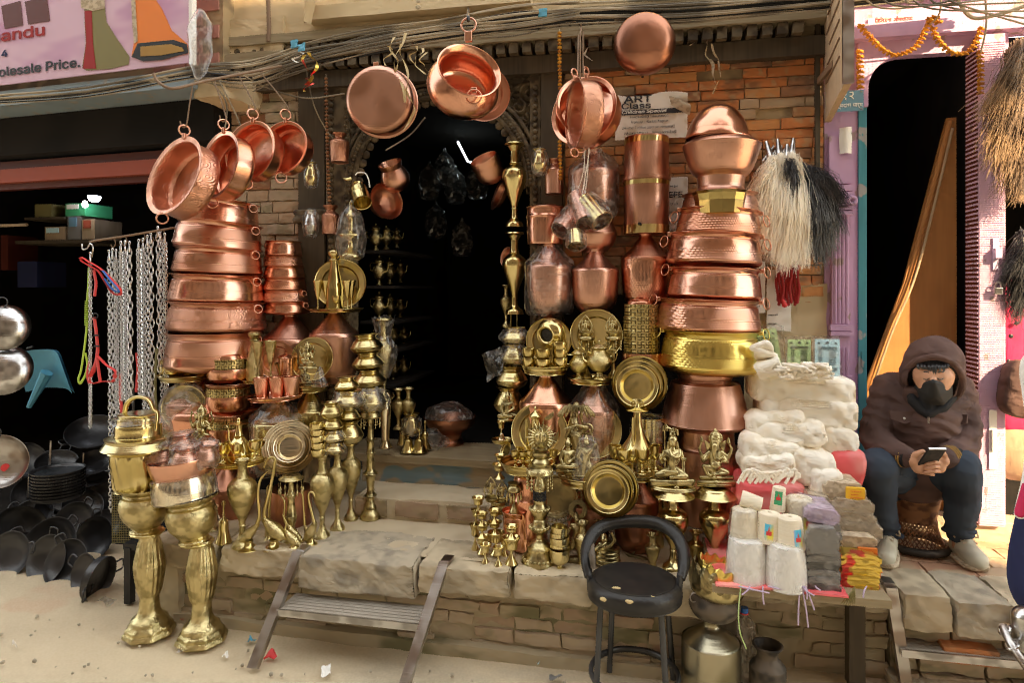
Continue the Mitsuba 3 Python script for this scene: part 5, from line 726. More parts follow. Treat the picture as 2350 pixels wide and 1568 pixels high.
dish('copper_pot', 'hammered copper pot hanging inside the arch at the right', 'pot', [(0, -1), (.5, -.95), (.9, -.6), (.98, -.1), (.95, .3), (1.0, .35), (.97, .8), (.9, .8), (.8, .3), (0, -.4)], 1121, 388, 34, 'copper_hammered', Y=.03, az=-30, el=52); dish('copper_bowl', 'copper bowl hanging behind the upper brass vase', 'bowl', BOWLF, 1144, 445, 40, 'copper_old', Y=.06, az=-60, el=20); dish('copper_bowl', 'copper bowl showing low behind the lower brass vase', 'bowl', BOWLF, 1163, 590, 24, 'copper_old', Y=.06, az=-40, el=10)
turned('copper_lota', 'copper pot hanging at the right pillar above the lidded pot', 'pot', [(0, 0), (.9, 0), (.95, .05), (1, .6), (.9, .72), (.5, .82), (.5, .9), (.8, 1), (0, 1)], 1271, 366, 445, 22, 'copper_brushed', Y=-.08)
for lab, cx, y0, y1, hw, sd in (('small brass jar in a clear bag at the left door pillar, upper', 714, 368, 432, 17, 1), ('small metal jar in a clear bag at the left door pillar, lower', 713, 478, 545, 19, 2), ('pale brass jar in a clear bag at the right door pillar', 1238, 338, 402, 20, 3)):
    k = turned('bagged_jar', lab, 'jar', LOTA, cx, y0 + 6, y1 - 6, hw * .85, 'brass_plain' if sd != 2 else 'steel', Y=-.14); wrap(k, [(.2, -.1), (.9, -.06), (1.2, .3), (1.15, .7), (.9, .95), (.3, 1.12)], sd, .12)
k = turned('bagged_lamp', 'tall brass lamp in a peaked clear bag left of the arch', 'lamp', [(0, 0), (.9, 0), (.95, .05), (.6, .12), (.3, .2), (.3, .3), (1, .36), (1, .42), (.4, .46), (.25, .5), (.25, .7), (.5, .74), (.2, .85), (.1, 1), (0, 1)], 805, 462, 592, 26, 'brass_plain', Y=-.18); wrap(k, [(.3, -.02), (1.0, 0), (1.35, .3), (1.2, .55), (1.0, .75), (.35, .95), (.05, 1.06)], 3, .08)
# the three bags tied with string, in front of the bagged water pot
ps = at(1345, 345, -.3)
for i, (cx, cy, rad, L, az, el, mt, l) in enumerate([(1285, 530, 23, 3.6, -35, -42, 'copper_brushed', 'bagged copper beaker with its open end to the lower left'), (1345, 512, 26, 3.4, 28, -52, 'copper_brushed', 'middle bagged copper beaker of the hanging bunch'), (1382, 508, 26, 3.0, 48, -45, 'brass_plain', 'rightmost bagged beaker of the hanging bunch'), (1322, 566, 20, 2.0, 10, -60, 'brass_plain', 'lowest bagged brass beaker of the hanging bunch')]):
    k = dish('bagged_beaker', l, 'beaker', [(.95, 0), (1, 0), (.9, -L * .5), (.86, -L), (0, -L)] if i else [(.9, .0), (1, 0), (.9, -L * .5), (.86, -L), (0, -L)], cx, cy, rad, mt, Y=-.34 - .02 * i, az=az, el=el, n=32, k=1); c, M, s, R_, _ = G[k]
    part(k, 'plastic_bag', place(rough(lathe([(0, .06), (1.05, .04), (1.2, -L * .3), (1.15, -L * .7), (.9, -L), (.3, -L * 1.12), (.6, -L * 1.25)], 32), .24, 1.6, 4 + i), M * R_, c), 'film', 18); e = c - M[:, 2] * R_ * L * 1.1
    part(k, 'string', tube([e, (e + ps) / 2 + .01, at(1335 + 8 * i, 300, -.3)], .0022, 5), 'white')
# ---------------------------------------------------------------- cast statues
def cast(name, lab, Y, bones, mat='brass_cast', conv=None, seg=12, extra=None, ct='statue'):
    if conv: bones = [[(conv[0] + conv[2] * x, conv[1] + conv[2] * y, conv[2] * z, conv[2] * r) for x, y, z, r in b] for b in bones]
    m = figure(Y, bones, seg)
    return solo(name, lab, ct, cat([m] + (extra or [])), mat, 50)
def beads(pts, r, Y, dz=0, n=40):
    P = catmull([at(x, y, Y) for x, y in pts], 10); P = P[np.linspace(0, len(P) - 1, n).astype(int)] - FWD * dz; return [trimesh.creation.icosphere(subdivisions=1, radius=r).apply_translation(q) for q in P]
C1 = (1431.7, 930.9, .12294); Z1 = lambda x, y: (C1[0] + C1[2] * x, C1[1] + C1[2] * y)
YS = G[[k for k in G if k.startswith('brass_vase')][-2]][0][1]; ps_ = sc(at(1545, 1100, YS)); dzf = .06
sh = [[(910, 640, 0, 84), (905, 715, 14, 70)], [(905, 790, 0, 46), (905, 830, 0, 60)], [(905, 545, -10, 62), (900, 470, -10, 34)], [(900, 470, -10, 34), (915, 430, -6, 16)], [(785, 868, 0, 52), (1035, 868, 0, 52), (905, 960, 20, 110)], [(905, 960, 20, 110), (900, 1120, 10, 92)], [(900, 1120, 10, 92), (900, 1200, 20, 110)],
      [(765, 870, 0, 50), (705, 1050, 30, 42)], [(705, 1050, 30, 42), (680, 975, 70, 34)], [(680, 1000, 70, 34), (686, 945, 80, 24)], [(1055, 875, 0, 48), (1105, 1020, 10, 38)], [(1105, 1020, 10, 38), (1108, 1180, 60, 28)], [(1108, 1180, 60, 30), (1118, 1270, 90, 22)],
      [(850, 1210, 30, 88), (625, 1300, 110, 62)], [(625, 1305, 110, 60), (980, 1250, 190, 40)], [(980, 1210, 30, 80), (1150, 1325, 110, 56)], [(1150, 1330, 110, 54), (880, 1345, 180, 40)], [(980, 1250, 190, 36), (760, 1235, 200, 22)],
      [(520, 1420, 60, 60), (1270, 1420, 60, 60), (560, 1465, 60, 66), (1240, 1465, 60, 66), (900, 1440, 170, 60)], [(830, 705, -10, 30), (820, 900, -30, 40)], [(985, 705, -10, 30), (1010, 880, -30, 40)], [(985, 470, -20, 30), (1000, 550, -20, 20)]]
sh += [[(686 + 9 * i, 950, 82, 9), (684 + 10 * i, 905 - 4 * (1 - abs(i)), 84, 7)] for i in (-2, -1, 0, 1)] + [[(1100 + 12 * i, 1250, 92, 9), (1102 + 13 * i, 1300, 96, 7)] for i in (0, 1, 2, 3)]
sh += [[(885, 672, 84, 9), (858, 676, 76, 8)], [(930, 672, 84, 9), (957, 676, 76, 8)], [(905, 668, 88, 10), (905, 708, 98, 13)], [(890, 738, 90, 8), (920, 738, 90, 8)], [(826, 690, 10, 16), (826, 725, 10, 12)], [(990, 690, 10, 16), (990, 725, 10, 12)]]
at_ = lambda p, dz=0.0: at(*Z1(*p), YS) - FWD * dz
ext = [tube([at_((770, 1360), .0), at_((770, 700), -.01), at_((768, 450), -.01)], .0035, 6, 1), tube([at_((730, 480)), at_((735, 400)), at_((752, 350))], [.004, .003, .001], 6), tube([at_((768, 460)), at_((766, 320))], [.004, .001], 6, 1), tube([at_((806, 480)), at_((802, 400)), at_((782, 350))], [.004, .003, .001], 6), tube([at_((820, 800), .03), at_((850, 880), .055), at_((920, 910), .06), at_((990, 870), .05), at_((1010, 800), .03)], .0065, 8), tube([at_((850, 470)), at_((905, 480), .02), at_((950, 465)), at_((960, 430))], .005, 8), tube([at_((790, 430)), at_((830, 420)), at_((880, 450))], .004, 6), tube([at_((740, 985), .02), at_((700, 1000), .03)], .009, 8), tube([at_((1065, 985), .02), at_((1135, 985), .02)], .009, 8)]
ext += beads([Z1(840, 900), Z1(850, 980), Z1(905, 1050), Z1(960, 980), Z1(970, 900)], .0028, YS, .055, 26) + beads([Z1(860, 930), Z1(905, 1000), Z1(950, 930)], .0024, YS, .06, 18) + beads([Z1(870 + 30 * math.cos(a), 1405 + 18 * math.sin(a)) for a in np.linspace(0, 6.3, 9)], .004, YS, .1, 9)
k = cast('seated_statue', 'brass cross legged statue with a raised palm and a trident, on the left large vase', YS, sh, conv=C1, extra=ext)
part(k, 'base', place(lathe([(0, 0), (.95, 0), (1, .3), (.95, .8), (.8, 1), (0, 1)], 40), np.diag([.095, .062, .014]), at(1544, 1121, YS)), 'brass_cast')
YG = G[[k for k in G if k.startswith('brass_vase')][-1]][0][1]
def ganesh(lab, conv, Y, name='elephant_headed_statue', mat='brass_cast', base=True):
    b = [[(1700, 700, 20, 96), (1700, 800, 30, 90)], [(1705, 640, 0, 110), (1705, 560, -10, 90)], [(1700, 540, -10, 60), (1700, 440, -10, 16)], [(1600, 740, 0, 30), (1510, 665, -10, 12), (1560, 830, -10, 24)], [(1800, 740, 0, 30), (1895, 665, -10, 12), (1845, 830, -10, 24)],
         [(1690, 760, 90, 60), (1680, 880, 110, 50)], [(1680, 880, 110, 50), (1700, 985, 120, 38)], [(1700, 985, 120, 38), (1770, 1015, 125, 28)], [(1770, 1015, 125, 28), (1830, 975, 125, 19)], [(1830, 975, 125, 19), (1865, 985, 125, 12)], [(1700, 920, 0, 130), (1705, 1080, 30, 120)], [(1705, 1110, 60, 112), (1705, 1130, 60, 108)],
         [(1590, 890, 0, 60), (1480, 985, 10, 38)], [(1480, 985, 10, 38), (1420, 880, 20, 28)], [(1420, 880, 20, 28), (1405, 800, 25, 24)], [(1570, 930, 10, 50), (1480, 1040, 60, 36)], [(1480, 1040, 60, 36), (1445, 960, 90, 30)], [(1445, 960, 90, 26), (1440, 900, 95, 18)], [(1820, 890, 0, 60), (1930, 985, 10, 38)], [(1930, 985, 10, 38), (1985, 880, 20, 28)], [(1985, 880, 20, 28), (2005, 810, 25, 24)], [(1820, 940, 10, 55), (1920, 1060, 60, 40)], [(1920, 1060, 60, 40), (1870, 1050, 110, 36)],
         [(1405, 800, 25, 20), (1450, 660, 20, 18)], [(1450, 660, 20, 36), (1442, 590, 20, 14)], [(2005, 810, 25, 20), (1950, 690, 20, 18)], [(1950, 690, 20, 34), (1945, 610, 20, 14)], [(1640, 1190, 50, 80), (1500, 1140, 90, 50)], [(1500, 1140, 90, 52), (1560, 1290, 120, 34)], [(1780, 1210, 50, 80), (1920, 1260, 100, 50)], [(1920, 1270, 100, 46), (1700, 1300, 160, 34)], [(1560, 1290, 120, 34), (1620, 1310, 150, 24)], [(1700, 1280, 0, 150), (1700, 1300, 0, 150)],
         [(1655, 735, 96, 12), (1650, 740, 96, 12)], [(1745, 735, 96, 12), (1750, 740, 96, 12)], [(1735, 860, 100, 20), (1770, 850, 130, 10)]]
    if base: b += [[(1440 + 0, 1350, 0, 40), (2010, 1350, 0, 40), (1725, 1350, 150, 40), (1725, 1350, -120, 40)], [(1400, 1440, 0, 44), (2060, 1440, 0, 44), (1725, 1440, 190, 44), (1725, 1440, -150, 44)], [(1385, 1490, 0, 34), (2075, 1490, 0, 34), (1725, 1490, 200, 34)]]
    c = lambda x, y: at(conv[0] + conv[2] * x, conv[1] + conv[2] * y, Y); s = sc(c(1700, 1000)) * conv[2]
    e = [tube([c(1590, 660), c(1600, 560), c(1700, 490), c(1810, 560), c(1820, 660)], 14 * s, 6)] + [ring(c(1705, y), r * s, 9 * s, (0, .1, 1), 6, 20) for y, r in ((500, 48), (470, 34), (545, 88), (660, 112))] + [trimesh.creation.icosphere(subdivisions=1, radius=18 * s).apply_translation(c(1705 + 42 * q, 610 - 12 * abs(q)) - FWD * 95 * s) for q in (-2, -1, 0, 1, 2)] + [ring(c(x, y), 34 * s, 8 * s, (0, .2, 1), 6, 14) for x, y in ((1425, 905), (1975, 905))]
    e += [tube([c(1600, 900) - FWD * 90 * s, c(1650, 1010) - FWD * 140 * s, c(1760, 1040) - FWD * 140 * s, c(1830, 920) - FWD * 80 * s], 10 * s, 6)]
    return cast(name, lab, Y, b, mat, conv, extra=e)
ganesh('brass elephant headed statue with four arms on the right large vase', C1, YG)
ganesh('small brass elephant headed statuette before the mirror bright plate', (705 - 1705 * .058, 785 - 440 * .058, .058), -.42)
ganesh('small brass elephant headed statuette behind the bowl of wrapped pots', (463 - 1705 * .088, 930 - 440 * .088, .088), -.62)
def seated(lab, cx, yb, yt, Y, mat='brass_cast', name='seated_statuette', crown=1.0, lotus=True):
    h = (yb - yt) / 100.0; p = lambda x, y, z, r: (cx + x * h, yt + y * h, z * h, r * h)
    b = [[p(0, 4, 0, 1.5), p(0, 12, 0, 5)], [p(0, 14, 0, 7), p(0, 20, 2, 8)], [p(0, 20, 2, 9), p(0, 26, 4, 7)], [p(0, 30, 0, 5), p(0, 36, 0, 8)], [p(-13, 42, 0, 6), p(13, 42, 0, 6), p(0, 50, 3, 13)], [p(0, 50, 3, 13), p(0, 70, 4, 12)], [p(-15, 43, 0, 6), p(-20, 60, 4, 5)], [p(-20, 60, 4, 5), p(-14, 78, 14, 4)], [p(15, 43, 0, 6), p(20, 60, 4, 5)], [p(20, 60, 4, 5), p(2, 70, 18, 4)], [p(-4, 78, 4, 12), p(-27, 83, 10, 7)], [p(4, 78, 4, 12), p(27, 83, 10, 7)], [p(-27, 84, 10, 6), p(12, 84, 20, 5)], [p(27, 84, 10, 6), p(-12, 82, 20, 5)], [p(-28, 95, 0, 5), p(28, 95, 0, 5), p(0, 95, 20, 5), p(0, 95, -18, 5)], [p(-2, 20, 10, 1.2), p(-5, 20, 9, 1)], [p(2, 20, 10, 1.2), p(5, 20, 9, 1)], [p(0, 19, 11, 1.4), p(0, 24, 13, 1.8)]]
    return cast(name, lab, Y, b, mat)
seated('seated brass statuette right of the door below the pot stack', 1165, 968, 895, -.36); seated('small golden seated statuette on the pale tray beside the wrapped figure', 1303, 1086, 1002, -.64)
seated('tiny brass figure with a halo on the tray before the bright plate', 700, 887, 842, -.46, 'brass_old'); 
cx = 1325; YK = -.6
k = cast('palm_statue', 'dark brass flute playing figure under a palm canopy', YK, [[(1317, 962, 4, 8), (1319, 972, 8, 8)], [(1312, 946, 0, 2), (1316, 956, 2, 7)], [(1318, 980, 0, 6), (1320, 986, 0, 8)], [(1308, 990, 0, 6), (1334, 990, 0, 6), (1321, 1002, 3, 13)], [(1321, 1002, 3, 13), (1324, 1030, 3, 11)], [(1324, 1030, 3, 13), (1324, 1062, 4, 10)], [(1306, 990, 0, 6), (1300, 1004, 6, 5)], [(1300, 1004, 6, 5), (1308, 984, 16, 4)], [(1336, 990, 0, 6), (1346, 982, 8, 5)], [(1346, 982, 8, 5), (1322, 976, 16, 4)], [(1318, 1060, 4, 7), (1316, 1085, 4, 6)], [(1330, 1060, 4, 7), (1332, 1085, 4, 6)], [(1345, 1085, 0, 6), (1300, 1085, 0, 6)]], 'brass_old',
         extra=[tube([at(1295, 985, YK - .05), at(1325, 976, YK - .05)], .0035, 6, 1), tube([at(1340, 1085, YK + .02), at(1342, 1000, YK + .02), at(1330, 950, YK)], .006, 8)] + [ring(at(1348, 985, YK), .022, .005, (0, 1, 0), 6, 20), tube([at(1352, 985, YK), at(1360, 1010, YK), at(1362, 1040, YK)], .005, 6)])
def palm(cx, cy, rx, ry, Y, n=11, mat='brass_old'):
    s = sc(at(cx, cy, Y)); o = []
    for i in range(n):
        a = math.pi * (i / (n - 1)); dx = math.cos(a); c = at(cx, cy, Y)
        for q in (0, .5, 1):
            e = c + RGT * dx * rx * s * (.45 + .55 * q) - FWD * (.02 + .025 * (1 - q)) * math.sin(a) - UP * (.3 + .7 * q * q) * ry * s + UP * ry * s * .4
            o.append(mtm(hull([(*e, .007), (*(e + RGT * dx * .012 - UP * .014), .006), (*(e + RGT * dx * .016 - UP * .026), .0015)], 8)))
    return o
part(k, 'canopy', cat(palm(1322, 932, 34, 20, YK) + [mtm(hull([(*at(1322, 928, YK), .012), (*at(1322, 936, YK), .02)], 10))]), 'brass_old', 40)
k = cast('wrapped_statue', 'brass standing figure wrapped in clear plastic on the pale tray', -.66, [[(1345, 1012, 0, 6), (1346, 1018, 4, 6)], [(1345, 1000, 0, 2), (1345, 1008, 0, 6)], [(1335, 1032, 0, 5), (1357, 1032, 0, 5), (1346, 1042, 2, 10)], [(1346, 1042, 2, 10), (1344, 1060, 2, 9)], [(1334, 1032, 0, 4), (1326, 1048, 6, 3)], [(1326, 1048, 6, 3), (1334, 1060, 10, 3)], [(1358, 1032, 0, 4), (1366, 1020, 4, 3)], [(1342, 1064, 2, 7), (1338, 1088, 6, 5)], [(1350, 1064, 2, 7), (1356, 1076, 12, 5)], [(1356, 1076, 12, 5), (1346, 1090, 10, 4)], [(1322, 1094, 0, 4), (1368, 1094, 0, 4), (1345, 1094, 16, 4)]])
part(k, 'plastic_bag', rough(mtm(figure_h := hull([(*at(1340, 1012, -.66), .028), (*at(1356, 1016, -.66), .03), (*at(1330, 1090, -.66), .035), (*at(1362, 1090, -.66), .035)], 12)), .008, 22, 4, .02), 'film', 22)
# small figures behind the chair
YD = atz(1480, 1285, FLOOR)[1]
k = cast('dancing_statue', 'dark bronze dancing figure behind the chair back', YD + .1, [[(1476, 1196, 0, 9), (1476, 1205, 4, 8)], [(1465, 1218, 0, 6), (1490, 1218, 0, 6), (1478, 1228, 2, 10)], [(1478, 1228, 2, 10), (1474, 1248, 2, 8)], [(1465, 1218, 0, 5), (1448, 1222, 8, 4)], [(1448, 1222, 8, 4), (1440, 1214, 12, 3)], [(1490, 1218, 0, 5), (1502, 1228, 8, 4)], [(1502, 1228, 8, 4), (1494, 1236, 14, 3)], [(1474, 1250, 2, 8), (1460, 1262, 10, 7)], [(1460, 1262, 10, 6), (1478, 1278, 14, 4)], [(1478, 1250, 2, 8), (1488, 1270, 4, 6)], [(1488, 1270, 4, 5), (1484, 1296, 4, 4)], [(1462, 1298, 0, 6), (1505, 1298, 0, 6)]], 'brass_old')
part(k, 'halo', place(lathe([(0, 0), (1, 0), (1, .1), (.8, .16), (.74, .1), (0, .1)], 24, 3, scallop(12, .06, -1)), facing(0, 5) * .026, at(1483, 1200, YD + .12)), 'brass_old')
cast('mouse_figure', 'small brass mouse figure on the pavement behind the chair seat', YD, [[(1434, 1270, 0, 1.5), (1446, 1276, 0, 4)], [(1446, 1276, 0, 4), (1458, 1280, 0, 6)], [(1458, 1280, 0, 6), (1478, 1288, 0, 9)], [(1478, 1288, 0, 9), (1486, 1294, 0, 8)], [(1455, 1284, 4, 3), (1453, 1296, 5, 2)], [(1480, 1292, 4, 4), (1482, 1302, 5, 2)], [(1452, 1272, 3, 3), (1456, 1268, 3, 2)]], 'brass_old', ct='figure')
YF = atz(1392, 1300, FLOOR)[1]
k = cast('seated_statue', 'crouching brass figure with raised arms on a stepped round base, left of the chair seat', YF, [[(1385, 1232, 0, 8), (1386, 1240, 6, 8)], [(1376, 1250, 0, 6), (1400, 1250, 0, 6), (1390, 1258, 2, 11)], [(1390, 1258, 2, 11), (1392, 1272, 4, 11)], [(1402, 1250, 0, 5), (1410, 1240, 2, 4)], [(1410, 1240, 2, 4), (1404, 1224, 4, 3)], [(1376, 1250, 0, 5), (1364, 1262, 8, 4)], [(1364, 1262, 8, 4), (1360, 1270, 14, 4)], [(1384, 1272, 4, 8), (1372, 1280, 16, 5)], [(1400, 1272, 4, 8), (1404, 1286, 12, 5)]], 'brass_cast', extra=[tube([at(1388, 1246, YF - .03), at(1376, 1256, YF - .05), at(1356, 1268, YF - .05)], [.01, .008, .004], 8)])
for i in range(4): part(k, 'base_step', place(lathe([(0, 0), (.97, 0), (1, .2), (1, .8), (.97, 1), (0, 1)], 40), np.diag([.052 + .001 * i, .04, .0165]), (at(1393, 1300, YF)[0], YF, FLOOR + .066 - .0168 * i)), 'brass_cast')
k = cast('haloed_statuette', 'brass standing statuette with a round openwork halo behind the bowl pile', -.68, [[(1322, 1186, 0, 6), (1323, 1194, 4, 6)], [(1321, 1178, 0, 2), (1322, 1184, 0, 5)], [(1312, 1206, 0, 5), (1334, 1206, 0, 5), (1323, 1216, 2, 9)], [(1323, 1216, 2, 9), (1322, 1236, 2, 8)], [(1312, 1206, 0, 4), (1303, 1222, 6, 3)], [(1334, 1206, 0, 4), (1342, 1218, 6, 3)], [(1318, 1240, 2, 8), (1312, 1258, 10, 6)], [(1326, 1240, 2, 8), (1330, 1270, 4, 6)], [(1310, 1288, 0, 12), (1336, 1288, 0, 12)]], 'brass_old')
part(k, 'halo', place(lathe([(.55, 0), (.98, 0), (1, .06), (.98, .12), (.56, .12), (.5, .06), (.55, 0)], 36, 2, scallop(24, .03, -1)), facing(5, 8) * .041, at(1326, 1170, -.66)), 'brass_old')
solo('leaf_candlestick', 'pale brass candlestick with spreading leaves left of the chair back', 'candlestick', cat([tube([at(1385, 1300, -.7), at(1386, 1240, -.7), at(1380, 1195, -.7)], .004, 6)] + [tube([at(x, y, -.7), at(x + 8 * math.cos(a), y + 5 * math.sin(a) , -.71), at(x + 17 * math.cos(a), y + 11 * math.sin(a), -.71)], [.002, .007, .001], 6, flat=.4) for x, y in ((1376, 1194), (1384, 1212)) for a in np.linspace(-.3, 3.5, 7)]), 'bronze_pale', 50)
cast('brass_figure', 'brass female torso figure standing between the nested bowls and the large vase', -.42, [[(1496, 1110, 0, 10), (1497, 1120, 0, 12)], [(1484, 1134, 0, 8), (1516, 1132, 0, 8), (1500, 1146, 4, 20)], [(1500, 1146, 4, 20), (1504, 1184, 2, 15)], [(1504, 1184, 2, 15), (1504, 1260, 0, 20)], [(1484, 1132, 0, 7), (1474, 1112, 8, 5)], [(1474, 1112, 8, 5), (1484, 1090, 12, 4)], [(1518, 1134, 0, 7), (1530, 1170, 0, 6)], [(1492, 1150, 18, 8), (1492, 1151, 18, 8)], [(1509, 1150, 18, 8), (1509, 1151, 18, 8)]], 'brass_plain', ct='figure')
# ---------------------------------------------------------------- left shop
Yc = -.55
k = solo('hanging_bar', 'thin rod with hooks from which the dog chains hang', 'rod', cat([tube([at(205, 556, -.75), at(222, 552, -.72), at(300, 540, -.6), at(415, 520, -.38)], .006, 8)] + [tube([at(x, y, Y), at(x + 3, y + 12, Y), at(x - 3, y + 22, Y), at(x - 8, y + 14, Y)], .0025, 5) for x, y, Y in ((262, 547, -.66), (288, 543, -.62), (330, 535, -.54), (358, 530, -.49), (375, 527, -.46))]), 'rust_rod', 60); part(k, 'hook', tube([at(188, 560, -.76), at(190, 572, -.76), at(200, 570, -.76), at(206, 560, -.76), at(213, 566, -.76), at(211, 590, -.76)], .004, 6), 'steel')
LK = {}
def link(r, w, t, tw=0):
    th = np.linspace(0, 2 * math.pi, 13); p = np.stack([w * np.cos(th), 0 * th, r * np.sin(th)], -1); return tube(p, t, 5, 1, cap=False)
def chain(lab, x, y0, y1, Y, w=6, style=0, name='dog_chain', mat='chain_steel', x1=None):
    a, b = at(x, y0, Y), at(x1 or x, y1, Y); L = np.linalg.norm(b - a); s = sc(a); r = {0: w * .75, 1: w * 1.15, 2: w * .5}[style] * s; st = r * (1.45 if style != 2 else 1.0); n_ = int(L / st); ms = []
    base = link(r, w * .5 * s, w * .17 * s)
    for i in range(n_):
        m = base.copy(); m.apply_transform(trimesh.transformations.rotation_matrix((math.pi / 2 if i % 2 else 0) + (.7 if style == 2 else .5), (0, 0, 1))); m.apply_translation(a + (b - a) * (i / n_) + RGT * .002 * math.sin(i * 1.7)); ms.append(m)
    k = thing(name, lab, 'chain', 'dog chains on the rod'); put(k, cat(ms), mat, 60)
    part(k, 'clip', cat([tube([a + UP * .045, a + UP * .02, a], [.003, .006, .004], 6), ring(a + UP * .052, .008, .0025, (.3, 1, .1), 5, 14)]), mat, 60); return k
r9 = random.Random(4)
for i, (x, y0, y1, w, st, Y) in enumerate([(250, 600, 1180, 7, 0, -.62), (258, 596, 1100, 7, 1, -.6), (266, 598, 1130, 8, 2, -.6), (277, 580, 920, 7, 2, -.6), (287, 578, 940, 7, 2, -.58), (297, 580, 930, 9, 1, -.57), (318, 575, 915, 9, 2, -.54), (328, 572, 960, 8, 2, -.52), (338, 565, 950, 8, 0, -.52), (346, 560, 1000, 9, 1, -.5), (362, 545, 860, 8, 1, -.48), (368, 552, 930, 7, 0, -.46), (378, 560, 940, 9, 2, -.46)]):
    chain(f'steel dog chain between the dark shop and the copper stack, {["leftmost", "second", "third", "fourth", "fifth", "sixth", "seventh", "eighth", "ninth", "tenth", "eleventh", "twelfth", "rightmost"][i]} from the left', x, y0, y1, Y, w, st, x1=x + 4)
k = chain('long twisted steel chain hanging alone left of the chain bundle', 207, 606, 985, -.76, 6, 2)
del labels[k]['group']
def strap(pts, w, mat, Y, t=.1):
    return tube([at(x, y, Y) if len(q) == 0 else at(x, y, Y + q[0]) for x, y, *q in pts], w * sc(at(pts[0][0], pts[0][1], Y)), 8, 5, flat=t)
k = solo('dog_leash', 'red and blue padded dog leash loop hanging from the rod', 'leash', cat([strap([(207, 604), (190, 592), (186, 598), (205, 610), (225, 622), (240, 645), (258, 672), (275, 676), (276, 664), (255, 640), (232, 618), (210, 604)], 5, 'red', -.77, .35), strap([(215, 620), (220, 650), (217, 680)], 5, 'red', -.77, .35)]), 'red', 50)
part(k, 'padding', strap([(236, 622, -.01), (254, 644, -.01), (270, 662, -.01), (272, 670, -.01), (258, 664, -.01), (240, 640, -.01)], 4, 'blue', -.77, .5), 'blue', 50)
k = solo('dog_harness', 'red dog harness of flat straps hanging at the end of the leash', 'harness', cat([strap([(216, 728), (220, 758), (224, 800), (222, 820)], 6, 'red', -.77, .25), strap([(222, 820), (214, 850), (206, 866), (210, 880), (235, 876), (258, 876), (262, 866)], 5, 'red', -.77, .25), strap([(222, 818), (226, 850), (230, 878)], 6, 'red', -.78, .25), strap([(224, 818), (244, 838), (264, 852), (262, 868)], 6, 'red', -.78, .25), strap([(205, 830), (200, 860), (204, 880)], 4, 'red', -.76, .25)]), 'red', 50); part(k, 'buckle', cat([ring(at(219, 725, -.78), .012, .003, (.2, -1, 0)), manifold_box(.03, .008, .008, .002).apply_translation(at(222, 795, -.785)), manifold_box(.028, .008, .008, .002).apply_translation(at(221, 770, -.785))]), 'black')
k = solo('dog_leash', 'lime green dog leash with a ribbed sleeve left of the lone chain', 'leash', cat([strap([(204, 615), (203, 650), (200, 690)], 3.5, 'lime', -.75, .4), strap([(200, 740), (196, 780), (192, 810), (186, 850), (180, 870), (184, 880), (196, 860), (200, 835), (196, 810)], 3.5, 'lime', -.75, .4)] + [ring(at(199 - .12 * i, 692 + 4.2 * i, -.75), .007, .0026, (0, .2, 1), 5, 12) for i in range(14)]), 'lime', 50)
for i, (pts, w, mt, l) in enumerate([([(313, 810), (316, 850), (312, 900)], 5, 'red', 'red nylon leash strap behind the chains, left'), ([(360, 800), (356, 870), (358, 950)], 5, 'khaki', 'olive nylon leash strap between the chains'), ([(278, 858), (276, 900), (280, 950)], 6, 'red', 'red nylon leash strap behind the chains, low'), ([(300, 800), (305, 900), (306, 950)], 5, 'black', 'black nylon leash strap behind the chains')]): solo('leash_strap', l, 'leash', strap(pts, w, mt, -.45, .3), mt, 50)
# lamps, boxes and chairs in the dark
bl = at(197, 470, 1.2); k = turned('light_bulb', 'glowing spiral lamp bulb in the dark left shop', 'lamp', [(0, 0), (.5, .05), (1, .3), (.9, .75), (.45, 1), (0, 1)], 195, 461, 477, 6, 'lamp_glow', Y=1.2, n=20); scene[k]['emitter'] = {'type': 'area', 'radiance': rgb((1.2, 1.1, .95))}
k = turned('ceiling_lamp', 'white glowing dish lamp beside the spiral bulb in the dark left shop', 'lamp', [(0, 0), (.6, .1), (.95, .55), (1, 1), (0, 1)], 216, 450, 464, 13, 'lamp_glow', Y=1.25, n=24); scene[k]['emitter'] = {'type': 'area', 'radiance': rgb((.9, 1.0, 1.2))}
for i, (x, y) in enumerate(((4, 466), (6, 481))): k = turned('light_bulb', f'{["upper","lower"][i]} small light spot at the far left of the dark shop', 'lamp', [(0, 0), (1, .5), (0, 1)], x, y - 2, y + 2, 4, 'lamp_glow', Y=2.4, n=12); scene[k]['emitter'] = {'type': 'area', 'radiance': rgb((.7, .65, .5))}
for x0, x1, y0, y1, mt, l, q in ((150, 195, 466, 496, 'green', 'green and white printed carton on the shelf under the bulb', 'paper_white'), (80, 118, 468, 500, 'khaki', 'olive carton on the shelf left of the green one', None), (155, 185, 496, 550, 'grey_bag', 'grey packet with a blue top in the dark shop', 'sign_blue'), (188, 218, 503, 550, 'board_grey', 'brown display card with rows of small goods in the dark shop', 'tile_red'), (103, 150, 520, 552, 'board_grey', 'brown box with a pale blue label in the dark shop', 'card_blue'), (40, 85, 600, 660, 'navy', 'blue crate deep in the dark shop', None), (2, 18, 540, 620, 'maroon', 'brown cabinet edge at the far left of the dark shop', None)):
    a, b = at(x0, y1, 1.3), at(x1, y0, 1.3); k = solo('carton', l, 'box', bx(a[0], b[0], 1.3, 1.6, a[2], b[2]), mt, False)
    if q: part(k, 'label', bx(a[0] + .02, a[0] + (b[0] - a[0]) * .7, 1.292, 1.298, b[2] - (b[2] - a[2]) * .45, b[2] - .01), q, False)
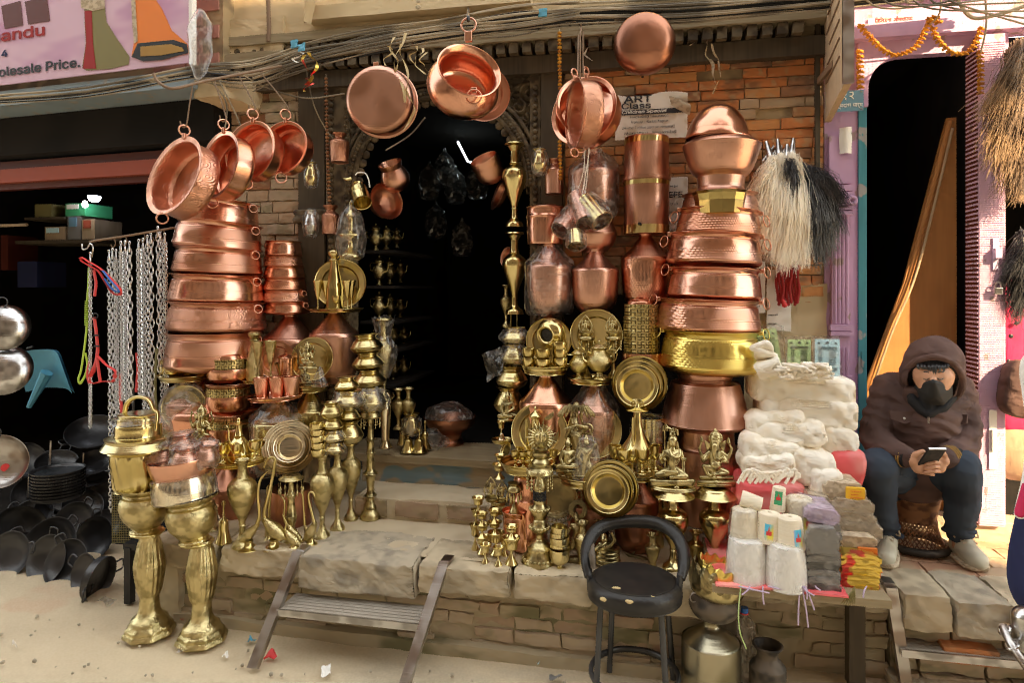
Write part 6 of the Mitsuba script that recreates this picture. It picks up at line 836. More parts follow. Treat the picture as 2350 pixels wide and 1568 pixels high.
solo('shelf', 'dark shelf carrying the cartons in the left shop', 'shelf', cat([bx(at(40, 500, 1.3)[0], at(225, 500, 1.3)[0], 1.28, 1.7, at(40, 553, 1.3)[2] - .03, at(40, 553, 1.3)[2]), bx(at(60, 500, 1.3)[0], at(150, 500, 1.3)[0], 1.28, 1.7, at(60, 500, 1.3)[2] - .02, at(60, 500, 1.3)[2])]), 'wood_dark', False)
solo('broom_handles', 'pale wooden sticks crossing the far left of the dark shop', 'stick', tube([at(-5, 518, .3), at(62, 516, .3)], .011, 8, 1), 'board_grey')
# plastic chair
YQ = .25; Pq = lambda x, y, d=0: at(x, y, YQ + d)
bk = grid(8, 8, lambda u, v: np.stack([Pq(60, 780)[0] + (.33 + .06 * v) * u - .05 * v, YQ + .06 * np.cos(math.pi * (u - .5)) + .1 * v - .06, Pq(60, 900)[2] + .30 * (1 - v) - .03 * (2 * u - 1) ** 4 + .02 * v], -1)); sh_ = bk.copy(); bk2 = bk.copy(); bk2.vertices[:, 1] += .02; bk2.invert()
k = solo('plastic_chair', 'sky blue moulded plastic chair lying tilted in the dark shop', 'chair', cat([bk, bk2]), 'sky_blue', 50); part(k, 'leg', tube([Pq(108, 855), Pq(90, 890), Pq(66, 935)], [.04, .03, .016], 8), 'sky_blue'); part(k, 'handle_slot', tube([Pq(62, 800, -.03), Pq(76, 796, -.03)], .008, 8, 1), 'black')
# steel pans hanging at the far left, and the heap of black woks
WOK = [(0, -.42), (.3, -.41), (.62, -.32), (.86, -.16), (.98, 0), (1, .01), (1.01, 0), (.88, -.18), (.63, -.35), (.3, -.44), (0, -.45)]
for i, (cx, cy, rad, az, el, mt, l) in enumerate([(10, 752, 52, 30, 12, 'steel', 'upper steel pan hanging at the left edge'), (12, 850, 56, 25, 16, 'steel', 'middle steel pan hanging at the left edge'), (-4, 1060, 60, 30, 5, 'steel_worn', 'lowest grey steel pan with a round sticker at the left edge')]):
    k = dish('steel_pan', l, 'pan', [(r, -z) for r, z in WOK] if i < 2 else WOK, cx, cy, rad, mt, Y=-.55, az=az + (180 if False else 0), el=el, n=48); c, M, s, R_, _ = G[k]; part(k, 'ring_handle', ring(c + UP * R_ * 1.1 - RGT * R_ * .1, 12 * s, .004, (.3, -1, .1)), 'iron_black', 60)
    if i == 2: part(k, 'sticker', place(lathe([(0, 0), (1, 0), (1, .06), (0, .06)], 20, 1), facing(az + 10, el) * .022, c + M @ np.array([.1 * R_, -.3 * R_, -.385 * R_])), 'red')
sp_ = [(60, 1055, 40, 30, 30), (212, 990, 55, 0, 60), (130, 1062, 42, 10, 60), (80, 1135, 45, 20, 40), (150, 1125, 52, 40, 30), (205, 1090, 42, 15, 65), (228, 1130, 46, -5, 25), (168, 1200, 46, -25, 25), (215, 1235, 48, -35, 20), (130, 1170, 44, 20, 35), (45, 1225, 62, 40, 25), (18, 1275, 52, -30, 20), (112, 1250, 60, -25, 30), (105, 1285, 54, -40, 20), (150, 1295, 54, -35, 25), (190, 1320, 46, -55, 15), (232, 1330, 50, 62, -10), (218, 1060, 40, -10, 60), (190, 1160, 42, 30, 40), (60, 1320 - 60, 40, 10, 40), (75, 1180, 40, 0, 50), (240, 1205, 36, 0, 40)]
for i, (cx, cy, rad, az, el) in enumerate(sp_):
    gy = atz(cx, max(cy + rad * .62, 1190), 0)[1]; Y = max(-.72, min(gy, .2)) + (.12 if cy < 1150 else 0)
    nm = 'wok'
    k = dish(nm, f'black iron wok in the heap on the left, {["top left","highest at the back","upper middle with a long handle","left of the handles","upper centre","back right","right, mouth up","right of centre","right edge, tilted","centre","large one at the left","lowest left, turned right","lower left of centre","behind the bright rimmed one","bright rimmed one in front","small one in front","one standing on its rim","back right above","half buried in the middle","half hidden low left","half buried at the left","half hidden at the right"][i]}', 'wok', WOK if i != 16 else [(0, -.3), (.85, -.28), (.92, -.24), (.98, 0), (1, .02), (1.0, 0), (.95, -.27), (.86, -.33), (0, -.34)], cx, cy, rad, 'iron_black', Y=Y, az=az + 36, el=el, n=44); c, M, s, R_, _ = G[k]
    for q in (0, math.pi):
        a = q + .6 * i; e = c + M @ (R_ * np.array([math.cos(a), math.sin(a), .02])); t_ = M @ np.array([-math.sin(a), math.cos(a), 0]); o = M @ np.array([math.cos(a), math.sin(a), .35])
        part(k, 'handle', tube([e - t_ * .03 + o * .0, e - t_ * .025 + o * .035, e + t_ * .025 + o * .035, e + t_ * .03], .005, 6), 'iron_black', 60)
    if i in (2, 3, 5): part(k, 'long_handle', tube([c - RGT * .05 - UP * .02, c - RGT * .02 + UP * .16 - FWD * .03], [.012, .009], 8, flat=.5), 'steel_worn', 60)
for i in range(9): turned('flat_pan', f'{["topmost", "second", "third", "fourth", "fifth", "sixth", "seventh", "eighth", "lowest"][i]} thin black pan of the flat stack among the woks', 'pan', [(0, 0), (.8, 0), (1, 1), (.96, 1), (.8, .3), (0, .3)], 133, 1078 + 7 * i, 1088 + 7 * i, 54, 'iron_black', Y=-.2, group='flat stack of pans among the woks', n=40)
k = solo('mesh_crate', 'black wire mesh crate behind the left pedestal', 'crate', cat([tube([at(258 + 5.2 * i, 1130, -.62), at(258 + 5.2 * i, 1245, -.62)], .0016, 4, 1) for i in range(20)] + [tube([at(256, 1130 + 5.5 * i, -.62), at(362, 1130 + 5.5 * i, -.62)], .0016, 4, 1) for i in range(22)]), 'khaki'); labels[k]['kind'] = 'thing'
k = solo('metal_table', 'black metal stand legs behind the left pedestal', 'stand', bx(at(282, 1250, -.7)[0], at(390, 1250, -.7)[0], -.7, -.4, at(282, 1262, -.7)[2], at(282, 1248, -.7)[2]), 'black', False)
for x in (293, 380): 
    a = at(x, 1258, -.7); part(k, 'leg', bx(a[0] - .018, a[0] + .018, -.705, -.67, 0, a[2]), 'black', False)
# goods in the doorway
for j, (y0, y1) in enumerate(((512, 575), (585, 655), (668, 735), (738, 800), (805, 880))):
    for i in range(3): 
        cx = 862 + 24 * i + 4 * (j % 2) + 4 * j; ewer(f'small brass ewer on the dim shelves inside the door, row {["one","two","three","four","five"][j]} from the top, {["front","middle","back"][i]}', cx, y0 + 5 * i, y1 - 3 * i, 15 - 2 * i, .22 + .2 * i, -1 if i % 2 else 1)
    a, b = at(835, y1, .2), at(950, y1, .2); solo('shelf', f'shelf board coloured dark for the shade inside the door, {["highest","second","third","fourth","lowest"][j]}', 'shelf', bx(a[0], a[0] + .22, .15, .9, a[2] - .02, a[2] - .002), 'dark_room', False)  # near-black colour stands in for the shade of the doorway
turned('enamel_vase', 'slender pale vase with floral enamel beside the pierced stand', 'vase', [(0, 0), (.7, 0), (.75, .03), (.5, .1), (.45, .2), (.6, .5), (.65, .68), (.55, .75), (.5, .8), (.9, .87), (1, .92), (.6, 1), (0, 1)], 884, 897, 1028, 20, 'bronze_pale', Y=-.1)
for i, x in enumerate((914, 937)): turned('enamel_vase', f'narrow brass vase with coloured enamel inside the door, {["left","right"][i]} of two', 'vase', TALL, x, 893 - 2 * i, 985, 17, 'brass_etched', Y=.02)
for i, (x, y0, y1, hw) in enumerate([(936, 985, 1037, 18), (962, 985, 1037, 19), (924, 960, 1020, 14), (975, 965, 1030, 15)]): turned('brass_bell', f'brass bell on the threshold inside the door, {["front left","front right","back left","back right"][i]}', 'bell', BELL, x, y0, y1, hw, 'brass_plain', Y=-.02 + .06 * (i > 1), n=36)
k = turned('bagged_jar', 'brass bell shape in a clear bag among the bells at the threshold', 'bell', LOTA, 944, 950, 998, 22, 'brass_plain', Y=.0); wrap(k, BAG, 8, .16)
k = turned('copper_bowl', 'footed copper bowl of wrapped goods on the threshold', 'bowl', [(0, 0), (.5, 0), (.52, .2), (.45, .3), (.5, .5), (.9, .75), (1, 1), (.94, 1), (.5, .6), (0, .55)], 1032, 958, 1026, 60, 'copper_old', Y=.25); wrap(k, [(.2, .6), (.9, .95), (.7, 1.3), (.3, 1.45), (0, 1.5)], 4, .2)
k = solo('clear_bag', 'crumpled clear plastic bag beside the bells at the threshold', 'bag', rough(trimesh.creation.icosphere(subdivisions=3, radius=.075).apply_transform(trimesh.transformations.compose_matrix(scale=(1.3, .7, .8), translate=at(992, 1010, .08))), .03, 16, 5), 'film', 20)
tl = at(1075, 345, 1.9)
for i, (p0, p1) in enumerate([((1050, 325), (1074, 372)), ((1078, 372), (1118, 374)), ((1112, 383), (1122, 385))]):
    k = solo('tube_light', f'white fluorescent tube glowing deep inside the shop, {["slanting","level","short"][i]} one', 'lamp', tube([at(*p0, 1.8), at(*p1, 1.8)], .009, 8, 1), 'lamp_glow'); scene[k]['emitter'] = {'type': 'area', 'radiance': rgb((.3, .36, .36))}
for i, (x, y) in enumerate([(985, 430), (1000, 520), (1045, 440), (1060, 560), (1095, 430), (1020, 400)]): turned('hanging_bag', f'clear bag of goods hanging from the ceiling inside the shop, {["leftmost","left and low","middle","middle and low","rightmost","highest"][i]}', 'bag', [(0, 0), (.7, .05), (1, .3), (.8, .7), (.2, .9), (.1, 1), (0, 1)], x, y - 60, y + 30, 24, 'film', Y=1.4 + .2 * (i % 3), n=20, mod=lambda t, r, z: (r * (1 + .15 * np.sin(4 * t + 60 * z)), z), smooth=20)
# ---------------------------------------------------------------- yarn, packets and cones on the board
ZB = .475
k = solo('display_board', 'rough wooden board on which the cones and packets lie', 'board', rough(bx(.25, .87, -.98, -.5, ZB - .03, ZB), .004, 8, 3, .05), 'wood_beam', 40)
part(k, 'cloth', rough(bx(.26, .72, -.99, -.52, ZB + .001, ZB + .008), .006, 22, 5, .03), 'bag_red', 30); part(k, 'leg', bx(.3, .36, -.8, -.74, 0, ZB - .03), 'wood_dark', False); part(k, 'leg', bx(.8, .86, -.72, -.66, 0, ZB - .03), 'wood_dark', False)
solo('frayed_string', 'pink frayed strings hanging from the edge of the board', 'string', cat([tube([at(x0 + rnd.uniform(-3, 3), 1346, -.99), at(x0 + dx * .5 + rnd.uniform(-4, 4), 1346 + dy * .5, -1.0), at(x0 + dx, 1346 + dy, -1.0)], .003, 5) for x0, dx, dy in [(1695, 70, 16), (1760, 65, 14), (1835, -4, 90), (1842, 12, 95), (1850, 18, 55), (1826, -20, 20), (1845, 6, 30), (1752, 0, 42), (1720, -18, 20), (1870, 12, 10), (1838, 30, 22), (1822, -8, 12), (1990, -10, 26)]]), 'mauve', 40); labels['frayed_string']['kind'] = 'stuff'
solo('green_string', 'thin green string hanging from the board to the old jar', 'string', tube([at(1700, 1342, -.99), at(1694, 1400, -.99), at(1697, 1450, -.96), at(1712, 1490, -.9)], .0025, 5), 'card_green')
solo('green_fringe', 'tuft of grey green threads at the right end of the board', 'string', cat([tube([at(1960, 1348, -.97), at(1955 + q, 1365, -.98), at(1945 + 2.6 * q, 1392 - abs(q), -.98)], .002, 4) for q in range(-6, 7, 2)]), 'khaki')
CONE = [(0, 0), (.92, 0), (1, .05), (1, .1), (.84, .88), (.76, .97), (.5, 1), (.16, 1), (.14, .9), (0, .9)]
def label_on(k, mat, ang=0, z0=.2, z1=.7, w=.55):
    b, M, s, hh, rr = G[k]; f = math.atan2(-(CAM - b)[1], -(CAM - b)[0]) + math.pi + ang
    fn = lambda u, v: np.stack([(rr * 1.012 * (1 - .16 * (z0 + (z1 - z0) * v))) * np.cos(f + (u - .5) * w * 2), (rr * 1.012 * (1 - .16 * (z0 + (z1 - z0) * v))) * np.sin(f + (u - .5) * w * 2), hh * (z0 + (z1 - z0) * v)], -1)
    part(k, 'label', place(grid(8, 3, fn), M, b), mat)
    part(k, 'lamp_emblem', place(cat([grid(6, 2, lambda u, v: fn(.2 + .6 * u, .36 + .24 * v) * [1.008, 1.008, 1]), grid(3, 3, lambda u, v: fn(.5 + (.12 * (u - .5)) * (1 - v) * 2, .62 + .26 * v) * [1.008, 1.008, 1])]), M, b), 'red')
surf('label_rainbow', lambda p, n, uv: mix(mix((0.1, 0.5, 0.75), (0.75, 0.65, 0.1), smoothstep(-.02, .02, dr.sin(p.x * 55) * .03 + dr.sin(p.z * 60) * .02)), (0.8, 0.2, 0.35), smoothstep(.0, .03, dr.sin(p.x * 48 + 2) * .03)), 0.6)
for i, (cx, y0, y1, hw, w) in enumerate([(1713, 1232, 1336, 47, 1), (1802, 1244, 1345, 47, 1)]):
    k = turned('yarn_cone', f'large white yarn cone in thin plastic at the front of the board, {["left","right"][i]}', 'yarn cone', CONE, cx, y0, y1, hw, 'white', Y=-.9 - .03 * i, n=44, mod=lambda t, r, z: (r * (1 + .02 * np.sin(5 * t + 30 * z)), z)); wrap(k, [(.3, 0), (1.03, .02), (1.03, .1), (.88, .9), (.5, 1.03)], 3, .03)
for i, (cx, y0, y1, hw, Y, w, roll, lab) in enumerate([(1708, 1166, 1240, 32, -.88, 1, 0, 'cream thread cone in a loose clear bag, leftmost of the middle row'), (1763, 1176, 1242, 30, -.9, 0, 2, 'cream thread cone with a rainbow lamp label, middle of the row'), (1814, 1186, 1258, 31, -.93, 0, -2, 'cream thread cone with a lamp label at its right edge'), (1836, 1140, 1226, 34, -.82, 1, -3, 'wrapped cream thread cone behind the others at the right'), (1783, 1117, 1172, 17, -.84, 0, 5, 'small white thread spool standing with a green picture label'), (1743, 1162, 1172, 1, -.84, 0, 0, '')]):
    if not lab: continue
    k = turned('thread_cone', lab, 'thread cone', CONE, cx, y0, y1, hw, 'thread_cone', Y=Y, n=40, roll=roll)
    if i in (1, 2, 3): label_on(k, 'label_rainbow', 0 if i == 1 else .62, .12, .7, .34)
    if i == 4: label_on(k, 'green', 0, .3, .85, .55)
    if w: wrap(k, [(.3, 0), (1.1, .02), (1.12, .4), (.95, .92), (.4, 1.06)], 4, .08)
k = dish('thread_cone', 'small thread spool lying on its side with a green picture label', 'thread cone', [(0, -1.1), (.9, -1.1), (1, -1.0), (.86, 1.2), (.3, 1.25), (0, 1.2)], 1722, 1152, 20, 'thread_cone', Y=-.86, az=78, el=-12, n=36, k=1); c, M, s, R_, _ = G[k]
part(k, 'label', place(grid(8, 3, lambda u, v: np.stack([.97 * np.cos(-1.6 + 1.1 * (u - .5) + .9), .97 * np.sin(-1.6 + 1.1 * (u - .5) + .9), -.6 + 1.2 * v], -1)), M * R_, c), 'green')
def cushion(name, lab, ct, x0, x1, y0, y1, Y, dep, mat, amp=.012, fr=14, sd=1, tilt=0, film=True, ex=.45, lumps=0, sub=4):
    m = trimesh.creation.icosphere(subdivisions=sub); v = m.vertices; v = np.sign(v) * np.abs(v) ** ex; a, b = at(x0, y1, Y), at(x1, y0, Y); w, h = (b - a)[0] / 2, (b - a)[2] / 2
    v = v * [w, dep / 2, h]; 
    if lumps: v = v * (1 + .13 * np.abs(np.sin(v[:, :1] * lumps + 1.3 * np.sign(v[:, 2:]))) * [0, 1, 1])
    m = trimesh.Trimesh(v, m.faces); m.apply_transform(trimesh.transformations.rotation_matrix(math.radians(tilt), (0, 1, 0))); m.apply_translation((a + b) / 2 + [0, dep * .3, 0]); m = rough(m, amp, fr, sd)
    k = solo(name, lab, ct, m, mat, 45)
    if film: f = m.copy(); f.vertices = m.vertices + m.vertex_normals * .006; part(k, 'plastic_bag', rough(f, .005, 30, sd + 3), 'film', 15)
    return k
for i, a in enumerate([(1722, 1962, 866, 924, -.42, .3, 'cotton', .006, 9, 2, 2, 'big bag of white cotton hanks on top of the pile', 30), (1742, 1968, 920, 980, -.45, .3, 'cotton', .006, 9, 3, 0, 'second bag of cotton hanks from the top', 34), (1712, 1850, 950, 992, -.55, .2, 'cotton', .012, 14, 4, -8, 'pointed bag of cotton yarn poking out at the left of the pile', 40), (1735, 1900, 972, 1022, -.58, .2, 'cotton', .016, 12, 5, -4, 'crinkled bag of cotton yarn in the middle of the pile, upper', 36), (1880, 1968, 985, 1046, -.5, .2, 'cotton', .018, 14, 6, 14, 'lumpy bag of cotton yarn above the red bag at the right', 40), (1702, 1832, 1010, 1060, -.62, .2, 'cotton', .014, 13, 7, 4, 'flat bag of cotton yarn low at the left of the pile, upper', 38), (1700, 1826, 1046, 1094, -.66, .2, 'cotton', .014, 13, 8, -6, 'flat bag of cotton yarn low at the left of the pile, lower', 38), (1800, 1916, 1035, 1108, -.62, .2, 'cotton', .018, 12, 9, 18, 'slumped bag of cotton yarn in the middle of the pile, lower', 34), (1852, 1932, 1080, 1140, -.66, .16, 'cotton', .016, 14, 10, 10, 'small bag of cotton yarn beside the jute bundles', 40)]):
    cushion('yarn_bag', a[11], 'bag', *a[:4], a[4], a[5], a[6], a[7], a[8], a[9], a[10], False, .36 if i < 2 else .5, a[12])
cushion('red_bag', 'translucent red bag full of yarn at the right of the pile', 'bag', 1895, 1986, 1030, 1118, -.52, .26, 'bag_red', .012, 12, 3, 4, False); k = cushion('red_bag', 'red plastic bag bulging behind the thread cones', 'bag', 1688, 1848, 1102, 1180, -.66, .24, 'bag_red', .014, 12, 5, 3, False)
part(k, 'yarn', cat([tube([at(1695 + 9 * i + rnd.uniform(-8, 8), 1108 + rnd.uniform(-8, 4), -.8), at(1715 + 9 * i, 1082 + rnd.uniform(-6, 6), -.8), at(1745 + 7 * i + rnd.uniform(-8, 8), 1098 + rnd.uniform(-8, 10), -.8)], .006, 6) for i in range(14)]), 'cotton')
cushion('red_bag', 'lower part of the red bag showing dark red behind the statue vases', 'bag', 1672, 1740, 1140, 1300, -.6, .18, 'bag_red', .012, 12, 9, 0, False)
def knot(name, lab, ct, x0, x1, y0, y1, Y, n, r, mat, sd, dep=.14):
    q = random.Random(sd); ms = []
    for i in range(n):
        cx, cy = q.uniform(x0, x1), q.uniform(y0, y1); f = 1 - abs((cx - (x0 + x1) / 2) / (x1 - x0)); ms.append(tube([at(cx + q.uniform(-26, 26), max(y0, min(y1, cy + q.uniform(-9, 9))) + (1 - f) * 6, Y + q.uniform(-dep, 0)) for _ in range(5)], r, 6, 5))
    return solo(name, lab, ct, cat(ms), mat, 60)
knot('cotton_rope', 'tangled heap of cream cotton cord on top of the yarn pile', 'rope', 1795, 1890, 834, 866, -.5, 46, .0065, 'cotton', 3)
for i, (cx, cy, rx, ry) in enumerate([(1752, 808, 26, 22), (1764, 845, 28, 22)]):
    c = at(cx, cy, -.52); s = sc(c); solo('yarn_hank', f'{["upper","lower"][i]} twisted hank of cream yarn left of the tangled cord', 'yarn hank', cat([tube([c + s * np.array([rx * math.cos(a + .3 * j) * (.55 + .06 * j), -26 * math.sin(a) * .8, ry * math.sin(a + 1.2 * i + .1 * j) * (1 - .07 * j)]) for a in np.linspace(0, 5.8, 12)], .014, 7) for j in range(9)]), 'cotton', 60)
for i, (x0, x1, y0, y1, mt, l) in enumerate([(1738, 1796, 756, 848, 'card_green', 'green printed card in a clear sleeve, leftmost behind the cord'), (1806, 1860, 781, 850, 'card_green', 'green printed card in a clear sleeve, middle'), (1869, 1927, 780, 862, 'card_blue', 'pale blue printed card in a clear sleeve, rightmost')]):
    Y = -.36 - .03 * i; k = solo('printed_card', l, 'card', grid(1, 1, lambda u, v: np.stack([at(x0, y0, Y)[0] + (at(x1, y0, Y) - at(x0, y0, Y))[0] * u + (.012 * v if i != 0 else -.02 * v), Y + .05 * v, at(x0, y1, Y)[2] + (at(x0, y0, Y) - at(x0, y1, Y))[2] * v], -1)), mt, False)
    P = lambda u, v, o=-.003: np.array([at(x0, y0, Y)[0] + (at(x1, y0, Y) - at(x0, y0, Y))[0] * u + (.012 * v if i != 0 else -.02 * v), Y + .05 * v + o, at(x0, y1, Y)[2] + (at(x0, y0, Y) - at(x0, y1, Y))[2] * v])
    part(k, 'print', cat([tube([P(u, v), P(u + w, v)], .0012, 4, 1) for v in np.linspace(.3, .66, 9) for u, w in ((.14, .16), (.56, .28))] + [tube([P(.12, v), P(.88, v)], .0016, 4, 1) for v in (.72, .77, .2, .15)] + [tube([P(.45, .88), P(.5, .92), P(.55, .88)], .003, 5), tube([P(.12, .88), P(.2, .9)], .003, 5), tube([P(.8, .9), P(.88, .88)], .003, 5)]), 'ink')
    part(k, 'plastic_sleeve', rough(grid(10, 12, lambda u, v: np.stack([at(x0 - 3, y0, Y)[0] + (at(x1 + 5, y0, Y) - at(x0 - 3, y0, Y))[0] * u, Y + .05 * v - .008 + 0 * u, at(x0, y1, Y)[2] + (at(x0, y0 - 8, Y) - at(x0, y1, Y))[2] * v], -1)), .004, 20, i), 'film', 25)
def packet(name, lab, x0, x1, y0, y1, Y, dep, mat, amp=.004, film=False, tilt=0, sd=0, fr=30, group=None):
    a, b = at(x0, y1, Y), at(x1, y0, Y); m = trimesh.creation.box((1, 1, 1)); m = trimesh.remesh.subdivide_to_size(m.vertices, m.faces, .13); m = trimesh.Trimesh(*m); v = m.vertices * [b[0] - a[0], dep, b[2] - a[2]]; e = np.abs(m.vertices[:, 0]) > .4; v[e, 2] *= .55
    m = trimesh.Trimesh(v, m.faces); m.apply_transform(trimesh.transformations.rotation_matrix(math.radians(tilt), (0, 1, 0))); m.apply_translation([(a[0] + b[0]) / 2, Y + dep / 2, (a[2] + b[2]) / 2]); m = rough(m, amp, fr, sd); k = solo(name, lab, 'packet', m, mat, 40, group)
    if film: f = m.copy(); f.vertices = m.vertices + m.vertex_normals * .003; part(k, 'plastic_bag', rough(f, .004, 40, sd + 1), 'film', 15)
    return k
OR9 = ['lowest', 'second', 'third', 'fourth', 'fifth', 'sixth', 'seventh', 'eighth', 'topmost']
for i in range(9):
    y1 = 1360 - 16 * i - (10 if i > 5 else 0); packet('grey_packet', f'{OR9[i]} of the dark packets in clear plastic piled right of the white cones', 1850 + (i > 5) * 6 + rnd.uniform(-2, 2), 1927 + rnd.uniform(-3, 3), y1 - 15, y1, -.96 + (i > 5) * .06 + .004 * i, .16, 'grey_bag' if i % 3 else 'black', .004, True, rnd.uniform(-3, 3), i)
packet('grey_packet', 'large grey packet standing at the front of the dark pile', 1852, 1924, 1216, 1268, -.98, .03, 'grey_bag', .003, True, 0, 22); packet('purple_packet', 'pale purple plastic packet on top of the dark packet pile', 1846, 1926, 1172, 1200, -.9, .16, 'mauve', .006, True, 6, 12)
for i in range(7): y1 = 1362 - 12 * i; packet('foil_packet', f'{OR9[i] if i < 6 else "topmost"} of the gold and red foil packets at the right end of the board', 1930 + rnd.uniform(-2, 3), 2022 + rnd.uniform(-4, 3), y1 - 12, y1, -.9 + .006 * i, .17, 'foil_gold', .006, False, rnd.uniform(-3, 3), 40 + i)
for i, (y0, y1) in enumerate(((1236, 1254), (1254, 1270), (1268, 1286))): 
    k = packet('rope_bundle', f'{["upper","middle","lower"][i]} folded jute rope bundle above the foil packets', 1926, 2014 - 4 * i, y0, y1, -.8, .16, 'twine', .005, False, 1, 60 + i)
    if i == 1: a = at(1990, 1264, -.81); part(k, 'paper_band', manifold_box(.07, .012, .022, .003).apply_translation(a), 'orange', 40)
for i, (x0, x1, y0, y1) in enumerate(((1908, 2005, 1150, 1182), (1910, 2010, 1180, 1206), (1920, 2025, 1204, 1238))): packet('silver_packet', f'{["upper","middle","lower"][i]} twine pack in shiny silver wrapping beside the sitting man', x0, x1, y0, y1, -.74, .17, 'twine', .006, True, 2, 70 + i)
k = packet('rope_bundle', 'jute rope bundle with a yellow label beside the sitting man', 1888, 1986, 1112, 1152, -.72, .16, 'twine', .006, False, 4, 80); a = at(1962, 1136, -.73); part(k, 'paper_band', manifold_box(.07, .012, .06, .003).apply_translation(a), 'yellow', 40); part(k, 'print', cat([tube([a + (x, -.008, z), a + (x + w, -.008, z)], .0015, 4, 1) for x, z, w in ((-.02, .015, .04), (-.02, .002, .03), (-.02, -.01, .045))]), 'orange')
packet('twine_packet', 'beige twine packet left of the yellow labelled rope bundle', 1846, 1904, 1140, 1172, -.74, .12, 'twine', .005, True, 6, 82)
# ---------------------------------------------------------------- yak tail whisks on the wall
def strands(roots, tips, n, mat_r, sd, spread, curl, segs=7, sides=3):
    q = np.random.RandomState(sd); ms = []
    for i in range(n):
        a = roots[q.randint(len(roots))] + q.normal(0, .012, 3); t = tips[q.randint(len(tips))] + q.normal(0, spread, 3) * [1, .6, 1]; ph = q.uniform(0, 6.3, 3); u = np.linspace(0, 1, segs)[:, None]; sag = q.uniform(.3, 1)
        ctrl = a * (1 - u) + t * u + UP * .06 * sag * np.sin(math.pi * u) - FWD * .05 * np.sin(math.pi * u) * q.uniform(.3, 1.3) + curl * u * np.stack([np.sin(9 * u[:, 0] * (1 + .3 * ph[1]) + ph[0]), np.sin(8 * u[:, 0] + ph[1]), .4 * np.sin(11 * u[:, 0] + ph[2])], -1)
        ms.append(tube(ctrl, mat_r * np.array([1, 1, .9, .5]), sides, 1, cap=False))
    return cat(ms)
RT = at(1800, 345, -.06)
for i, ((gx, gy), _, tips, mt, l, n) in enumerate([((1772, 365), None, [(1728, 460), (1740, 510), (1755, 540)], 'hair_cream', 'cream yak tail whisk, leftmost on the wall', 420), ((1790, 360), None, [(1775, 560), (1800, 580), (1760, 570), (1785, 590)], 'hair_cream', 'long cream yak tail whisk hanging in front', 460), ((1815, 358), None, [(1815, 590), (1840, 600), (1830, 560), (1800, 610)], 'hair_cream', 'cream yak tail whisk between the two black ones', 420), ((1805, 372), None, [(1800, 440), (1808, 480), (1815, 500)], 'hair_black', 'short black yak tail whisk among the cream ones', 300), ((1838, 385), None, [(1890, 480), (1920, 530), (1900, 570), (1930, 470), (1880, 600)], 'hair_black', 'large black yak tail whisk spreading at the right', 620)]):
    a = at(gx, gy, -.1); k = solo('yak_tail', l, 'whisk', strands([a, a - UP * .02, a + RGT * .01 - UP * .05 - FWD * .03], [at(x, y, -.16) for x, y in tips], int(n * 2.2), .0011, 10 + i, .024, .012), mt, 80)
    h0 = at(gx + (gx - 1800) * .45 - 2, gy - 40 if i != 4 else gy - 46, -.06) if i != 4 else at(1808, 340, -.06); part(k, 'handle', tube([h0, a - UP * .02], [.009, .02], 12, 1), 'steel', 60); part(k, 'core', mtm(hull([(*a, .022)] + [(*(a * .45 + at(x, y, -.13) * .55), .022) for x, y in tips], 10)), mt, 60)
part('yak_tail', 'handle_bundle', cat([tube([at(1775 + 9 * i, 335 + 5 * (i % 2), -.04), at(1750 + 11 * i, 372, -.07)], [.006, .012], 10, 1) for i in range(4)]), 'steel', kind='stuff')
k = solo('bead_string', 'bunch of dark red prayer bead strings below the yak tails', 'beads', cat([trimesh.creation.icosphere(subdivisions=1, radius=.0085).apply_translation(at(1783 + 6 * i + 2 * math.sin(j * .5 + i), 600 + 5.2 * j, -.06 - .006 * (i % 3))) for i in range(9) for j in range(18 + (i * 5) % 3)]), 'plum', 60); part(k, 'tassel', mtm(hull([(*at(1796, 690, -.08), .008), (*at(1800, 700, -.08), .014)], 8)), 'red')
# ---------------------------------------------------------------- the seated man
PY = -.2; PSC = sc(at(2095, 1110, PY))
def PP(x, y, dz): q = at(x, y, PY); d = -ray(x, y); return q + d / np.linalg.norm(d) * dz * sc(q)
FACE = [[(2140, 838, 98, 41), (2141, 858, 110, 40)], [(2141, 862, 116, 39), (2141, 892, 126, 26)], [(2141, 868, 152, 5), (2142, 882, 162, 8)], [(2091, 848, 92, 5), (2090, 856, 94, 7), (2094, 868, 96, 5)], [(2189, 850, 92, 6), (2187, 866, 94, 5)], [(2120, 861, 138, 8), (2132, 862, 144, 8)], [(2150, 862, 144, 8), (2162, 861, 138, 8)], [(2126, 872, 144, 7.5), (2127, 872, 144, 7.5)], [(2157, 872, 144, 7.5), (2158, 872, 144, 7.5)], [(2122, 882, 134, 12), (2160, 882, 134, 12)], [(2138, 850, 70, 30), (2118, 930, 30, 30)]]
PF = lambda x, y, dz: PP(x, y, dz + .37 * (x - 2141))
FACE = [[(x, y, z + .37 * (x - 2141), r) for x, y, z, r in b] for b in FACE[:-1]] + FACE[-1:]
TOR = [[(2055, 910, 10, 28), (2180, 912, 10, 28), (2118, 970, 40, 44)], [(2118, 970, 40, 48), (2100, 1080, 0, 52)], [(2070, 1085, 0, 42), (2140, 1085, 0, 42)]]
ARM = lambda g: [[(2040, 905, 20, 34 * g), (2012, 1000, 60, 32 * g)], [(2012, 1002, 60, 32 * g), (2024, 1030, 110, 28 * g)], [(2024, 1030, 110, 28 * g), (2078, 1050, 165, 20 * g)], [(2196, 908, 20, 34 * g), (2212, 990, 60, 31 * g)], [(2212, 992, 60, 31 * g), (2206, 1030, 110, 27 * g)], [(2206, 1030, 110, 27 * g), (2170, 1050, 165, 20 * g)]]
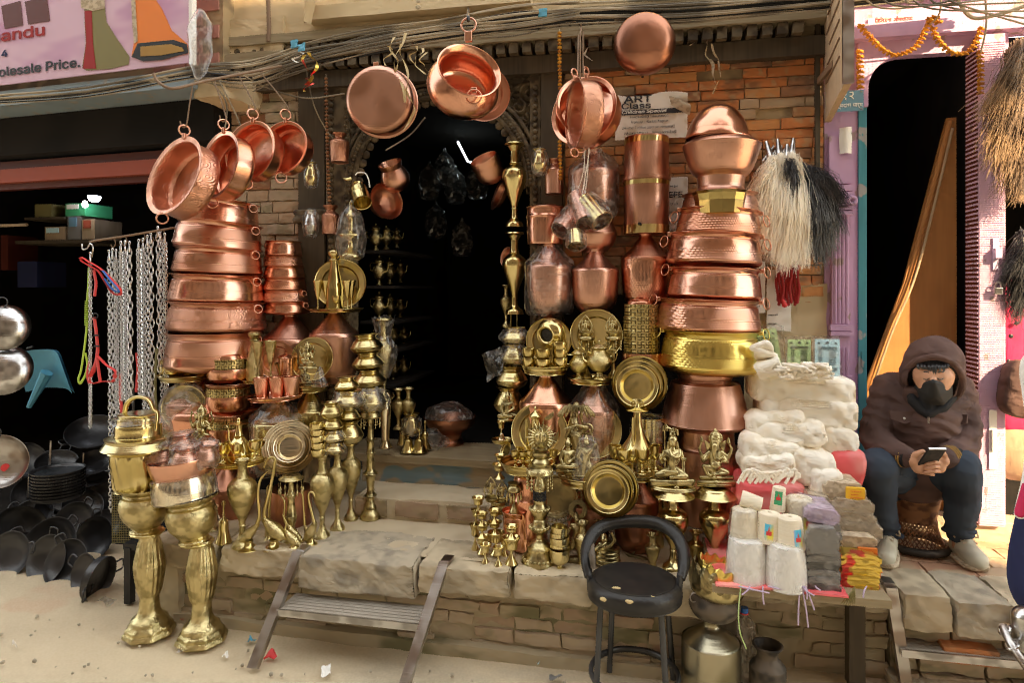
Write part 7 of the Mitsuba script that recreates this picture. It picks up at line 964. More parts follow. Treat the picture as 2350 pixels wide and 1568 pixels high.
LEG = lambda g: [[(2072, 1085, 20, 48 * g), (2014, 1072, 150, 36 * g)], [(2014, 1074, 150, 36 * g), (2018, 1150, 110, 29 * g)], [(2018, 1150, 110, 29 * g), (2038, 1226, 60, 21 * g)], [(2140, 1085, 20, 48 * g), (2202, 1072, 150, 37 * g)], [(2202, 1074, 150, 37 * g), (2208, 1150, 110, 31 * g)], [(2208, 1150, 110, 31 * g), (2200, 1218, 62, 25 * g)]]
HAND = [[(2078, 1050, 165, 15), (2098, 1056, 180, 16)], [(2098, 1052, 180, 14), (2124, 1050, 186, 11), (2106, 1074, 184, 12)], [(2170, 1050, 165, 15), (2160, 1056, 180, 15)], [(2160, 1052, 180, 13), (2146, 1050, 186, 10), (2156, 1074, 184, 11)]]
for i in range(4):
    L_, x = (9, 8.4, 7.8, 7.0)[i] / 2, i; HAND += [[(2112 - x * 1, 1052 + 10.5 * i, 186, L_ + .6), (2130, 1056 + 10.5 * i, 198, L_ + .3)], [(2130, 1056 + 10.5 * i, 198, L_ + .3), (2146 - 1.5 * i, 1062 + 9.5 * i, 194, L_ - .3)], [(2160 - x * .5, 1050 + 10.5 * i, 186, L_ + .6), (2144, 1050.5 + 10.5 * i, 202, L_ + .2)], [(2144, 1050.5 + 10.5 * i, 202, L_ + .2), (2128 - 1.5 * i, 1056 + 9.5 * i, 200, L_ - .3)]]
HAND += [[(2094, 1050, 184, 7), (2104, 1042, 196, 6)], [(2104, 1042, 196, 6), (2117, 1037, 206, 5)], [(2166, 1050, 184, 7), (2164, 1042, 196, 6)], [(2164, 1042, 196, 6), (2155, 1036, 206, 5)]]
FOOT_ = [[(2038, 1226, 60, 14), (2036, 1256, 60, 13)], [(2200, 1218, 62, 15), (2200, 1256, 62, 13)]]
k = solo('person', 'young man in brown hooded jacket sitting on a wicker stool and looking at a phone', 'person', figure(PY, FACE + TOR + ARM(.62) + LEG(.75) + HAND + FOOT_, 14, .006, 5), 'skin', 60)
JK = [[(2046, 902, 16, 46), (2188, 904, 16, 46), (2116, 970, 58, 70)], [(2116, 970, 58, 74), (2096, 1075, 20, 78)], [(2070, 1085, 10, 62), (2140, 1085, 10, 60)], [(2085, 890, 40, 34), (2150, 895, 40, 34), (2120, 930, 70, 40)], [(2095, 905, 90, 20), (2150, 915, 90, 20), (2120, 945, 95, 16)]] + ARM(1.16)
jm = figure(PY, JK, 14, .011, 8); jn = np.asarray(jm.vertex_normals); p_ = np.asarray(jm.vertices); fo = np.sin(p_[:, 2:] * 110 + p_[:, :1] * 30 + 9 * meshkit.fbm(p_ * 8, 3, 2)[:, None]); jm.vertices = p_ + jn * (.005 * fo * np.clip(2 * meshkit.noise(p_ * 6, 4)[:, None] - .5, 0, 1) + .016 * (meshkit.fbm(p_ * 14, 3, 8)[:, None] - .5)); part(k, 'jacket', jm, 'jacket', 70)
hd = figure(PY, [[(2143, 832, 84, 56), (2147, 812, 60, 42)], [(2143, 832, 84, 58), (2138, 862, 60, 64)], [(2138, 868, 50, 64), (2120, 905, 10, 60)], [(2090, 868, 96, 20), (2142, 838, 134, 20)], [(2192, 868, 96, 20), (2142, 838, 134, 20)]], 14, .01, 4)
inn = figure(PY, [[(2140, 872, 110, 47), (2141, 905, 130, 47), (2141, 876, 250, 54), (2141, 930, 220, 54)]], 14)
mh = manifold3d.Manifold(manifold3d.Mesh(hd.vertices.astype(np.float32), hd.faces.astype(np.uint32))) - manifold3d.Manifold(manifold3d.Mesh(inn.vertices.astype(np.float32), inn.faces.astype(np.uint32))); hm = mtm(mh.refine_to_length(.011)); part(k, 'hood', rough(hm, .005, 20, 3), 'jacket', 60)
part(k, 'hood_brim', tube([PF(*q) for q in ((2094, 918, 70), (2078, 892, 84), (2074, 866, 98), (2086, 842, 122), (2110, 826, 142), (2142, 820, 150), (2172, 826, 142), (2194, 842, 122), (2206, 868, 98), (2202, 894, 84), (2188, 915, 70))], [.018, .02, .018, .015, .014, .014, .014, .015, .018, .02, .018], 10, 5), 'jacket', 60)
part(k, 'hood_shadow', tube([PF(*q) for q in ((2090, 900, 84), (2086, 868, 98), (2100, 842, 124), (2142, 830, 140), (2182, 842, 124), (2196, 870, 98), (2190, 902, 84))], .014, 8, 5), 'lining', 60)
hr = random.Random(3); part(k, 'hair', cat([figure(PY, [[(2141, 830, 98, 43), (2141, 838, 100, 42)]], 14)] + [tube([PF(2108 + 5.2 * i, 832, 136), PF(2108 + 5.2 * i + hr.uniform(-4, 4), 842, 150), PF(2109 + 5.1 * i + hr.uniform(-5, 5), 849 + hr.uniform(-3, 5) + (8 if 5 < i < 9 else 0), 153)], [.007, .0075, .002], 5) for i in range(13)]), 'hair_black', 60)
part(k, 'mask', mtm(hull([(*PF(x, y, d), r * PSC) for x, y, d, r in ((2106, 889, 118, 7), (2176, 889, 118, 7), (2108, 906, 106, 9), (2174, 906, 106, 9), (2128, 884, 150, 6), (2154, 884, 150, 6), (2141, 879, 168, 7), (2141, 900, 148, 16), (2126, 918, 122, 12), (2156, 918, 122, 12))], 12).refine_to_length(.02)), 'mask', 60)
part(k, 'mask_loop', tube([PF(2106, 886, 116), PF(2100, 872, 112), PF(2094, 858, 104)], .0024, 5), 'white')
part(k, 'eyebrow', cat([tube([PF(2141 + q * 10, 855, 153), PF(2141 + q * 19, 853.5, 151), PF(2141 + q * 28, 857, 142)], [.0022, .003, .0012], 5) for q in (-1, 1)]), 'hair_black'); part(k, 'eyelid', cat([tube([PF(2141 + q * 8, 868, 153.5), PF(2141 + q * 16, 872, 154.5), PF(2141 + q * 25, 868, 148)], .0022, 5) for q in (-1, 1)]), 'hair_black')
part(k, 'collar', figure(PY, [[(2088, 892, 80, 10), (2094, 920, 112, 10)], [(2094, 920, 112, 11), (2116, 946, 124, 9)], [(2186, 905, 90, 12), (2164, 935, 118, 11)], [(2164, 935, 118, 11), (2128, 950, 126, 11)], [(2124, 915, 108, 18), (2130, 948, 116, 17)], [(2132, 940, 110, 16), (2130, 985, 118, 12)]], 10, .012, 3), 'lining', 60)
part(k, 'zip', manifold_box(.008, .006, .04, .002).apply_translation(PP(2130, 962, 134)), 'steel_worn')
for i, (x, y, d) in enumerate(((2070, 955, 108), (2186, 960, 78))):
    c = PP(x, y, d); Mf = facing(4 if i == 0 else -36, 14); part(k, 'pocket_flap', place(prism(sg.Polygon([(-.055, .02), (.055, .02), (.055, -.015), (0, -.035), (-.055, -.015)]), .016), Mf, c), 'jacket', 30); part(k, 'button', trimesh.creation.icosphere(subdivisions=1, radius=.006).apply_translation(c + Mf[:, 2] * .017 - UP * .012), 'steel', 60)
for pts in (((2062, 1045, 152), (2084, 1052, 172)), ((2186, 1044, 152), (2166, 1052, 170))):
    a, b = [PP(*q) for q in pts]; t = (b - a); part(k, 'cuff', tube([a - t * .2, b], .043, 14, 1), 'lining', 60)
    for j in range(3): part(k, 'cuff_stripe', ring(a + t * (.2 + .2 * j), .043, .0035, t, 6, 24), 'gold_cloth', 60)
tm = figure(PY, LEG(1.1) + [[(2060, 1088, 8, 58), (2150, 1088, 8, 58)]], 14, .011, 8); p_ = np.asarray(tm.vertices); tm.vertices = p_ + np.asarray(tm.vertex_normals) * (.008 * np.sin(p_[:, 2:] * 130 + p_[:, :1] * 30) * np.clip((.64 - p_[:, 2:]) * 7, 0, 1) * meshkit.noise(p_ * 9, 3)[:, None] + .016 * (meshkit.fbm(p_ * 13, 3, 5)[:, None] - .5)); part(k, 'trousers', tm, 'denim', 70)
part(k, 'trouser_hem', cat([ring(PP(2039, 1226, 60), .05, .012, (.1, .25, 1), 8, 22), ring(PP(2200, 1218, 62), .056, .012, (0, .25, 1), 8, 22)]), 'denim', 60)
def shoe(heel, toe):
    P = lambda q, dz, r: (*(np.array(q) + [0, 0, dz]), r); h, t = np.array([*heel[:2], FLOOR]), atz(*toe, FLOOR); d = (t - h); m1 = h + d * .5; n = np.cross(d, UP); n /= np.linalg.norm(n)
    u = mtm(manifold3d.Manifold.batch_boolean([hull([P(h, .05, .036), P(h + d * .1, .1, .034), P(m1, .05, .042), P(m1, .078, .03)], 12), hull([P(m1, .046, .044), P(m1, .074, .03), P(t - d * .16, .04, .044), P(t - d * .16, .05, .034)], 12)], manifold3d.OpType.Add).refine_to_length(.009)); trimesh.smoothing.filter_taubin(u, iterations=5)
    s_ = part(k, 'shoe', u, 'shoe_leather', 70); part(s_, 'sole', mtm(hull([P(h - d * .05, .012, .011)] + [P(q + n * g * w, .012, .011) for q, w in ((h + d * .06, .03), (m1, .042), (t - d * .2, .044), (t - d * .04, .026)) for g in (-1, 1)], 8)), 'twine', 50)
    la = [tube([h + d * f - n * .03 + UP * (.122 - .05 * f), h + d * f + UP * (.146 - .08 * f), h + d * f + n * .03 + UP * (.122 - .05 * f)], .004, 5) for f in (.26, .36, .46, .56)] + [tube([h + d * .3 + UP * .135, h + d * .34 + n * g * .03 + UP * .15, h + d * .4 + n * g * .05 + UP * .11, h + d * .34 + UP * .125], .004, 5) for g in (-1, 1)]; part(s_, 'lace', cat(la), 'twine', 60)
shoe(PP(2040, 1262, 40), (2026, 1306)); shoe(PP(2196, 1258, 40), (2250, 1314))
pc = PP(2136, 1040, 208); M_ = rotm(RGT, 40) @ np.stack([RGT, FWD, UP], 1); k = solo('phone', 'black phone held in both hands of the sitting man', 'phone', place(manifold_box(.076, .009, .125, .004), M_, pc - UP * .02), 'black', 40); part(k, 'rim', place(manifold_box(.07, .0105, .006, .001), M_, pc - UP * .02 + M_ @ np.array([0, 0, .0605])), 'steel', 40)
# wicker stool
sb = atz(2098, 1256, FLOOR); s = sc(sb); k = thing('wicker_stool', 'hourglass shaped wicker stool under the sitting man', 'stool'); hz = (1256 - 1108) * s
put(k, place(lathe([(0, .985), (.9, .985), (1, 1.0), (.97, 1.03), (0, 1.04)], 40), np.diag([.125, .125, hz]), sb), 'black', 50)
part(k, 'woven_side', place(lathe([(.118, .98), (.108, .8), (.094, .62), (.088, .5), (.09, .44)], 48, 4, lambda t, r, z: (r * (1 + .02 * np.sin(40 * t) * np.sign(np.sin(z * 160))), z * hz)), np.eye(3), sb), 'wicker', 60)
part(k, 'cane', cat([tube([sb + np.array([.088 * math.cos(a), .088 * math.sin(a), hz * .46]), sb + np.array([.096 * math.cos(a + d * .35), .096 * math.sin(a + d * .35), hz * .28]), sb + np.array([.13 * math.cos(a + d * .8), .13 * math.sin(a + d * .8), hz * .03])], .003, 5, 3) for a in np.linspace(0, 2 * math.pi, 37)[:-1] for d in (-1, 1)]), 'wicker', 60, kind='stuff'); part(k, 'rim', ring(sb + UP * .02, .132, .018, UP, 10, 40), 'pot_sooty', 60)
part(k, 'top_rim', ring(sb + UP * hz * .985, .122, .011, UP, 8, 36), 'black', 60)
# ---------------------------------------------------------------- right edge: sheet of plywood, hanging hair, clothes, passer-by
a, b, c_, d_ = at(2035, 900, .12), at(2215, 252, .1), at(2236, 300, .1), at(2238, 900, .12)
pv = [np.array(v) for v in ((1.12, .10, .47), (1.075, .13, .95), (1.30, .13, 1.62), (1.50, .12, 2.46), (1.54, .12, 2.46), (1.545, .12, .47))]
pm = prism(sg.Polygon([(v[0], v[2]) for v in pv]), .02); pm.vertices = np.stack([pm.vertices[:, 0], .16 - pm.vertices[:, 2] - .02 * (pm.vertices[:, 0] - 1.2), pm.vertices[:, 1]], 1); pm.invert(); k = solo('plywood_sheet', 'warped orange plywood sheet leaning in the purple doorway', 'board', pm, 'plywood', 30)
part(k, 'bent_edge', tube([(1.10, .12, .6), (1.085, .115, .95), (1.19, .11, 1.3), (1.31, .11, 1.63), (1.4, .11, 2.0), (1.505, .11, 2.44)], .012, 6, 6, flat=.6), 'plywood', 60); part(k, 'bent_edge', tube([(1.10, .10, .95), (1.22, .085, 1.35), (1.33, .085, 1.64), (1.42, .09, 2.0), (1.51, .1, 2.4)], .006, 6, 6, flat=.6), 'board_grey', 60)
rt = [at(2330, 100, -.15), at(2345, 130, -.2), at(2352, 90, -.15), at(2360, 160, -.2)]
solo('hanging_hair', 'large mass of brown hair hanging at the right edge above the post', 'hair', cat([strands([at(2320, 120, -.12), at(2340, 100, -.15), at(2365, 95, -.15)], [at(x, y, -.2) for x, y in ((2275, 330), (2285, 380), (2310, 400), (2330, 430), (2350, 420), (2295, 300), (2265, 270))], 1700, .0012, 31, .03, .014), strands([at(2310, 300, -.12), at(2340, 300, -.12)], [at(x, y, -.14) for x, y in ((2300, 440), (2330, 460), (2345, 450))], 200, .0013, 33, .02, .03)]), 'hair_brown', 80)
solo('hanging_hair', 'dark hair piece hanging beside the padlock at the right edge', 'hair', strands([at(2345, 540, -.06), at(2355, 560, -.06)], [at(x, y, -.08) for x, y in ((2303, 660), (2315, 700), (2330, 730), (2310, 620))], 800, .0012, 35, .02, .01), 'hair_black', 80)
k = cushion('red_coat', 'red coat with dark buttons hanging right of the post', 'coat', 2292, 2420, 640, 1000, .0, .12, 'crimson', .01, 6, 4, 0, False, .4); 
for x, y in ((2318, 742), (2305, 772), (2300, 830)): part(k, 'button', trimesh.creation.icosphere(subdivisions=1, radius=.011).apply_transform(trimesh.transformations.compose_matrix(scale=(1, .4, 1), translate=at(x + 14, y, -.04))), 'black', 60)
k = cushion('coat_sleeve', 'quilted brown sleeve hanging before the red coat', 'coat', 2304, 2400, 830, 960, -.16, .12, 'jacket', .008, 16, 6, 8, False, .6)
solo('flour_sack', 'bulging tan sack on the sunlit floor right of the post', 'sack', rough(trimesh.creation.icosphere(subdivisions=3, radius=.13).apply_transform(trimesh.transformations.compose_matrix(scale=(1.2, .7, 1), translate=at(2335, 1040, .02))), .012, 9, 3), 'board_grey', 60)
Yw = -1.0
figw = lambda b, *r: figure(Yw, [[(x + 40, y, z, q) for x, y, z, q in c] for c in b], *r)
k = solo('person', 'passer-by at the right edge in a dark blue dress, mostly outside the picture', 'person', figw([[(2420, 640, 0, 50), (2420, 690, 0, 46)], [(2420, 700, 0, 30), (2420, 790, 0, 40)], [(2375, 830, 0, 44), (2480, 830, 0, 44), (2425, 960, 0, 80)], [(2425, 960, 0, 80), (2428, 1120, 0, 84)], [(2375, 835, 0, 34), (2350, 980, 10, 28)], [(2350, 985, 10, 27), (2372, 1090, 40, 22)], [(2372, 1092, 40, 18), (2380, 1130, 46, 14)], [(2378, 1130, 44, 8), (2380, 1158, 46, 6)], [(2386, 1130, 44, 8), (2390, 1160, 46, 6)], [(2395, 1120, 0, 60), (2372, 1400, 0, 38)], [(2372, 1400, 0, 36), (2372, 1560, 0, 24)], [(2372, 1570, 0, 22), (2366, 1590, 60, 18)], [(2455, 1120, 0, 60), (2460, 1400, 0, 38)], [(2460, 1400, 0, 36), (2460, 1560, 0, 24)], [(2460, 1570, 0, 22), (2456, 1590, 60, 18)]], 12, .02, 5), 'skin', 60)
part(k, 'dress', figw([[(2375, 826, 0, 50), (2480, 826, 0, 50), (2425, 960, 0, 88)], [(2425, 960, 0, 88), (2428, 1120, 0, 96)], [(2428, 1120, 0, 96), (2425, 1290, 0, 122), (2420, 1345, 0, 122)], [(2378, 835, 0, 40), (2352, 975, 10, 34)]], 14, .03, 4), 'navy', 60)
part(k, 'shawl', figw([[(2372, 850, 20, 60), (2345, 960, 30, 26)], [(2345, 960, 30, 20), (2318, 1100, 30, 11)], [(2318, 1100, 30, 11), (2300, 1180, 30, 12)]], 12, .03, 3), 'white', 60); part(k, 'shawl_stripe', figw([[(2338, 950, 46, 12), (2330, 1010, 46, 6)]], 10), 'crimson', 60)
part(k, 'shawl_stripe', figw([[(2314, 1115, 34, 9), (2300, 1178, 34, 11)]], 10), 'crimson', 60)
part(k, 'shawl_stripe', figw([[(2360, 900, 60, 30), (2350, 930, 60, 20)]], 10), 'crimson', 60)
part(k, 'leggings', figw([[(2392, 1180, 0, 60), (2372, 1400, 0, 42)], [(2372, 1400, 0, 40), (2372, 1550, 0, 28)], [(2455, 1180, 0, 60), (2460, 1400, 0, 42)], [(2460, 1400, 0, 40), (2460, 1550, 0, 28)]], 12, .03, 3), 'red', 60); part(k, 'hair', figw([[(2420, 630, -8, 56), (2420, 720, -30, 50)]], 12), 'hair_black', 60)
# ---------------------------------------------------------------- cables, ribbons, garlands, signs
rc = random.Random(21)
for i in range(30):
    o = rc.gauss(0, 11); o2 = o * rc.uniform(.3, 1.2) + rc.gauss(0, 5); Y0 = -.25 + .05 * rc.random(); sag = rc.uniform(-4, 14)
    pts = [at(-60, 236 + .4 * o, -.62), at(200, 217 + .5 * o, -.5), at(445, 172 + .6 * o, -.4), at(580, 168 + o + sag, Y0), at(700, 132 + o + rc.gauss(0, 4), Y0), at(860, 100 + o2 + rc.gauss(0, 4), Y0), at(1000, 74 + o2 + sag * .5, Y0), at(1180, 48 + o + rc.gauss(0, 3), Y0), at(1330, 34 + o2, Y0), at(1560, 22 + o2 * 1.1 + sag, Y0), at(1900, 2 + o2, Y0), at(2300, -40 + o2, Y0)]
    if i > 7: pts = pts[3 if i % 3 else 2:]; 
    if i % 4 == 3: pts = pts[:-3]
    solo('cable', 'dusty cable in the bundle sagging across the house front above the shop', 'cable', tube(pts, rc.choice([.0035, .0045, .006, .0075]), 5, 5), 'cable' if i % 5 else 'black', 60, group='cables of the bundle across the front')
for i, (pts, l) in enumerate([([(700, 150, -.2), (720, 240, -.1), (750, 300, -.05), (790, 345, -.06)], 'loose grey wire drooping beside the upper left of the arch'), ([(545, 165, -.3), (610, 200, -.2), (700, 225, -.2), (790, 215, -.28)], 'thin wire looping from the bundle to the large pan bottom'), ([(885, 345, -.3), (940, 310, -.25), (975, 270, -.3)], 'twisted wire between the two big hanging pans'), ([(480, 180, -.35), (520, 240, -.3), (510, 330, -.3)], 'wire hanging down at the corner of the blue ledge'), ([(500, 180, -.35), (540, 260, -.3), (560, 310, -.28)], 'second wire hanging at the corner of the blue ledge'), ([(2160, -20, -.3), (2155, 30, -.25), (2130, 60, -.12)], 'string holding up the garland over the purple door'), ([(2190, -10, -.4), (2230, 40, -.3), (2300, 30, -.3), (2360, 10, -.3)], 'thick cable crossing in front of the purple lintel'), ([(2260, -20, -.35), (2262, 60, -.3), (2250, 120, -.25)], 'short cable with a plug hanging before the post')]): solo('wire', l, 'cable', tube([at(*p) for p in pts], .004 if i != 6 else .008, 6, 6), 'cable', 60)
for i in range(6):
    pts = [(1960 + 40 * i, -30 + 3 * i, -.5), (2050 + 30 * i, 20 - 5 * (i % 3), -.5 - .05 * (i % 2)), (2400, -40 + 22 * i, -.5)]; solo('wire', f'{["leftmost", "second", "third", "fourth", "fifth", "rightmost"][i]} of the thin wires crossing before the purple lintel', 'cable', tube([at(*p) for p in pts], .004, 5, 6), 'cable', 60)
def ribbon(lab, x, y, L, w, Y, mat, sd):
    q = random.Random(sd); P = [at(x + q.uniform(-4, 4) + 10 * math.sin(sd + j), y + L * j / 6, Y + .01 * math.sin(j * 1.7 + sd)) for j in range(7)]; p = catmull(P, 4); tw = np.linspace(0, q.uniform(2, 7), len(p)); s = sc(P[0]) * w / 2
    d = (RGT[None] * np.cos(tw)[:, None] - FWD[None] * np.sin(tw)[:, None]) * s; v = np.stack([p - d, p + d], 1).reshape(-1, 3); n = len(p); f = [[2 * i, 2 * i + 1, 2 * i + 3] for i in range(n - 1)] + [[2 * i, 2 * i + 3, 2 * i + 2] for i in range(n - 1)]; solo('ribbon', lab, 'ribbon', TM(v, f), mat, 70)
for i, (x, y, L, w, mt, l) in enumerate([(918, 75, 160, 7, 'ribbon', 'faded ribbon before the large pan bottom, longest'), (905, 85, 80, 6, 'ribbon', 'faded short ribbon left of the longest'), (930, 100, 120, 6, 'ribbon', 'faded ribbon between the two big hanging pans'), (938, 205, 95, 7, 'ribbon', 'faded ribbon twisted low between the two big pans'), (890, 105, 45, 5, 'ribbon', 'short faded ribbon above the large pan bottom'), (950, 105, 40, 5, 'ribbon', 'short faded ribbon right of the knot'), (962, 110, 60, 6, 'ribbon', 'faded ribbon next to the deep pot, left'), (975, 120, 55, 6, 'ribbon', 'pale ribbon touching the deep pot'), (704, 125, 70, 9, 'foil_gold', 'shiny gold foil ribbon, left of the pair under the cables'), (718, 120, 60, 8, 'foil_gold', 'shiny gold foil ribbon, right of the pair under the cables'), (708, 180, 30, 6, 'foil_gold', 'gold foil ribbon tail curling low'), (684, 118, 25, 7, 'paper_white', 'white foil strip beside the gold ribbons'), (1350, 95, 45, 5, 'paper_white', 'white strip hanging over the right end of the arch'), (1630, 60, 130, 8, 'twine', 'pale cloth strip hanging on the brick wall'), (1584, 50, 55, 6, 'twine', 'short pale strip on the brick wall'), (1642, 100, 115, 5, 'twine', 'second pale strip on the brick wall, thinner')]): ribbon(l, x, y, L, w, -.32 if x < 1000 else -.06, mt, i + 2)
for i, (x, y) in enumerate(((676, 100), (692, 108), (1245, 28))): solo('foil_scrap', f'turquoise foil scrap caught in the cables, {["left","middle","right"][i]}', 'scrap', rough(bx(-.02, .02, -.004, .004, -.02, .02), .012, 30, i, .012).apply_translation(at(x, y, -.34)), 'sky_blue', False)
solo('plastic_sack', 'clear plastic sack with yellow edge hanging by the pink bricks', 'bag', rough(trimesh.creation.icosphere(subdivisions=3, radius=.1).apply_transform(trimesh.transformations.compose_matrix(scale=(.75, .4, 1.9), translate=at(458, 100, -.45))), .02, 9, 3), 'film', 25)
solo('paper_scrap', 'torn pale paper flap hanging from the upper wall', 'paper', rough(grid(4, 8, lambda u, v: np.stack([at(700, 0, -.14)[0] + .1 * u * (1 - .6 * v), -.14 - .05 * np.sin(3 * u), at(700, 0, -.14)[2] + .1 - .24 * v], -1)), .008, 9, 2), 'plaster', 50)
def garland(lab, pts, r, mat, st=9, per=5, sd=1):
    q = random.Random(sd); P = [at(*p) for p in pts]; p = catmull(P, 16); L = np.r_[0, np.cumsum(np.linalg.norm(np.diff(p, axis=0), axis=1))]; n_ = max(3, int(L[-1] / (r * 1.25))); k = solo('garland', lab, 'garland', tube(p, .002, 5, 1), 'twine')
    for j in range(n_):
        t = L[-1] * (j + .5) / n_; c = np.array([np.interp(t, L, p[:, i]) for i in range(3)]); a = q.uniform(0, 3); b = q.uniform(-.6, .6)
        ms = []
        for m in range(per * 2):
            th = a + m * math.pi / per; d = np.array([math.cos(th), math.sin(th) * .8, .5 * math.sin(2 * th + b)]); ms.append(mtm(hull([(*(c + d * r * .2), r * .3), (*(c + d * r * .85), r * .2)], 6)))
        part(k, 'flower', cat(ms), mat, 50)
garland('drooping marigold garland over the purple door, left swag', [(1972, 55, -.12), (1985, 72, -.12), (2020, 108, -.12), (2055, 126, -.12), (2100, 108, -.12), (2125, 65, -.12), (2138, 45, -.12)], .017, 'marigold', sd=1)
garland('drooping marigold garland over the purple door, right swag', [(2140, 60, -.12), (2150, 88, -.12), (2180, 118, -.12), (2215, 122, -.12), (2240, 95, -.12), (2252, 60, -.12)], .017, 'marigold', sd=2)
garland('short vertical marigold garland beside the blue street sign', [(1972, 112, -.1), (1973, 150, -.1), (1974, 205, -.1)], .018, 'marigold', sd=3); garland('vertical marigold garland hanging on the sunlit post', [(2248, 115, -.12), (2250, 160, -.12), (2249, 218, -.12)], .016, 'marigold', sd=4)
garland('knot of marigolds at the middle of the purple lintel', [(2128, 48, -.14), (2145, 40, -.14), (2155, 55, -.14)], .02, 'marigold', sd=5)
for x, y0, y1, l, sd in ((748, 180, 480, 'long string of dried brown seed beads at the left of the arch', 6), (1283, 75, 215, 'string of dried orange flowers at the right of the arch', 7), (1284, 325, 420, 'lower string of dried flowers at the right door pillar', 8)):
    Y = -.12; n_ = int((y1 - y0) / 8.5); k = solo('bead_string', l, 'garland', tube([at(x, y0 - 10, Y), at(x + 2, y1 + 4, Y)], .0018, 4, 1), 'twine')
    for j in range(n_): part(k, 'bead', rough(trimesh.creation.icosphere(subdivisions=1, radius=.0105).apply_transform(trimesh.transformations.compose_matrix(scale=(1.1, 1.1, .75), translate=at(x + 2 * j / n_ + 6 * (sd == 6) * (j / n_) ** 2, y0 + 8.5 * j, Y))), .004, 60, j), 'wicker' if sd == 6 else 'marigold', 60)
# lettering
AB = '0123456789ABCDEFGHIJKLMNOPQRSTUVWXYZabcdefghijklmnopqrstuvwxyz-_'
DV = {}
DV['A'] = '35I35F4SF4SI4OJ4Oj4Kj4KJ4BJ4BZ49a47a43V43T47R47J3zJ3zP3yS3sX40h3-k3pZ3mU3mS3nQ3qQ3tS3vQ3wM3vJ3fJ3fj3cj3bJ3TJ3Tj3Pj3PX3FX3Db3Bb38Z37V3AT3AJ/3ET3PT3PJ3FJ 3vp3vl40m45q48u46w40q3zp 1NN1NK1QG1WF1YG1aJ1YN1VM1VI1SI1QN1UQ1aQ1aT1VU1UX1Xa1ba1gX1gJ1dI1dF2uF2uI2qJ2pj2mj2mX2WX2fh2dk2RW2QU2RR2TQ2WS2XQ2XJ2JJ2Jj2Gj2FJ24J24Q1yR1vU1vZ1yb21c21a22Y26Y28a28d26g29k27l25l22g1we1sc1rZ1rS1vO20N20J1kJ1kj1gj1gc1be1Td1QZ1RS/2aT2cU2lT2mJ2cJ2cO 02I02F05F0490660840C20K30Q50aF0oF0o70t30_21441961HF1LF1LI1EJ1DQ14S12V12Z15b1Ac1Aa1CY1FY1Ha1Hd1Gf1Ik1Hl1No1Ru1Pw1Jq1Hp1Dp1Cl1Ek1Cg13e0_a0-W0_S13O19N19J0tJ0tj0qj0pJ0hJ0gj0dj0dX0NX0Wh0Uk0Mb0HU0HS0JQ0OR0PO0OI0AJ0Aj07j06J/0s90tF1CF18A1060u7/0RT0TU0cT0dJ0TJ0TO/0990AF0VF0RA0J60B7'
DV['B'] = '3vO3vK3yG42G44H46J44O41N41J3zK3yN40Q46Q46T41V40Y43b47b4CY4CJ49J49G5TG5TJ5PJ5Oj5Lj5Kb5Bd58c55Z53T58P58M57J4zJ4zj4vj4vT4sT4nZ4kY4lW4kU4fT4dU4dZ4lh4jk4bd4ZX4ZT4dQ4iP4oS4rQ4vP4vJ4SJ4Sj4Pj4OJ4GJ4Gj4Cj4Cd47e3_d3ya3zT/58V5Ca5GZ5KW5KJ5CJ5CQ5BT 2ma2iS2lR2nV2sb2wc2ya2xV2wT2sT2tQ2wP2yN2yK2wI2oK2nH2sF2yG2_J30N2zR2-S36S36J33J33G3IF3EC38C3793A83HA3E63963833A23F33I53NF3tG3tJ3pJ3oj3lj3kb3fc3bc3WZ3VW3VJ3NJ3Nj3Jj3JJ3BJ3Aj37j36W30W30c2zf2tf2qe/3bJ3jT3kV3kJ/3YU3aX3cZ3iY3ZM 02J02G05F0490670840C20K30Q60aF0jF0i90k70o30w21471CF2UG2UJ2PJ2Pk2Mj2LJ2DJ2Dj29j29J20J20Z1-b1ya1uW1uU1yS1yJ1kJ1kQ1YR1YU1ZW1iW1ma1lg1gk1Xi1Oc1Ra1We1ag1if1ib1ha1cZ1Za1VW1UU1VP1ZN1gN1gJ1JJ1Jj1Fj1FT1CT17a14Y14U0_T0zU0zY0-b15h13k0wb0vX0vT0xR0_P12P18S1BQ1FP1FJ0oJ0oj0lk0kJ0cJ0bj0Yj0XU0OU0LW0KZ0Mc0Ri0Pk0Id0HX0IT0LR0XQ0XJ0AJ0Aj07k06J/0nA0oF17F13A0x60p7/09A0AF0VF0RA0J60B7 1kp1km1rn1wr1zv1xw1rq1op 1mU1mS1nR1qS1qU1pW'
DV['C'] = '0x51031531941B71CF16M1EV1BX1AX12N0-N0yL0zI11I14J17G18E1781460y7 0ZL0aJ0hE0jB0j80h60e60d90gC0eE0cD0ZA0a50e30k40n70nB0lF0eL0nT0nW0la0iY0jW0jU 06F06A0930D40AA0AF0CI0FJ0HJ0IH0JF0NF0OH0PJ0NO0SZ0Pa0JN0AL08J'
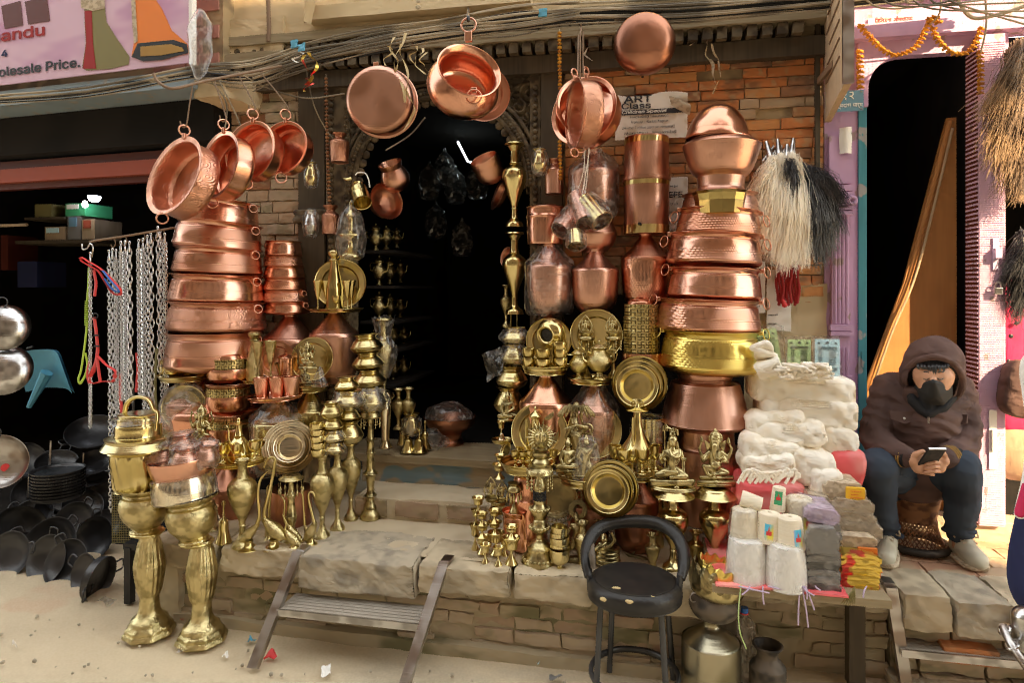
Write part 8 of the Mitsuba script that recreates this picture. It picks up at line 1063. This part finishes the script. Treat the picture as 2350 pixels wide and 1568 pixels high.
DV['D'] = '1nI1nF3BF3AB3763153033223623943DA3FF3KF3KI3FJ3Fj3Cj3BJ33J33j2_j2_V2tV2sZ2qa2oZ2lV2lS2mR2_R2_J2eJ2ej2bj2aJ2SJ2SP2RS2LX2Vh2Tk2IZ2FU2FS2GQ2JQ2MS2OQ2PN2OJ28J28j2Cl2Er2Av27w22w1-u1to1un1wm1zp22s27s2Aq29n22m21l21k24i24a1xc1sY1rW1rJ/1vJ1wX1yY1_Y24W24J 02I02F1SF1RB1O61I51H31J21N21Q41UA1WF1bF1bI1WJ1Wj1Tj1SJ1KJ1KP1JS1DX1Nh1Lk1AZ17U17S18Q1BQ1ES1GQ1HM1GJ11J10j0zj0yX0oX0nb0kb0hZ0gV0kT0kI0aJ0Zj0Wj0WJ0NJ0NQ0BQ09S0AV0IV0NX0Pa0Og0Jj0Ig0Mc0JZ0DY09b09e0Ah0Gn0Eq0Dp07j05g05a08X06U06Q09N0JM0JJ/0oT0yT0yJ0oJ 0zp0yl14m19q1Bu19w13q11p'
DV['E'] = '3DN3DI3GG3MG3PJ3QQ3OT3KW3KX3NZ3Ra3WX3WJ3SI3TG3WF3SC3MC3K93R83VA3U73R63N63M33R23W53bF3fG3fJ3bJ3aj3Xj3Wc3Nd3Jb3GY3EU3HT3LQ3LK3HI3GK3GM3JO3JR3FQ 2TJ2TG3AG3AJ36J35j32j32J2vJ2vj2sj2rX2bX2cZ2lh2jk2ac2VV2VS2XR2cS2dP2dJ/2gT2hU2rT2rJ2hJ2hO 02J02G2IG2HJ2DJ2Cj29j28J22J22X1_b1yc1sc1pZ1oX1oJ1gJ1gQ1fS1ZX1jh1hk1Wa1TV1TS1UR1XR1aS1cQ1dN1cK1MJ1Mj1Sm1Yt1Vu1Po1Ln1Hn1Fo1Er1Gt1Ms1Nv1Kw1Fw1Bt1Bo1Cm1Ij1Ib19c14Z13W13J0xJ0xj0tj0tY0jY0hc0eb0bX0bV0eU0eJ0UJ0Uj0Rj0QX0AX0Kh0Ik09c04V04S06R0BS0CP0CJ/1sJ1sX1uZ1yZ1-X1-J/17J18X1AZ1DZ1IW1IJ/0iU0tU0tJ0jJ/0FT0GU0QT0QJ0GJ0GO 1cp1cm1jn1or1rv1pw1jq1gp 0tp0tm0-n13r16v14w0-q0xp'
def deva(key, height, depth=.0015):
    gs = []
    for poly in DV[key].split(' '):
        rs = [[((AB.index(r[i]) * 64 + AB.index(r[i + 1])) * 2., -AB.index(r[i + 2]) * 2.) for i in range(0, len(r), 3)] for r in poly.split('/')]; gs.append(sg.Polygon(rs[0], rs[1:]).buffer(0))
    g = union_all(gs); x0, y0, x1, y1 = g.bounds; s = height / (y1 - y0); return prism(affinity.affine_transform(g, [s, 0, 0, s, -x0 * s, -y0 * s]), depth)
def put_text(root, name, mesh, o, ex, ey, mat, sx=1.0, shear=0):
    v = np.asarray(mesh.vertices); ex, ey = np.asarray(ex, float), np.asarray(ey, float); nz = np.cross(ex, ey); m = mesh.copy(); m.vertices = np.asarray(o) + (v[:, :1] * sx + shear * v[:, 1:2]) * ex + v[:, 1:2] * ey + v[:, 2:] * nz; return part(root, name, m, mat, False)
# paper notice on the bricks
a, b = at(1411, 322, -.035), at(1577, 207, -.035); Wd, Hd = (b - a)[0], (b - a)[2]; X = np.array([1, 0, 0]); Z = UP
k = solo('paper_notice', 'torn white paper notice for an art class glued on the bricks', 'notice', grid(22, 16, lambda u, v: np.stack([a[0] + Wd * u, -.034 - .002 * np.sin(9 * u + 4 * v) - .055 * np.clip(u + v - 1.62, 0, 1) , a[2] + Hd * v - .10 * np.clip(u + v - 1.62, 0, 1) - .02 * np.sin(5 * u) * (v > .97)], -1)), 'paper_old', 50)
part(k, 'black_band', bx(a[0] + .01, a[0] + Wd * .95, -.0395, -.0385, a[2] + Hd * .53, a[2] + Hd * .635), 'ink', False)
for tx, u, v, hh, sx, bold, mt in (('ART', .12, .80, .036, 1.5, 1, 'ink'), ('Class', .08, .665, .03, 1.45, 1, 'ink'), ('Children Special', .09, .56, .0165, 1.32, 1, 'paper_white'), ('(including Saturday)', .21, .46, .0135, 1.12, 0, 'ink'), ('Venue- Basantapur', .22, .345, .0135, 1.12, 0, 'ink'), ('(Home Tuition also on request)', .1, .225, .0125, 1.08, 0, 'ink'), ('9808938201 , 9841496345', .12, .105, .0125, 1.16, 0, 'ink')):
    put_text(k, 'lettering', meshkit.text_mesh(tx, hh, .001, bool(bold)), (a[0] + Wd * u, -.0405 if mt == 'paper_white' else -.0385, a[2] + Hd * v), X, Z, mt, sx, .22 if mt == 'paper_white' else 0)
part(k, 'torn_corner', rough(grid(6, 6, lambda u, v: np.stack([b[0] - .09 + .1 * u, -.05 - .05 * np.sin(2.5 * v) * u, b[2] - .075 + .05 * v - .06 * u], -1)), .008, 22, 3), 'twine', 40)
# other scraps of paper on the wall
for i, (x0, x1, y0, y1, l, key) in enumerate([(1722, 1756, 600, 718, 'white notice strip half hidden behind the right copper stack', 'D'), (1532, 1578, 405, 545, 'torn newspaper scrap between the copper filter and the right stack', 'E'), (1760, 1815, 620, 760, 'torn pale poster remains below the yak tails', 'D')]):
    a, b = at(x0, y1, -.03), at(x1, y0, -.03); k = solo('paper_notice', l, 'notice', rough(grid(10, 12, lambda u, v: np.stack([a[0] + (b - a)[0] * u, -.022 - .004 * np.sin(7 * v + 3 * u), a[2] + (b - a)[2] * v], -1)), .002 if i == 0 else .007, 14, i), 'paper_white' if i == 0 else 'paper_old', 50)
    for j in range(6 if i < 2 else 2): put_text(k, 'lettering', deva('DE'[(i + j) % 2], .011 if i != 1 else .013), (a[0] + .004, -.0275, a[2] + (b - a)[2] * (.1 + .145 * j)), X, Z, 'ink')
    if i == 1: put_text(k, 'lettering', meshkit.text_mesh('EFE', .03, .001, True), (a[0] + .002, -.03, a[2] + (b - a)[2] * .66), X, Z, 'ink')
# blue street sign, door plaque, hanging sign board
a, b = at(1893, 258, -.05), at(1981, 206, -.05); put(SG, bx(a[0], b[0], -.052, -.048, a[2], b[2]), 'sign_blue', False); put_text(SG, 'lettering', deva('A', .032), (a[0] + .022, -.0535, a[2] + .012), X, Z, 'white', .92); put_text(SG, 'lettering', deva('C', .04), (a[0] + .045, -.0535, a[2] + .055), X, Z, 'white'); part(SG, 'screw', cat([trimesh.creation.icosphere(subdivisions=1, radius=.004).apply_translation((x, -.053, z)) for x in (a[0] + .01, b[0] - .01) for z in (a[2] + .008, b[2] - .008)]), 'steel_worn')
a, b = at(1992, 76, -.05), at(2108, 34, -.05); k = solo('door_plaque', 'cream name plaque with red script on the purple lintel', 'sign', bx(a[0], b[0], -.05, -.0415, a[2], b[2]), 'paper_white', False); put_text(k, 'lettering', deva('B', .034), (a[0] + .03, -.0515, a[2] + .04), X, Z, 'red', .8); put_text(k, 'lettering', deva('E', .016), (a[0] + .03, -.0515, a[2] + .012), X, Z, 'ink')
z0 = 2.45; k = solo('sign_board', 'weathered sign board sticking out from the wall beside the purple house', 'sign', prism(sg.Polygon([(-.6, z0 + .01), (-.02, z0), (-.02, 3.3), (-.6, 3.3)]), .03), 'board_grey', 30); m_ = meshkit  # its flat side faces the carved door
v = np.asarray(prism(sg.Polygon([(-.6, z0), (-.02, z0 - .02), (-.02, 3.4), (-.6, 3.4)]), .03).vertices); mm = prism(sg.Polygon([(-.6, z0), (-.02, z0 - .02), (-.02, 3.4), (-.6, 3.4)]), .03); mm.vertices = np.stack([.865 + .12 * v[:, 0] + v[:, 2], v[:, 0], v[:, 1]], 1); mm.vertices[:, 0] += .02; mm.fix_normals(); put(k, mm, 'board_grey', 30)
part(k, 'metal_edge', bx(.806, .85, -.612, -.6, z0, 3.4), 'steel_worn', False); part(k, 'bracket', bx(.845, .86, -.3, .0, 2.62, 2.65), 'rust_rod', False); part(k, 'side_post', bx(.84, .86, -.03, .005, 2.05, 3.3), 'wood_dark', False); part(k, 'lettering', cat([tube([(.823, -.5, 2.6 + .08 * i), (.871 - .006 * j, -.1 - .05 * j, 2.6 + .08 * i)], .004, 4, 1) for i in range(6) for j in (i % 3,)]), 'rust_rod', kind='stuff')
solo('paper_scrap', 'torn white and blue paper peeling off the purple jamb', 'paper', rough(grid(5, 8, lambda u, v: np.stack([at(1927, 350, -.04)[0] + .055 * u, -.03 - .02 * np.sin(3 * u), at(1927, 352, -.04)[2] + .13 * v], -1)), .008, 18, 2), 'paper_white', 40)
# banner on the left house
zb = atl(444, 152)[2]; LO = .02
def bp(x, z, o=0): return LP + LX * x + LN * (LO + o) + UP * z
xa = float((atl(444, 100) - LP) @ LX)
k = solo('shop_banner', 'pink shop banner with dresses printed on it above the blue ledge', 'sign', place(bx(-3.2, xa, -.03, -LO, zb + .012, zb + 1.2), LM, LP), 'banner_pink', False); part(k, 'edge_strip', place(bx(xa, xa + .02, -.035, 0, zb, zb + 1.2), LM, LP), 'white', False)
def onb(px, py): p = atl(px, py, .03); return float((p - LP) @ LX), float(p[2])
def flat(name, pts, mat, o=.032, d=.002): p = prism(sg.Polygon([onb(*q) for q in pts]).buffer(0), d); vv = np.asarray(p.vertices); p.vertices = LP + vv[:, :1] * LX + (o + vv[:, 2:]) * LN + vv[:, 1:2] * UP; return part(k, name, p, mat, False)
flat('printed_dress', [(303, -20), (345, -20), (372, 20), (395, 70), (430, 100), (434, 122), (410, 128), (375, 138), (330, 140), (303, 130), (308, 100), (310, 40)], 'orange'); flat('printed_hem', [(318, 100), (400, 92), (430, 102), (434, 122), (410, 128), (375, 138), (330, 141), (304, 131)], 'black', .0345); flat('printed_trim', [(325, 108), (395, 102), (420, 110), (425, 118), (370, 128), (325, 130)], 'gold_cloth', .037); flat('printed_sleeve', [(303, 0), (312, 0), (318, 95), (310, 100), (306, 60)], 'twine', .035)
flat('printed_dress', [(195, 0), (240, 0), (245, 50), (270, 90), (298, 130), (296, 148), (255, 158), (200, 162), (190, 155), (198, 100), (195, 40)], 'khaki'); flat('printed_trim', [(196, 25), (212, 25), (215, 100), (222, 158), (192, 158), (200, 100)], 'plum', .0345); flat('printed_bodice', [(186, -20), (242, -20), (242, 20), (215, 26), (188, 18)], 'twine', .0345)
flat('printed_book', [(4, 14), (48, 2), (54, 58), (12, 66)], 'maroon'); flat('printed_book', [(58, 4), (108, -8), (116, 48), (66, 56)], 'maroon')
for tx, px, py, h_, sx, bold, mt in (('mandu', -36, 100, 24, 1.75, 1, 'plum'), ('4', 2, 131, 15, 1.6, 1, 'navy'), ('olesale Price.', -4, 176, 20, 1.4, 1, 'black')):
    o = atl(px, py, .034); q = atl(px + 100, py - 14, .034); ex = (q - o) / np.linalg.norm(q - o); ex = ex * np.array([1, 1, .35]); ex /= np.linalg.norm(ex); put_text(k, 'lettering', meshkit.text_mesh(tx, h_ * sc(o), .002, bool(bold)), o, LX, UP, mt, sx)
# ---------------------------------------------------------------- foreground: chair, ladders, cans, bottle, litter
sc_ = atz(1455, 1590, 0); SX, SY = sc_[0] + .0, sc_[1]; s = sc(at(1455, 1335, SY)); c0 = at(1455, 1335, SY); zs = c0[2]; k = thing('bar_chair', 'black padded chair with a round back hoop and torn seat on the street', 'chair')
put(k, place(lathe([(0, 0), (.9, 0), (1, .12), (1.02, .4), (.99, .75), (.9, .95), (.86, .93), (.82, .97), (.4, .9), (0, .84)], 72, 4), np.diag([106 * s, 100 * s, .075]), c0 - UP * .06), 'leather_black', 60)
Yb = SY + .0; hoop = [(1350, 1325, -.02), (1345, 1290, .02), (1347, 1255, .08), (1366, 1220, .14), (1402, 1202, .18), (1455, 1197, .2), (1510, 1203, .18), (1548, 1226, .13), (1566, 1262, .08), (1568, 1300, .02), (1562, 1330, -.02)]
part(k, 'back_hoop', tube([at(x, y, Yb + d) for x, y, d in hoop], [.016, .023, .025, .026, .027, .027, .027, .026, .025, .023, .016], 16, 8), 'leather_black', 70)
part(k, 'torn_patch', rough(tube([at(1361, 1250, Yb + .035), at(1359, 1275, Yb + .0), at(1360, 1305, Yb - .015)], [.006, .014, .01], 8, 6), .005, 40, 2), 'pot_sooty', 40)
for x0, y0, x1, y1, d in ((1378, 1385, 1366, 1600, -.1), (1405, 1375, 1398, 1565, .12), (1515, 1385, 1531, 1600, -.1), (1530, 1375, 1545, 1572, .12)): part(k, 'leg', tube([at(x0, y0, SY + d), np.array([at(x1, y1, SY + d)[0], SY + d, 0])], .0118, 10, 1), 'iron_black', 60)
part(k, 'foot_ring', place(ring((0, 0, 0), .17, .01, (0, 0, 1), 8, 48), np.diag([1, 1.0, 1.4]), (SX, SY, at(1455, 1545, SY)[2])), 'iron_black', 60)
[part(k, 'frame_bar', tube([at(x, 1318, Yb - .02), at(x + q, 1365, Yb)], .013, 8, 1), 'iron_black') for x, q in ((1351, 5), (1561, -5))]
for i, (x, y, w) in enumerate(((1383, 1362, .02), (1443, 1368, .024), (1497, 1357, .014), (1413, 1327, .03))):
    c = at(x, y, SY - (.20 if i < 2 else .14 if i == 2 else .1)); part(k, 'torn_foam', rough(trimesh.creation.icosphere(subdivisions=2, radius=w * .5).apply_transform(trimesh.transformations.compose_matrix(scale=(1.2, .5, .7 if i < 2 else .25), translate=(c[0], c[1], min(c[2], zs + .012)))), .005, 60, i), 'ribbon', 40)
def ladder(lab, r1, r2, tr, wid=.042):
    k = thing('step_ladder', lab, 'ladder'); first = True
    for (tx, ty, tz, ty2), (bx_, by_) in (r1, r2):
        a, b = atz(tx, ty, tz), atz(bx_, by_, 0) if by_ < 1700 else atz(bx_, by_, 0); t = (b - a) / np.linalg.norm(b - a); n = np.cross(t, [1, 0, 0]); n /= np.linalg.norm(n); M = np.stack([[1, 0, 0], n, t], 1); m = bx(-wid / 2, wid / 2, -.0, .03, 0, np.linalg.norm(b - a)); m = place(m, M, a); hk = bx(a[0] - wid / 2, a[0] + wid / 2, a[1] - .002, a[1] + .06, a[2] - .001, a[2] + .012)
        part(k, 'rail', m, 'steel_worn', False); part(k, 'hook', hk, 'steel_worn', False)
    (x0, y0), (x1, y1), dep = tr; P = at(x0, y0, dep), at(x1, y1, dep); w = P[1][0] - P[0][0]; zt = (P[0][2] + P[1][2]) / 2
    part(k, 'tread', bx(P[0][0], P[1][0], dep, dep + .16, zt - .02, zt), 'tread_dusty', False); part(k, 'tread_edge', cat([bx(P[0][0], P[1][0], dep - .006, dep, zt - .025, zt + .004)]), 'steel', False)
    for i in range(6): part(k, 'slat', bx(P[0][0] + .02, P[1][0] - .02, dep + .008 + .025 * i, dep + .026 + .025 * i, zt, zt + .003), 'tread_dusty', False)
ladder('low steel ladder with one slatted tread leaning on the pavement before the door', ((688, 1268, .40, 0), (584, 1535)), ((1022, 1293, .40, 0), (926, 1590)), ((636, 1402), (968, 1434), -.985))
ladder('low steel ladder with a slatted tread at the right below the sitting man', ((2040, 1345, .40, 0), (2078, 1590)), ((2420, 1390, .40, 0), (2490, 1640)), ((2068, 1497), (2480, 1530), -.74))
turned('water_can', 'old dull brass water can with a conical shoulder on the street beside the chair', 'can', [(0, 0), (.97, 0), (1, .02), (1, .63), (.98, .66), (.9, .7), (.5, .82), (.3, .87), (.27, .93), (.32, 1), (0, 1)], 1631, 1415, 1585, 66, 'can_old', Z=0, n=64); YC = G['water_can'][0][1]
k = turned('cooking_pot', 'sooty round cooking pot on top of the old water can', 'pot', [(0, 0), (.4, .02), (.8, .16), (1, .45), (.98, .62), (.86, .8), (.82, .88), (.92, 1), (.88, 1), (.76, .86), (.8, .6), (0, .2)], 1639, 1352, 1422, 57, 'pot_sooty', Y=YC, n=56); part(k, 'ring_handle', ring(at(1593, 1372, YC - .05), .018, .003, (.4, -1, 0)), 'steel_worn', 60)
for i, (cx, y0, y1, hw, ro, mt) in enumerate([(1642, 1327, 1372, 62, 6, 'brass_cast'), (1636, 1314, 1358, 59, 10, 'brass_old'), (1636, 1304, 1350, 56, 14, 'brass_old'), (1646, 1296, 1336, 52, 16, 'brass_hammered')]): turned('scalloped_bowl', f'{["lowest","second","third","topmost"][i]} wavy rimmed brass bowl nested above the sooty pot', 'bowl', CUPB, cx, y0, y1, hw, mt, Y=YC - .01 * i, n=84, roll=ro, mod=lambda t, r, z: (r * (1 + .04 * (z > .05) * np.cos(14 * t)), z + .007 * (z > .055) * np.cos(14 * t)))
b_ = turned('plastic_bottle', 'clear plastic bottle with a blue cap between the water can and the old jar', 'bottle', [(0, 0), (.9, 0), (1, .04), (1, .7), (.85, .8), (.4, .88), (.3, .9), (.3, .94), (.28, .94), (0, .94)], 1707, 1395, 1555, 25, 'film', Z=0, n=40); c = G[b_]; part(b_, 'cap', place(lathe([(0, .935), (.36, .935), (.36, 1), (0, 1)], 20, 1), np.diag([c[4], c[4], c[3]]), c[0]), 'blue', 40); part(b_, 'neck_ring', place(lathe([(0, .915), (.4, .915), (.4, .933), (0, .933)], 20, 1), np.diag([c[4], c[4], c[3]]), c[0]), 'red', 40)
turned('old_jar', 'small brown metal jar with a flared mouth on the street under the board', 'jar', [(0, 0), (.95, 0), (1, .03), (1, .5), (.94, .58), (.62, .72), (.56, .78), (.62, .88), (.84, .98), (.82, 1), (.7, 1), (.5, .85), (.5, .6), (0, .5)], 1761, 1480, 1590, 40, 'pot_sooty', Z=0, n=52)
k = solo('parked_motorbike', 'chrome carrier of a motorbike reaching in at the lower right corner', 'motorbike', cat([tube([at(2300, 1440, -1.15), at(2320, 1480, -1.2), at(2360, 1540, -1.25)], .012, 10, 6), tube([at(2300, 1440, -1.15), at(2330, 1445, -1.1), at(2370, 1455, -1.1)], .012, 10, 6), tube([at(2318, 1475, -1.2), at(2365, 1470, -1.1)], .01, 10, 3)]), 'steel_worn', 60); part(k, 'clamp', cat([ring(at(2305, 1447, -1.15), .016, .006, (1, .3, -1)), ring(at(2322, 1482, -1.2), .016, .006, (1, .3, -1.4))]), 'steel', 60); part(k, 'lamp_housing', mtm(hull([(*at(2352, 1420, -1.15), .04), (*at(2365, 1470, -1.15), .05)], 12)), 'steel', 60)
def litter(lab, x, y, w, h_, mat, sd, ct='wrapper'):
    p = atz(x, y, 0); m = rough(grid(6, 4, lambda u, v: np.stack([(u - .5) * w, (v - .5) * h_, .012 + .012 * np.sin(5 * u + sd) * np.cos(4 * v)], -1)), .012, 30, sd); m.apply_transform(trimesh.transformations.rotation_matrix(sd, (0, 0, 1))); m.apply_translation(p); solo('litter', lab, ct, m, mat, 40)
for i, a in enumerate([('red and white wrapper beside the ladder foot', 618, 1511, .06, .04, 'red'), ('crumpled white and pink wrapper on the street before the ladder', 748, 1545, .07, .04, 'paper_white'), ('small blue wrapper left of the ladder foot', 575, 1474, .035, .03, 'sky_blue'), ('red wrapper between the two pedestals', 424, 1420, .05, .06, 'red'), ('clear plastic scrap before the right pedestal', 425, 1492, .08, .05, 'film'), ('clear and green plastic wrapper by the black stand', 245, 1385, .11, .05, 'film'), ('white scrap of paper left of the ladder', 517, 1510, .025, .02, 'paper_white'), ('pale ticket lying between ladder and chair', 1238, 1515, .06, .035, 'card_blue'), ('thin red and white straw at the lower left', 32, 1487, .06, .008, 'paper_old'), ('grey scrap at the lower edge before the chair', 1275, 1560, .05, .025, 'grey_bag')]): litter(*a, i + 1)
rl = random.Random(9); k = struct('small_debris', cat([rough(trimesh.creation.icosphere(subdivisions=1, radius=rl.uniform(.003, .009)), .003, 90, i).apply_translation(np.array([rl.uniform(-3, 1.0), rl.uniform(-1.7, -.9), .004])) for i in range(150)]), 'stone_grey', 40, 'stuff', 'small crumbs and pebbles scattered on the street')
